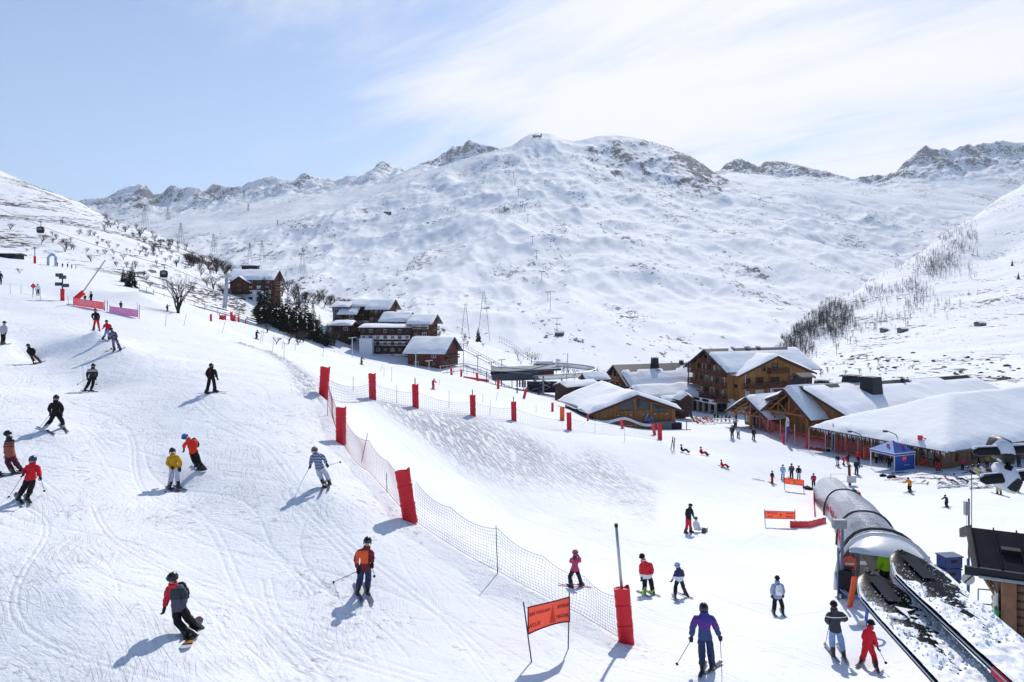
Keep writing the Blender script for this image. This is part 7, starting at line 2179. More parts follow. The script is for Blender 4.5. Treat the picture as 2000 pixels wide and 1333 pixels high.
def footrest():
    Y = 1.62
    r = empty('chair_footrest', P(1955, 905, Y), 0, 'black chairlift footrest bars caked with white snow patches at the right edge', 'footrest')
    o = Vector(r.location)
    pm = bpy.data.materials.new('snow_caked_rubber'); pm.use_nodes = True
    nt = pm.node_tree; b = nt.nodes['Principled BSDF']; b.inputs['Roughness'].default_value = .5
    tc = nt.nodes.new('ShaderNodeTexCoord'); vo = nt.nodes.new('ShaderNodeTexVoronoi'); vo.inputs['Scale'].default_value = 38; vo.feature = 'F1'
    nt.links.new(tc.outputs['Object'], vo.inputs['Vector'])
    gt = nt.nodes.new('ShaderNodeMath'); gt.operation = 'GREATER_THAN'; gt.inputs[1].default_value = .5
    sp = nt.nodes.new('ShaderNodeSeparateColor'); nt.links.new(vo.outputs['Color'], sp.inputs[0]); nt.links.new(sp.outputs[0], gt.inputs[0])
    mx = nt.nodes.new('ShaderNodeMix'); mx.data_type = 'RGBA'; nt.links.new(gt.outputs[0], mx.inputs['Factor']); mx.inputs[6].default_value = (.012, .012, .014, 1); mx.inputs[7].default_value = (.74, .76, .82, 1)
    nt.links.new(mx.outputs[2], b.inputs['Base Color'])
    for (ax, ay, bx, by, rad) in ((1899, 883, 2110, 872, .0105), (1914, 938, 2110, 918, .0120)):
        A, B = P(ax, ay, Y) - o, P(bx, by, Y - .05) - o
        b = MB(); b.tube([A, A + (B - A) * .05, B], [.004, rad, rad], 9); b.build('peg', RUBBER, r, smooth=True, sharp=40)
        b = MB(); b.tube([A + Vector((.002, 0, rad * .8)), A.lerp(B, .5) + Vector((0, 0, rad * .95)), B + Vector((0, 0, rad))], .004, 6); b.build('snow_rim', M_ROOFSNOW, r, smooth=True)
    for poly in (((1944, 856), (1953, 852), (1962, 856), (1969, 876), (1971, 892), (1968, 906), (1952, 902), (1943, 888), (1937, 872)), ((1950, 906), (1966, 904), (1978, 918), (1986, 938), (1978, 955), (1968, 963), (1957, 956), (1951, 944), (1946, 926))):
        b = MB(); n = len(poly)
        c = sum((P(a_, b_, Y) for a_, b_ in poly), Vector()) / n - o
        ring = [P(a_, b_, Y) - o for a_, b_ in poly]
        rows = [[c + (p - c) * s_ + Vector((0, yy, 0)) for p in ring] for s_, yy in ((.02, -.034), (.6, -.032), (.9, -.024), (1, 0), (.9, .024), (.6, .032), (.02, .034))]
        b.grid(rows, True); b.build('foot_plate', pm, r, smooth=True)
    b = MB(); A = P(2110, 872, Y - .05) - o; B = P(2110, 918, Y - .05) - o
    b.tube([A + Vector((0, 0, 1.2)), A, B, B - Vector((0, 0, .05))], .016, 7); b.build('hanger', DARKSTEEL, r)
footrest()
# ---------------------------------------------------------------- tent, flags, nets and clutter on the plaza
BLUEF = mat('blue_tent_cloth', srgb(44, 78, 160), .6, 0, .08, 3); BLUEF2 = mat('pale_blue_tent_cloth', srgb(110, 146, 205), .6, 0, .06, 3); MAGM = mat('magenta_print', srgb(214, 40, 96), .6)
def tent():
    Y = 91.5
    g = P(1743, 908, Y); g.z = ground_z(g.x, g.y)
    r = empty('tent', g, R_(22), 'blue pop up tent with white edging and a round M logo', 'tent')
    w, h = 1.75, 2.3
    for i, (x, y) in enumerate(((-w, -w), (w, -w), (w, w), (-w, w))):
        b = MB(); b.box((x, y, h / 2 - .05), (.08, .08, h + .1)); b.build('leg', FRAMEW, r)
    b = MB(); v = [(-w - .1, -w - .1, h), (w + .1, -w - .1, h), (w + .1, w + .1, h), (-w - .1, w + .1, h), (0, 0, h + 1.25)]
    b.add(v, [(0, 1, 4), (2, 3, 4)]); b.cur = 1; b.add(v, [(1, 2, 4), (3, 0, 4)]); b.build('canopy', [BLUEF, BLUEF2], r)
    for k in range(4):
        a, c = v[k], v[(k + 1) % 4]
        b = MB(); b.grid([[Vector(a), Vector(c)], [Vector(a) - Vector((0, 0, .30)), Vector(c) - Vector((0, 0, .30))]]); o = b.build('valance', BLUEF, r)
        e = MB(); e.beam(Vector(a) - Vector((0, 0, .02)), Vector(c) - Vector((0, 0, .02)), .04, .10); e.beam(Vector(a) - Vector((0, 0, .30)), Vector(c) - Vector((0, 0, .30)), .03, .08); e.build('white_edging', FRAMEW, o)
    b = MB(); b.box((0, -w - .02, h / 2 - .12), (2 * w - .1, .03, h - .25)); b.build('side_wall', BLUEF, r)
    b = MB(); b.M = Matrix.Translation((-.1, -w - .04, 1.55)) @ Matrix.Rotation(R_(90), 4, 'X'); b.lathe([(.42, 0), (.42, .02)], 20); lo = b.build('logo_disc', MAGM, r)
    me = text_mesh('M', .62, FRAMEW); t = link('lettering', me, r, (-.1, -w - .072, 1.55), (R_(90), 0, 0))
    me = text_mesh('Menuires', .26, FRAMEW); link('lettering', me, r, (.35, -w - .05, .75), (R_(90), 0, 0))
    for s_ in (-.55, .55):
        q = MB(); q.ball((0, 0, 0), .26, 12, 6, (1, .35, .7)); q.build('logo_disc', MAGM, r, (s_ * .1 + (.0 if s_ < 0 else .55) - .0, -.95 + abs(s_) * .0, h + .72) if s_ > 0 else (-.95, -.15, h + .72), (0, 0, 0 if s_ > 0 else R_(90)), smooth=True)
    return r
tent()
def feather(px, py, top, label):
    g = cast(px, py); H = (py - top) / FPX * g.y
    r = empty('feather_flag', g, R_(15), label, 'flag', 'tall feather flags by the timber hall')
    b = MB(); b.tube([(0, 0, -.1), (0, 0, H * .8), (.25, 0, H)], .045, 6); b.build('flag_pole', FRAMEW, r)
    rows = []
    for i in range(14):
        t = i / 13; z = .35 + (H - .35) * t
        w = .22 + .42 * t if t < .8 else .55 * math.sqrt(max(.02, 1 - ((t - .8) / .21) ** 2)) + .05
        rows.append([(.04, .03 * math.sin(i), z), (.04 + w * .5, .08 * math.sin(i * .9), z), (.04 + w, .05 * math.sin(i * .7), z)])
    b = MB(); b.grid(rows[:9]); b.cur = 1; b.grid(rows[8:]); b.build('flag_cloth', [BLUEF, FRAMEW], r, smooth=True)
    q = MB(); q.ball((.3, -.06, H * .80), .14, 8, 5, (1, .2, 1)); q.build('logo_disc', MAGM, r)
feather(1535, 868, 815, 'blue feather flag with white top in front of the middle porch')
feather(1625, 884, 828, 'blue feather flag with white top at the hip roof corner')

REDNET = bpy.data.materials.new('red_netting'); REDNET.use_nodes = True
def _rn():
    nt = REDNET.node_tree; b = nt.nodes['Principled BSDF']; b.inputs['Base Color'].default_value = (*srgb(176, 60, 70), 1); b.inputs['Roughness'].default_value = .8
    tc = nt.nodes.new('ShaderNodeTexCoord'); ck = nt.nodes.new('ShaderNodeTexNoise'); ck.inputs['Scale'].default_value = 22
    r = nt.nodes.new('ShaderNodeMapRange'); r.inputs['From Min'].default_value = .45; r.inputs['From Max'].default_value = .55; r.inputs['To Min'].default_value = .12; r.inputs['To Max'].default_value = .55
    nt.links.new(tc.outputs['Object'], ck.inputs['Vector']); nt.links.new(ck.outputs['Fac'], r.inputs['Value']); nt.links.new(r.outputs[0], b.inputs['Alpha'])
_rn()
def hall_net(pix, hgt, label):
    r = None
    pts = [cast(a, b) for a, b in pix]
    r = empty('safety_net', pts[0], 0, label, 'safety net', 'red nets along the timber hall')
    o = Vector(r.location); rows = []; n = 40
    for i in range(n + 1):
        t = i / n * (len(pts) - 1); k = min(int(t), len(pts) - 2)
        q = pts[k].lerp(pts[k + 1], t - k); q.z = ground_z(q.x, q.y)
        f = (t - k); sag = .25 * 4 * f * (1 - f)
        rows.append([q - o + Vector((0, .05 * math.sin(i), .05)), q - o + Vector((.1 * math.sin(i * .8), 0, hgt * .5)), q - o + Vector((0, 0, hgt - sag))])
    b = MB(); b.grid(rows); b.build('netting', REDNET, r, smooth=True)
    for p in pts:
        z = ground_z(p.x, p.y) - o.z
        b = MB(); b.tube([(p.x - o.x, p.y - o.y, z - .2), (p.x - o.x, p.y - o.y, z + hgt + .7)], .05, 6); b.build('net_post', mat('pale_post', srgb(190, 160, 150), .6), r)
hall_net([(1484, 840), (1500, 848), (1524, 860), (1552, 872), (1580, 880), (1612, 886)], 2.5, 'red netting in front of the two timber porches')
hall_net([(1630, 886), (1652, 890), (1676, 896), (1702, 902)], 2.4, 'red netting between the tall flag and the blue tent')
hall_net([(1778, 906), (1800, 908), (1822, 912)], 1.6, 'short red netting right of the blue tent')
padded_post(1497, 842, 20, 'leaning red pad in the netting by the left porch', PADD, lean=(12, 0), group='pads tied into the red netting')
padded_post(1530, 866, 18, 'red pad round the left log post of the middle porch', PADD, group='pads tied into the red netting')
padded_post(1576, 876, 16, 'faded red pad by the right log post', PADD, group='pads tied into the red netting')
padded_post(1689, 898, 24, 'orange pad standing before the hall netting', PADO, group='pads tied into the red netting')
r = empty('orange_tarp', cast(1812, 912), 0, 'orange tarpaulin lifted on a frame by the hall corner', 'tarp')
b = MB(); b.grid([[(-1.4, 0, .1), (-.6, -.3, .5), (.4, -.2, .9)], [(-1.0, .2, .5), (-.1, 0, 1.3), (.8, .1, 1.7)], [(-.3, .6, .6), (.5, .5, 1.6), (1.1, .5, 2.0)]]); b.build('tarp_cloth', BAN, r, smooth=True)
b = MB(); b.tube([(.9, .2, -.1), (.95, .2, 2.0)], .05, 6); b.tube([(.2, .4, -.1), (.3, .3, 1.5)], .05, 6); b.build('frame', STEEL, r)
for i, (px, py, top, lab) in enumerate(((1684, 898, 846, 'curved street lamp left of the blue tent'), (1754, 906, 846, 'curved street lamp behind the blue tent'), (1823, 912, 858, 'curved street lamp with red lantern right of the blue tent'))):
    g = cast(px, py); H = (py - top) / FPX * g.y
    r = empty('street_lamp', g, 0, lab, 'street lamp', 'curved lamps along the hall')
    b = MB(); b.tube([(0, 0, -.1), (0, 0, H * .8), (-.3, 0, H * .95), (-1.6, 0, H * 1.08)], .06, 6); b.build('lamp_pole', DARKSTEEL, r)
    b = MB(); b.box((-1.7, 0, H * 1.08 - .1), (.5, .3, .25 if i < 2 else .6)); b.build('lamp_head', DARKSTEEL if i < 2 else PADD, r)

CHAIRF = mat('chair_frame', srgb(206, 208, 212), .5); CHAIRC = mat('striped_canvas', srgb(120, 126, 150), .8, 0, .5, 8); ORC = mat('orange_canvas', srgb(226, 106, 52), .8)
def make_chair():
    r = empty('deck_chair')
    for s_ in (-1, 1):
        b = MB(); b.beam((s_ * .32, -.55, .05), (s_ * .32, .62, .95), .05); b.beam((s_ * .32, .35, .03), (s_ * .32, -.35, .45), .05); b.build('side_frame', CHAIRF, r)
    b = MB(); b.grid([[(-.30, -.45, .40), (.30, -.45, .40)], [(-.30, -.1, .27), (.30, -.1, .27)], [(-.30, .25, .46), (.30, .25, .46)], [(-.30, .60, .92), (.30, .60, .92)]]); b.build('canvas', CHAIRC, r, smooth=True)
    return r
_ch = [None]
def deck_chair(px, py, face, label, m=CHAIRC, sc=1.15, group='deck chairs on the snow'):
    g = cast(px, py)
    if _ch[0] is None: r = _ch[0] = make_chair(); kids = list(r.children)
    else:
        r = _ch[0].copy(); COL.objects.link(r); kids = []
        for c in _ch[0].children:
            k = c.copy(); COL.objects.link(k); k.parent = r; kids.append(k)
    for k in kids:
        if k.name.startswith('canvas'): set_mat(k, m)
    r.location = g; r.rotation_euler = (0, 0, R_(face)); r.scale = (sc,) * 3
    return tag(r, label, 'deck chair', group)
for px, py, f, lab, m in ((1838, 951, 70, 'empty deck chair with navy cushion nearest the hall corner', cloth('navy_canvas', (34, 40, 60))), (1857, 950, 75, 'deck chair under the person in red', CHAIRC), (1876, 948, 75, 'deck chair under the person in navy', CHAIRC), (1915, 938, 60, 'deck chair under the person in the lemon top', CHAIRC), (1900, 952, 70, 'deck chair left of the caked footrest', CHAIRC), (1930, 948, 70, 'deck chair behind the snowboarder in white', CHAIRC), (1975, 945, 65, 'deck chair near the right edge of the picture', CHAIRC),
                          (1364, 826, 40, 'leftmost orange deck chair below the hotel arcade', ORC), (1374, 829, 60, 'second orange deck chair below the hotel arcade', ORC), (1382, 826, 30, 'third orange deck chair below the hotel arcade', ORC), (1391, 829, 60, 'rightmost orange deck chair below the hotel arcade', ORC), (1354, 823, 30, 'dark deck chair left of the orange ones', cloth('dark_canvas', (40, 40, 46)))):
    deck_chair(px, py, f, lab, m)
for i, (x_, y_, c_) in enumerate(((1357, 828, RED), (1368, 828, ORANGE), (1386, 824, ORANGE), (1376, 824, DNAVY))):
    small('lounge', x_, y_, 10, 40, c_, BLACK, ['guest in red lounging below the hotel arcade', 'guest in orange lounging left below the hotel arcade', 'guest in orange lounging right below the hotel arcade', 'guest in dark navy lounging below the hotel arcade'][i], skis=False)
for i, (x_, y_, c_) in enumerate(((1402, 822, CHARC), (1410, 824, DRED), (1418, 823, BLACK), (1425, 825, DNAVY), (1436, 826, CHARC), (1396, 820, BLACK))):
    small('stand', x_, y_, 13, 60 * i, c_, BLACK, ['tiny figure in charcoal at the terrace tables', 'tiny figure in dark red at the terrace tables', 'tiny figure in black at the terrace tables', 'tiny figure in navy at the terrace tables', 'tiny figure in charcoal by the porch corner', 'tiny figure in black by the arcade pillars'][i], skis=False)
for i in range(5):
    g = cast(1400 + i * 8, 826 + i % 2)
    r = empty('terrace_table', g, 0, 'dark terrace table between the hotel and the left porch', 'table', 'terrace tables')
    b = MB(); b.box((0, 0, .74), (1.2, .8, .05)); b.build('table_top', DARKSTEEL, r); b = MB(); b.tube([(0, 0, -.05), (0, 0, .72)], .04, 6); b.box((0, 0, .0), (.5, .5, .04)); b.build('table_leg', DARKSTEEL, r)
for i, (x_, y_, h_, c_, lab) in enumerate(((1902, 934, 20, DNAVY, 'seated guest in dark navy left of the caked footrest'), (1924, 928, 20, WHITEC, 'seated guest in white behind the caked footrest'), (1936, 930, 20, CHARC, 'seated guest in charcoal behind the caked footrest'), (1968, 935, 22, DRED, 'seated guest in dark red at the right terrace'), (1984, 938, 22, ROYAL, 'seated guest in royal blue at the right terrace'), (1992, 928, 20, LGREY, 'seated guest in grey at the right terrace'))):
    small('lounge', x_, y_, h_, 50 + 20 * i, c_, BLACK, lab, skis=False)
for i, (x_, y_, h_, c_, lab) in enumerate(((1880, 918, 22, MAGENTA, 'guest in magenta standing by the hall front'), (1912, 912, 24, CHARC, 'guest in charcoal standing by the hall front'), (1928, 914, 24, OLIVE, 'guest in olive standing by the hall front'), (1972, 918, 28, BLACK, 'guest in black standing at the right terrace'))):
    small('stand', x_, y_, h_, 70 * i, c_, BLACK, lab, skis=False)
# skis and gear lying on the snow
def lying_ski(px, py, ang, m, label):
    g = cast(px, py); d = Vector((math.cos(R_(ang)), math.sin(R_(ang)), 0)); a, b = g - d * .8, g + d * .8
    for q in (a, b): q.z = ground_z(q.x, q.y)
    place_ski(a, b, m, label, group='skis left lying on the snow', lift=.03, length=2.2)
rr = random.Random(4)
for i in range(26):
    px, py = rr.uniform(1735, 1845), rr.uniform(922, 948)
    lying_ski(px, py, rr.uniform(-40, 60), [SK_DARK, SK_GREY, SK_WHITE, SK_RED][i % 4], 'ski left lying on the snow between the tent and the deck chairs')
for i in range(14):
    lying_ski(rr.uniform(1880, 1990), rr.uniform(918, 955), rr.uniform(-60, 60), [SK_DARK, SK_GREY, SK_WHITE][i % 3], 'ski left lying among the deck chairs at the right')
lying_ski(1480, 938, 10, SK_DARK, 'single black ski lying alone left of the upper banner')
for i, (px, py) in enumerate(((1724, 931), (1737, 934), (1745, 933), (1577, 955), (1581, 957), (1668, 962), (1676, 966), (1602, 880), (1585, 878), (1595, 879), (1610, 881), (1618, 882))):
    g = cast(px, py); b = MB(); b.ball((0, 0, .12), .32, 9, 6, (1.3, .9, .6)); b.ball((.35, .1, .1), .2, 8, 5, (1, 1, .7)); b.tube([(-.1, 0, .25), (0, 0, .42), (.15, 0, .25)], .03, 5)
    o = b.build('kit_bag', ORANGE if px in (1676,) else BLACK, None, g, (0, 0, i * .7), smooth=True)
    tag(o, {1668: 'black kit bag behind the tunnel control post', 1676: 'orange brown kit bag behind the tunnel control post'}.get(px, 'black kit bag dropped on the snow before the tent' if px > 1700 else ('black kit bag heaped under the porch netting' if py < 900 else 'small black bag at the far tunnel end')), 'bag', 'kit bags on the snow')
for i, (px, py, ln) in enumerate(((1312, 880, 8), (1315, 879, -5), (1317, 880, 3))):
    g = cast(px, py); o = link('ski', SKI_ME); set_mat(o, SK_DARK); o.location = g + Vector((0, 0, .75)); o.rotation_euler = (R_(90 + ln), R_(ln), 0); link('binding', BIND_ME, o)
    tag(o, ['left one of the upright skis stuck in the bank edge', 'middle one of the upright skis stuck in the bank edge', 'right one of the upright skis stuck in the bank edge'][i], 'ski', 'skis stuck upright in the snow')
g = cast(1341, 840); r = empty('signpost', g, 0, 'dark post standing alone right of the lodge', 'post'); b = MB(); b.tube([(0, 0, -.1), (0, 0, 1.5)], .07, 6); b.build('post', BLACKM, r); b = MB(); b.box((0, 0, .03), (1.4, .5, .06)); b.build('foot_plate', BLACKM, r)

# ---------------------------------------------------------------- lifts and pylons
GLASSB = mat('blue_grey_glass', (.16, .24, .28), .15, .3, .25, 2, 0, 40, .6, 0, .62)
def lift_station():
    Y = 166
    r = empty('lift_station', P(1000, 768, Y), 0, 'open steel lift station with dark canopy and raised curved glass guard rail', 'lift station')
    o = Vector(r.location); q = lambda px, py, y=Y: P(px, py, y) - o
    for (x0, y0, x1, y1, dpt, m, nm) in ((956, 724, 1096, 716, 9, GLASSB, 'canopy'),):
        b = MB(); b.add([q(958, 727), q(1096, 720), q(1090, 712, Y + 12), q(960, 718, Y + 12)] + [v - Vector((0, 0, .5)) for v in (q(958, 727), q(1096, 720), q(1090, 712, Y + 12), q(960, 718, Y + 12))], [(0, 1, 2, 3), (4, 7, 6, 5), (0, 4, 5, 1), (1, 5, 6, 2), (2, 6, 7, 3), (3, 7, 4, 0)]); b.build('canopy', mat('dark_canopy', srgb(66, 76, 86), .4, .3, .2), r)
    b = MB(); b.grid([[q(958, 728), q(1020, 726), q(1052, 728)], [q(962, 744), q(1010, 744), q(1052, 742)]]); b.grid([[v + Vector((0, .3, 0)) for v in rw] for rw in [[q(958, 728), q(1020, 726), q(1052, 728)], [q(962, 744), q(1010, 744), q(1052, 742)]]]); b.build('side_sheet', mat('dark_canopy', srgb(66, 76, 86), .4, .3, .2), r)
    # the ring: guard rail that swings round and dips back
    ring = []
    for i in range(33):
        t = i / 32; a = R_(100) - t * R_(260)
        ring.append(Vector((math.cos(a) * 7.5, math.sin(a) * 4.5, 0)))
    c = q(1062, 738) + Vector((4.5, 0, 0))
    ring = [c + p + Vector((0, 0, 2.2 - 2.6 * (i / 32))) for i, p in enumerate(ring)]
    start = [q(958, 724), q(1000, 727), q(1035, 730)]
    end = [q(1075, 757), q(1055, 765), q(1030, 772)]
    path = start[:] + [p for p in ring if True] + end
    for dz in (0, .9):
        b = MB(); b.tube([p + Vector((0, 0, dz)) for p in path], .13, 6); b.build('rail', STEEL, r)
    b = MB(); b.grid([[p for p in ring], [p + Vector((0, 0, .95)) for p in ring]]); b.build('glass_guard', GLASSB, r)
    b = MB(); b.grid([[p for p in start + ring[:12]], [p + Vector((0, 1.6, 0)) for p in start + ring[:12]]]); b.build('walkway', STEEL, r)
    for px, top, bot in ((1061, 735, 800), (1097, 738, 810), (1103, 690, 805), (1000, 730, 778), (979, 726, 770), (1023, 728, 775), (950, 728, 765), (1113, 760, 790), (1120, 758, 790), (1040, 745, 780), (968, 735, 768)):
        b = MB(); b.tube([q(px, bot, Y - 3), q(px + (6 if top < 700 else 0), top, Y - 3)], .22 if px in (1061, 1097) else .10, 6); b.build('steel_column', STEEL if px in (1061, 1097, 1103) else DARKSTEEL, r)
    # turnstile platform, fence and truss rails climbing from the left
    for k in range(9):
        b = MB(); x = 860 + k * 13; b.tube([q(x, 730 + k * .5, Y + 4), q(x, 715 + k * .8, Y + 4)], .07, 5); b.build('rail_post', STEEL, r)
    for dy in (0, 6, 14):
        b = MB(); b.tube([q(858, 716 + dy, Y + 4), q(905, 710 + dy, Y + 4), q(935, 716 + dy, Y + 4), q(962, 726 + dy, Y + 4)], .08, 5); b.build('rail', STEEL, r)
    for k in range(12):
        x = 985 + k * 9; b = MB(); y_ = 752 + k * 3.8; b.tube([q(x, y_ + 10, Y - 8), q(x, y_ - 2, Y - 8)], .06, 5); b.build('fence_post', STEEL, r)
    for dy in (0, 7):
        b = MB(); b.tube([q(950, 738 + dy, Y - 8), q(1010, 762 + dy, Y - 8), q(1085, 790 + dy, Y - 8)], .07, 5); b.build('fence_rail', STEEL, r)
    b = MB(); b.add([q(905, 735), q(955, 742), q(955, 748), q(905, 738)], [(0, 1, 2, 3)]); b.build('red_netting_panel', PADD, r)
    hb = MB(); hb.box(q(1062, 760) + Vector((0, 4, 0)), (7, 3, 2.4)); hb.build('drive_cabin', BLACKM, r)
    return r
lift_station()
rr = random.Random(9)
for i in range(9):
    p = P(1008 + i * 5.2, 757 + (i % 3), 163); p.z = ground_z(p.x, p.y) + .0
    r = empty('turnstile', P(1010 + i * 5.2, 752 + i * .4, 162), 0, 'dark turnstile under the lift station canopy', 'turnstile', 'turnstiles of the lift')
    b = MB(); b.box((0, 0, .3), (.35, .5, 1.5)); b.build('gate_post', BLACKM, r); b = MB(); b.tube([(0, -.2, .5), (.5, -.2, .3)], .04, 5); b.build('gate_arm', STEEL, r)

bpy.context.view_layer.update()
def far_cast(px, py):
    """the place on the far mountain seen through a pixel"""
    d = P(px, py, 1.0).normalized(); best = None
    for n in ('mountain', 'mountain_range', 'snowy_hillside'):
        ok, loc, nor, idx = bpy.data.objects[n].ray_cast(Vector((0, 0, 0)), d)
        if ok and (best is None or loc.y < best.y): best = loc.copy()
    return best
def pylon(px, pyb, pyt, Y, kind, label, group, m=STEEL, wide=1.0):
    B = P(px, pyb, Y) if Y else far_cast(px, pyb)
    if B is None: return
    Y = B.y; H = (pyb - pyt) / FPX * Y
    r = empty('power_pylon' if kind == 'power' else 'lift_tower', B, 0, label, 'pylon' if kind == 'power' else 'lift tower', group)
    th = Y / 1400 * (.40 if kind == 'power' else .75)
    if kind == 'power':
        w0 = H * .13 * wide
        for sx in (-1, 1):
            for sy in (-1, 1):
                b = MB(); b.beam((sx * w0, sy * w0, -2), (sx * w0 * .12, sy * w0 * .12, H), th); b.build('leg', m, r)
        br = MB()
        for i in range(7):
            t0, t1 = i / 7, (i + 1) / 7; a, c = w0 * (1 - .88 * t0), w0 * (1 - .88 * t1)
            br.beam((-a, -a, H * t0), (c, -c, H * t1), th * .6); br.beam((a, -a, H * t0), (-c, -c, H * t1), th * .6)
        br.build('lattice', m, r)
        for z, w in ((.72, .16), (.84, .20), (.95, .13)):
            b = MB(); b.beam((-H * w * wide, 0, H * z), (H * w * wide, 0, H * z), th * .8); b.build('cross_arm', m, r)
    else:
        b = MB(); b.beam((0, 0, -2), (0, 0, H), th * 1.1); b.build('column', m, r)
        b = MB(); b.beam((-H * .28, 0, H), (H * .28, 0, H), th * 1.2); b.build('cross_arm', m, r)
    return r
PYL = mat('pylon_steel', srgb(112, 116, 130), .5, .4)
for i, (px, b_, t_, Y) in enumerate(((283, 440, 400, 700), (353, 478, 436, 600), (417, 503, 457, 520), (488, 508, 475, 560), (512, 508, 470, 560), (591, 530, 484, 520), (909, 652, 593, 430), (945, 660, 568, 400), (477, 385, 370, None), (485, 412, 398, None), (328, 430, 405, None), (542, 440, 430, None))):
    pylon(px, b_, t_, Y, 'power', ['lattice power pylon highest on the left ridge', 'lattice power pylon second on the left ridge', 'lattice power pylon above the dark hedge', 'left of the two pylons behind the lone block', 'right of the two pylons behind the lone block', 'lattice power pylon alone right of the lone block', 'shorter of the two tall pylons above the village', 'tallest power pylon above the village', 'tiny pylon far up the bowl, upper', 'tiny pylon far up the bowl, lower', 'faint pylon between the ridge pylons', 'tiny pylon on the far bowl rim'][i], 'power pylons', PYL)
for i, (px, b_, t_) in enumerate(((1088, 660, 622), (1075, 606, 570), (1070, 590, 572), (1058, 548, 530), (1048, 508, 490), (1040, 476, 462), (1031, 434, 420), (1025, 414, 400), (1021, 406, 394), (1013, 382, 370), (1006, 362, 350), (1003, 348, 338), (994, 322, 308))):
    Y = None
    pylon(px, b_, t_, Y, 'lift', 'slim chairlift tower climbing the main mountain face', 'chairlift towers on the mountain', PYL)
# weather station on the far summit
r = empty('summit_station', (far_cast(897, 292) or P(897, 288, 4900)), 0, 'small station hut on the pointed left summit', 'hut'); b = MB(); b.box((0, 0, 8), (22, 14, 22)); b.build('station_body', BLACKM, r); b = MB(); b.beam((-22, 0, 14), (22, 0, 18), 6); b.build('station_arm', BLACKM, r)
r = empty('summit_station', (far_cast(1048, 268) or P(1048, 264, 3500)), 0, 'low station roof on the central summit', 'hut'); b = MB(); b.box((0, 0, 3), (40, 10, 8)); b.build('station_body', BLACKM, r); b = MB(); b.box((22, 0, 8), (6, 6, 14)); b.build('mast_block', BLACKM, r)
# gondolas
def gondola(px, py, Y, label):
    r = empty('gondola_cabin', P(px, py, Y), R_(20), label, 'gondola', 'gondola cabins on the left hill')
    s_ = .9
    b = MB(); rows = []
    for z, w in ((-1.1, .8), (-.9, 1.0), (0, 1.1), (.7, 1.0), (.95, .7)): rows.append([(w * math.copysign(abs(math.cos(a)) ** .5, math.cos(a)), w * .9 * math.copysign(abs(math.sin(a)) ** .5, math.sin(a)), z) for a in [k * math.pi / 6 for k in range(12)]])
    b.grid(rows, True); b.add(rows[0], [tuple(range(12))]); b.add(rows[-1], [tuple(range(11, -1, -1))]); b.build('cabin', BLACKM, r, smooth=True, sharp=40)
    b = MB(); b.box((0, -1.02, .15), (1.3, .06, .8)); b.build('window', mat('grey_pane', (.12, .14, .17), .1, 0, .1, 2, 0, 40, .7), r)
    b = MB(); b.tube([(0, 0, .9), (.2, 0, 1.8), (0, 0, 2.5)], .09, 6); b.box((0, 0, 2.55), (1.3, .2, .22)); b.build('hanger', DARKSTEEL, r)
    return r
gondola(79, 449, 235, 'dark gondola cabin hanging high at the upper left'); gondola(320, 535, 205, 'dark gondola cabin hanging above the bare tree')
def cable(a, b, sag, label, rad=.05):
    m = MB(); m.tube([a.lerp(b, i / 20) - Vector((0, 0, sag * 4 * (i / 20) * (1 - i / 20))) for i in range(21)], rad, 4)
    return tag(m.build('lift_cable', DARKSTEEL), label, 'cable')
cable(P(-60, 380, 260), P(330, 520, 205), 2.0, 'gondola cable running down across the left hill', .06)
cable(P(330, 520, 205), P(436, 560, 215), .5, 'gondola cable reaching the grey lift tower', .06)
r = empty('lift_tower', P(437, 602, 216), 0, 'thick grey gondola tower left of the lone apartment block', 'lift tower'); b = MB(); b.tube([(0, 0, -2), (.8, 0, 6.0), (1.0, 0, 9.2)], [.75, .6, .5], 8); b.build('column', mat('grey_tower', srgb(168, 174, 190), .5, .2), r, smooth=True); b = MB(); b.beam((-1.2, 0, 9.3), (2.4, 0, 9.7), .4); b.build('cross_arm', STEEL, r)
# inflatable arch, red signs and the bridge fence on the upper slope
r = empty('start_arch', cast(101, 520), 0, 'white and blue inflatable start arch on the upper slope', 'arch')
b = MB(); s_ = cast(101, 520).y / FPX; b.tube([(-7 * s_, 0, 0), (-7 * s_, 0, 16 * s_), (-3 * s_, 0, 21 * s_), (4 * s_, 0, 22 * s_), (8 * s_, 0, 17 * s_), (7.5 * s_, 0, 0)], 2.4 * s_, 8); b.build('arch_tube', mat('pale_blue_vinyl', srgb(150, 166, 200), .5, 0, .4, 1), r, smooth=True)
for i, (px, py, c_) in enumerate(((112, 521, DRED), (122, 523, NAVY), (132, 523, BLACK), (140, 525, NAVY), (148, 526, JEANS))):
    small('stand', px, py, 8, 30 * i, c_, NAVY, 'tiny figure waiting by the inflatable start arch', skis=False, group='tiny figures by the start arch')
r = empty('round_sign', cast(65, 576), 0, 'red square warning board left of the skier in white', 'sign'); b = MB(); b.tube([(0, 0, -.1), (0, 0, 1.0)], .04, 5); b.build('sign_post', DARKSTEEL, r); b = MB(); b.box((0, 0, 1.35), (.65, .04, .65), Matrix.Rotation(R_(45), 3, 'Y')); b.build('sign_board', PADD, r)
for i, (px, py, w, h) in enumerate(((435, 625, 12, 9), (456, 628, 7, 12))):
    g = cast(px, py); s_ = g.y / FPX; r = empty('net_screen', g, 0, ['wide pink net panel under the upper footbridge', 'tall pink net panel under the upper footbridge'][i], 'net screen', 'pink net panels')
    b = MB(); b.box((0, 0, h * s_ / 2), (w * s_, .06, h * s_)); b.build('net_cloth', PADD, r)
    for e in (-1, 1): b = MB(); b.tube([(e * w * s_ / 2, 0, -.2), (e * w * s_ / 2, 0, h * s_ + .3)], .08, 6); b.build('panel_post', PADM, r)
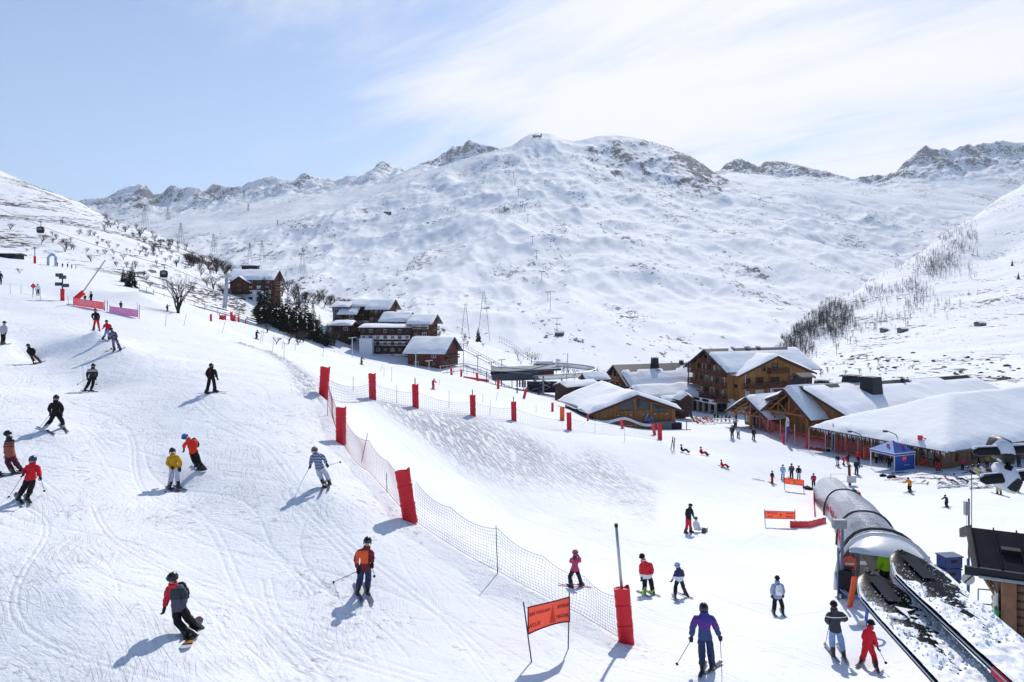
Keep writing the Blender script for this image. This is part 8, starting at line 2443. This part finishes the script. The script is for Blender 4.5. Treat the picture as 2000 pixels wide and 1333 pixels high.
def long_rail(pix, Y0, Y1, label, hgt=1.1, name='footbridge', deck=1.2, cat='footbridge'):
    n = len(pix); pts = [P(a, b, Y0 + (Y1 - Y0) * i / (n - 1)) for i, (a, b) in enumerate(pix)]
    r = empty(name, pts[0], 0, label, cat); o = pts[0]
    b = MB(); b.grid([[p - o for p in pts], [p - o + Vector((0, deck, 0)) for p in pts]]); b.grid([[p - o - Vector((0, 0, .3)) for p in pts], [p - o for p in pts]]); b.build('deck', STEEL, r)
    for dz in (hgt, hgt * .5):
        b = MB(); b.tube([p - o + Vector((0, 0, dz)) for p in pts], .07, 5); b.build('rail', STEEL, r)
    tot = 0
    for a, c in zip(pts[:-1], pts[1:]):
        k = max(2, int((c - a).length / 2.2))
        for i in range(k):
            p = a.lerp(c, i / k) - o; b = MB(); b.beam(p - Vector((0, 0, .8)), p + Vector((0, 0, hgt)), .09); b.build('rail_post', STEEL, r)
long_rail([(272, 566), (300, 575), (340, 588), (400, 602), (450, 616), (500, 632)], 150, 175, 'long grey footbridge crossing behind the bare tree')
long_rail([(892, 676), (920, 690), (950, 706), (978, 722), (1000, 735)], 250, 200, 'straight grey conveyor ramp climbing the ski school hill', 1.5, 'conveyor_ramp', 2.5, 'conveyor')
long_rail([(975, 665), (1000, 678), (1022, 695), (1045, 707)], 270, 240, 'brown covered gallery along the far edge of the ski school hill', 1.6, 'gallery', 2.0, 'gallery')
for i, (px, py, h) in enumerate(((905, 720, 48), (980, 755, 52), (933, 715, 20), (960, 730, 22), (688, 690, 30), (812, 712, 24), (838, 715, 10), (463, 622, 40))):
    g = P(px, py, 175); H = h / FPX * 175; r = empty('street_lamp', g, 0, 'slim grey lamp mast near the lift walkway and blocks', 'street lamp', 'slim lamp masts in the village')
    b = MB(); b.tube([(0, 0, -1), (0, 0, H)], .11, 6); b.build('lamp_pole', STEEL, r); b = MB(); b.beam((-.9, 0, H - .1), (.9, 0, H + .1), .2); b.build('lamp_head', STEEL, r)

for o_, (px, py) in ((h_far, (757, 419)), (h_barn, (1092, 657))):
    q = far_cast(px, py); k_ = q.y / o_.location.y; o_.location = q; o_.scale = (k_,) * 3
# ---------------------------------------------------------------- trees and shrubs
BARK = mat('bark', (.035, .028, .026), .9, 0, .3, 4); TWIG = mat('twig', (.055, .042, .040), .9, 0, .3, 3); NEEDLE = mat('needles', (.018, .028, .018), .9, 0, .5, 1.5); BROWNTW = mat('russet_twig', (.085, .055, .042), .9, 0, .3, 2)
def bare_tree_mesh(seed, h, spread, depth=5, n0=3, thin=.5, trunks=1, flat=False):
    rr = random.Random(seed); tr, tw = MB(), MB()
    def grow_(p, d, L, r, k):
        q = p + d * L
        m = p.lerp(q, .5) + Vector((rr.uniform(-1, 1), rr.uniform(-1, 1), 0)) * L * .06
        (tr if k >= depth - 1 else tw).tube([p, m, q], [r, r * .85, r * .65], 5 if k >= depth - 1 else 3, cap=False)
        if k == 0: return
        for i in range(n0 if k > 1 else n0 + 1):
            a = rr.uniform(0, 2 * math.pi); t = rr.uniform(.3, .75) * spread
            nd = (d + Vector((math.cos(a), math.sin(a), rr.uniform(.0, .35))) * t).normalized()
            grow_(p.lerp(q, rr.uniform(.55, 1.0)), nd, L * rr.uniform(.62, .82), r * .56, k - 1)
    for t in range(trunks):
        a = rr.uniform(0, 6.3); d = Vector((math.cos(a) * .28 * (trunks > 1), math.sin(a) * .28 * (trunks > 1), 1)).normalized()
        grow_(Vector((rr.uniform(-.1, .1) * trunks * .3, 0, -.2)), d, h * .30, h * .020 * thin * 1.6, depth)
    return tr.mesh('trunk', [BARK]), tw.mesh('crown', [TWIG])
BIG_TREE = bare_tree_mesh(3, 8.5, .9, 6, 2, .5, 7)
BUSHES = [bare_tree_mesh(20 + i, 3.2, 1.5, 4, 3, .55, 3) for i in range(5)]
TREES = [bare_tree_mesh(40 + i, 6.5, 1.0, 5, 2, .55, 2) for i in range(4)]
_used = {}
def plant(meshes, loc, sc, rz, name, label, cat, group, squash=1.0, m=None):
    r = empty(name, loc, rz, label, cat, group); r.scale = (sc, sc, sc * squash)
    link('trunk', meshes[0], r); c = link('crown', meshes[1], r)
    if m: set_mat(c, m)
    return r
g = cast(347, 612); plant(BIG_TREE, g, 92 / FPX * g.y / 7.4, .4, 'bare_tree', 'big bare tree with spreading limbs at the edge of the piste', 'tree', None)
rr = random.Random(77)
SH = 'bare shrubs and thickets on the left hillside'
def bush(px, py, h, label, kind=BUSHES, nm=2.7, cat='shrub', group=SH, m=None, name='bare_shrub'):
    g = cast(px, py)
    if g.y > 1300: return
    k = kind[rr.randrange(len(kind))]
    plant(k, g, max(.25, h / FPX * g.y / nm), rr.uniform(0, 6.3), name, label, cat, group, rr.uniform(.8, 1.1), m)
for px, py, h, lab in ((20, 449, 22, 'bare shrub highest at the left edge'), (80, 478, 28, 'rounded bare shrub right under the high gondola'), (127, 492, 34, 'broad dark bare shrub below the high gondola'), (178, 512, 24, 'grey bare shrub above the start arch'), (120, 439, 16, 'pale bare shrub alone on the open hillside'), (103, 461, 14, 'small dark shrub right of the high gondola'),
    (52, 492, 10, 'low dark tuft left of the red mast'), (38, 534, 16, 'dark tuft with a brown bank on the upper piste'), (264, 525, 20, 'bare shrub above the spruce pair'), (228, 522, 16, 'thin bare shrub over the slanted mast tip'), (345, 522, 18, 'bare shrub above the low gondola'), (392, 540, 24, 'bare shrub left of the lone apartment block'), (418, 566, 38, 'tall bare thicket beside the gondola tower'), (405, 560, 30, 'grey thicket just left of the gondola tower thicket'), (436, 575, 34, 'dark thicket behind the gondola tower')):
    bush(px, py, h, lab)
bands = [([(108, 473), (150, 484), (190, 500), (230, 512), (262, 530), (300, 548)], 26, 13, 'bare shrub in the lower hedge line across the left hillside'), ([(195, 432), (240, 448), (285, 464), (330, 480), (378, 500)], 46, 14, 'bare shrub in the upper thicket line across the left hillside'), ([(160, 455), (215, 482), (270, 495), (320, 512)], 30, 11, 'bare shrub between the two hedge lines of the left hillside'), ([(290, 490), (330, 505), (380, 520)], 22, 12, 'bare shrub above the dark hedge near the ridge pylons')]
for line, n, h, lab in bands:
    for i in range(n):
        t = rr.random() * (len(line) - 1); k = int(t)
        px = line[k][0] + (line[k + 1][0] - line[k][0]) * (t - k) + rr.gauss(0, 9); py = line[k][1] + (line[k + 1][1] - line[k][1]) * (t - k) + rr.gauss(0, 6)
        bush(px, py, h * rr.uniform(.6, 1.5), lab)
for i in range(46):     # the dense dark hedge above the lone block
    t = rr.random(); bush(366 + 82 * t + rr.gauss(0, 4), 512 + 22 * t + rr.gauss(0, 5), rr.uniform(18, 30), 'dark dense shrub in the hedge above the lone apartment block')
for i in range(60):     # scrub right of the lone block
    t = rr.random(); bush(550 + 165 * t, 560 + 52 * t * t + 40 * rr.random() * (1 - t * .5) + 6, rr.uniform(16, 34), 'bare thicket on the slope right of the lone apartment block', group='thickets behind the apartment blocks')
for i in range(12):
    bush(830 + 45 * rr.random(), 612 + 22 * rr.random(), rr.uniform(10, 16), 'thin bare tree on the knoll above the terrace', TREES, 5.6, 'tree', 'trees on the knoll', name='bare_tree')
for i in range(26):
    bush(846 + 50 * rr.random(), 630 + 30 * rr.random(), rr.uniform(8, 18), 'dark shrub on the rocky knoll above the lowest block', group='shrubs on the rocky knoll')
for i in range(60):     # dark trees past the ski school hill
    t = rr.random(); bush(1010 + 190 * t, 700 + 55 * t + rr.gauss(0, 7), rr.uniform(16, 30), 'dark bare tree in the wood beyond the lift ring', TREES, 5.6, 'tree', 'trees beyond the lift station', name='bare_tree')
for i in range(24):
    bush(900 + 90 * rr.random(), 655 + 8 * rr.random() + 20 * rr.random() ** 2, rr.uniform(7, 14), 'bare shrub along the top of the ski school hill', group='shrubs above the ski school hill')
# conifers: drooping tiers of needle fans on a trunk
def conifer_mesh(seed, h=9.0, w=2.3):
    rr = random.Random(seed); tr, cr = MB(), MB()
    tr.tube([(0, 0, -.3), (0, 0, h * .97)], [h * .022, .02], 6)
    n = 30
    for i in range(n):
        t = i / (n - 1); z = h * (.06 + .92 * t); R = w * (1 - t) ** .85 * rr.uniform(.8, 1.1) + .08
        for k in range(rr.randint(7, 10) if t < .8 else 5):
            a = rr.uniform(0, 6.283); L = R * rr.uniform(.65, 1.12); d = Vector((math.cos(a), math.sin(a), 0)); s_ = Vector((-d.y, d.x, 0))
            p0 = Vector((0, 0, z)); p1 = p0 + d * L * .55 + Vector((0, 0, -.08 * L)); p2 = p0 + d * L + Vector((0, 0, -.34 * L + .05))
            wd = .16 * L + .08
            cr.add([p0, p1 + s_ * wd, p1 - s_ * wd, p2 + s_ * wd * .3, p2 - s_ * wd * .3, p1 + Vector((0, 0, -.18 * L - .05)) , p2 + Vector((0, 0, -.10))], [(0, 1, 2), (1, 3, 4, 2), (0, 5, 1), (0, 2, 5), (1, 5, 6, 3), (2, 4, 6, 5)])
    return tr.mesh('trunk', [BARK]), cr.mesh('crown', [NEEDLE])
CON = [conifer_mesh(60 + i) for i in range(4)]
def conifer(px, py, h, label, group='spruces among the apartment blocks', wide=1.0, Y=None):
    g = cast(px, py) if Y is None else P(px, py, Y)
    r = plant(CON[rr.randrange(4)], g, h / FPX * g.y / 9.0, rr.uniform(0, 6), 'spruce_tree', label, 'spruce', group); r.scale.x *= wide; r.scale.y *= wide
for px, py, h, w, lab in ((258, 562, 36, 1.0, 'taller spruce of the pair above the footbridge'), (241, 552, 22, 1.0, 'small spruce left of the pair above the footbridge'), (249, 560, 24, .9, 'middle spruce of the pair above the footbridge'),
    (516, 632, 66, 1.35, 'largest spruce, in front of the lone apartment block'), (545, 640, 52, 1.2, 'dark spruce just right of the largest one'), (562, 648, 58, 1.0, 'pointed spruce in the middle of the dark group'), (579, 654, 60, 1.0, 'tall pointed spruce beside the middle of the dark group'), (596, 660, 62, 1.1, 'tallest pointed spruce at the right of the dark group'), (612, 664, 50, 1.1, 'bushy spruce next to the russet thicket'), (530, 634, 40, 1.2, 'low spruce between the two left ones'), (624, 670, 40, 1.1, 'low spruce before the terrace'), (588, 662, 34, 1.2, 'short spruce in front of the tall pointed ones'), (640, 676, 32, 1.2, 'short spruce at the right end of the group'), (552, 646, 36, 1.3, 'short broad spruce near the slope crest')):
    conifer(px, py, h * 1.42, lab, wide=w)
conifer(934, 668, 30, 'lone spruce above the ski school hill', wide=1.0, Y=300)
for i in range(14):
    bush(520 + 130 * rr.random(), 640 + 42 * rr.random(), rr.uniform(20, 34), 'russet bare thicket between the spruces', group='russet thickets among the spruces', m=BROWNTW)
for i in range(10):
    bush(640 + 34 * rr.random(), 655 + 20 * rr.random(), rr.uniform(24, 40), 'russet bare thicket at the left end of the terrace', group='russet thickets among the spruces', m=BROWNTW)
for px, py, h, lab in ((1977, 520, 14, 'small dark spruce high on the right hillside'), (1989, 546, 16, 'lower dark spruce on the right hillside'), (1490, 545, 10, 'tiny spruce across the gully')):
    conifer(px, py, h, lab, 'spruces on the right hillside', .8)
# boulders and tufts on the near right hillside
def boulder_mesh(seed):
    b = MB(); b.ball((0, 0, 0), 1, 12, 8, (1.3, .9, .7)); me = b.mesh('boulder', [mat('boulder_rock', (.09, .075, .065), .9, 0, .5, 1.2, .1, 3)], False)
    q = random.Random(seed)
    for v in me.vertices: v.co *= .75 + .5 * q.random()
    return me
BOU = [boulder_mesh(i) for i in range(4)]
def boulder(px, py, w, label):
    g = cast(px, py); s_ = w / FPX * g.y / 2.2
    o = link('boulder', BOU[rr.randrange(4)], None, g + Vector((0, 0, s_ * .1)), (rr.uniform(-.3, .3), rr.uniform(-.3, .3), rr.uniform(0, 6)), (s_, s_, s_ * rr.uniform(.5, .9)))
    tag(o, label, 'boulder', 'boulders on the right hillside')
for px, py, w, lab in ((1908, 742, 18, 'dark boulder with snow right of the hall roof end'), (1961, 742, 20, 'largest dark boulder at the right above the hall'), (1967, 716, 12, 'twin boulder under the right edge'), (1960, 728, 9, 'small boulder above the largest one')):
    boulder(px, py, w, lab)
for i in range(70):
    boulder(rr.uniform(1640, 2000), 690 + 52 * rr.random() ** .8, rr.uniform(4, 9), 'small dark stone scattered in the snow above the hall')
for i in range(26):
    px = 1590 + 200 * rr.random(); bush(px, 742 - (px - 1590) * .10 - 26 * rr.random(), rr.uniform(6, 15), 'grey tuft shrub in the snow behind the hotel', group='tuft shrubs behind the hotel')
def wood_mass(name, label, spots, h, seed):
    """a far bare wood that reads as one mass: many thin leafless trees in one mesh"""
    q = random.Random(seed); b = MB(); 
    for (px, py, k) in spots:
        g = cast(px, py)
        if g.y > 1300: continue
        H = h * k * q.uniform(.6, 1.3); r_ = H * .022
        top = g + Vector((q.uniform(-.1, .1) * H, 0, H))
        b.v += [tuple(g + Vector((-r_, 0, -1))), tuple(g + Vector((r_, 0, -1))), tuple(g + Vector((0, r_, -1))), tuple(top)]; n = len(b.v) - 4
        b.f += [(n, n + 1, n + 3), (n + 1, n + 2, n + 3), (n + 2, n, n + 3)]
        for i in range(11):
            t = q.uniform(.2, .95); a = q.uniform(0, 6.28); L = H * q.uniform(.25, .5) * (1.15 - t * .6); p = g.lerp(top, t); d = Vector((math.cos(a), math.sin(a), q.uniform(.5, 1.2))) * L
            s_ = Vector((r_ * .7, 0, 0)); n = len(b.v)
            b.v += [tuple(p - s_), tuple(p + s_), tuple(p + Vector((0, r_ * .5, 0))), tuple(p + d)]; b.f += [(n, n + 1, n + 3), (n + 1, n + 2, n + 3), (n + 2, n, n + 3)]
    b.mi = [0] * len(b.f)
    return tag(b.build(name, mat('grey_twig', (.042, .037, .038), .9, 0, .4, .2)), label, 'wood', kind='stuff')
sp = []
q = random.Random(5)
while len(sp) < 4300:
    t = q.random(); px = 1480 + 430 * t; py = 692 - 250 * t ** 1.05 + q.gauss(0, 1) * (24 + 30 * t)
    cl = float(vnoise(np.array([px / 24]), np.array([py / 15]), 6)[0]) + float(vnoise(np.array([px / 60]), np.array([py / 40]), 4)[0]) * .8 + .5
    if q.random() < (1.0 - .55 * t) * max(0, cl * 1.35) ** 1.5: sp.append((px, py, 1.0))
wood_mass('hillside_wood', 'leafless wood filling the gully and climbing the right hillside', sp, 6.0, 8)
sp = []
for i in range(520):
    t = q.random(); px = 1120 + 390 * t; py = 700 + 30 * math.sin(t * 3) + q.gauss(0, 13) + 14
    if float(vnoise(np.array([px / 30]), np.array([py / 16]), 3)[0]) > -.12: sp.append((px, py, .7))
wood_mass('valley_wood', 'thin scattered wood along the valley floor behind the chalets', sp, 6.0, 9)
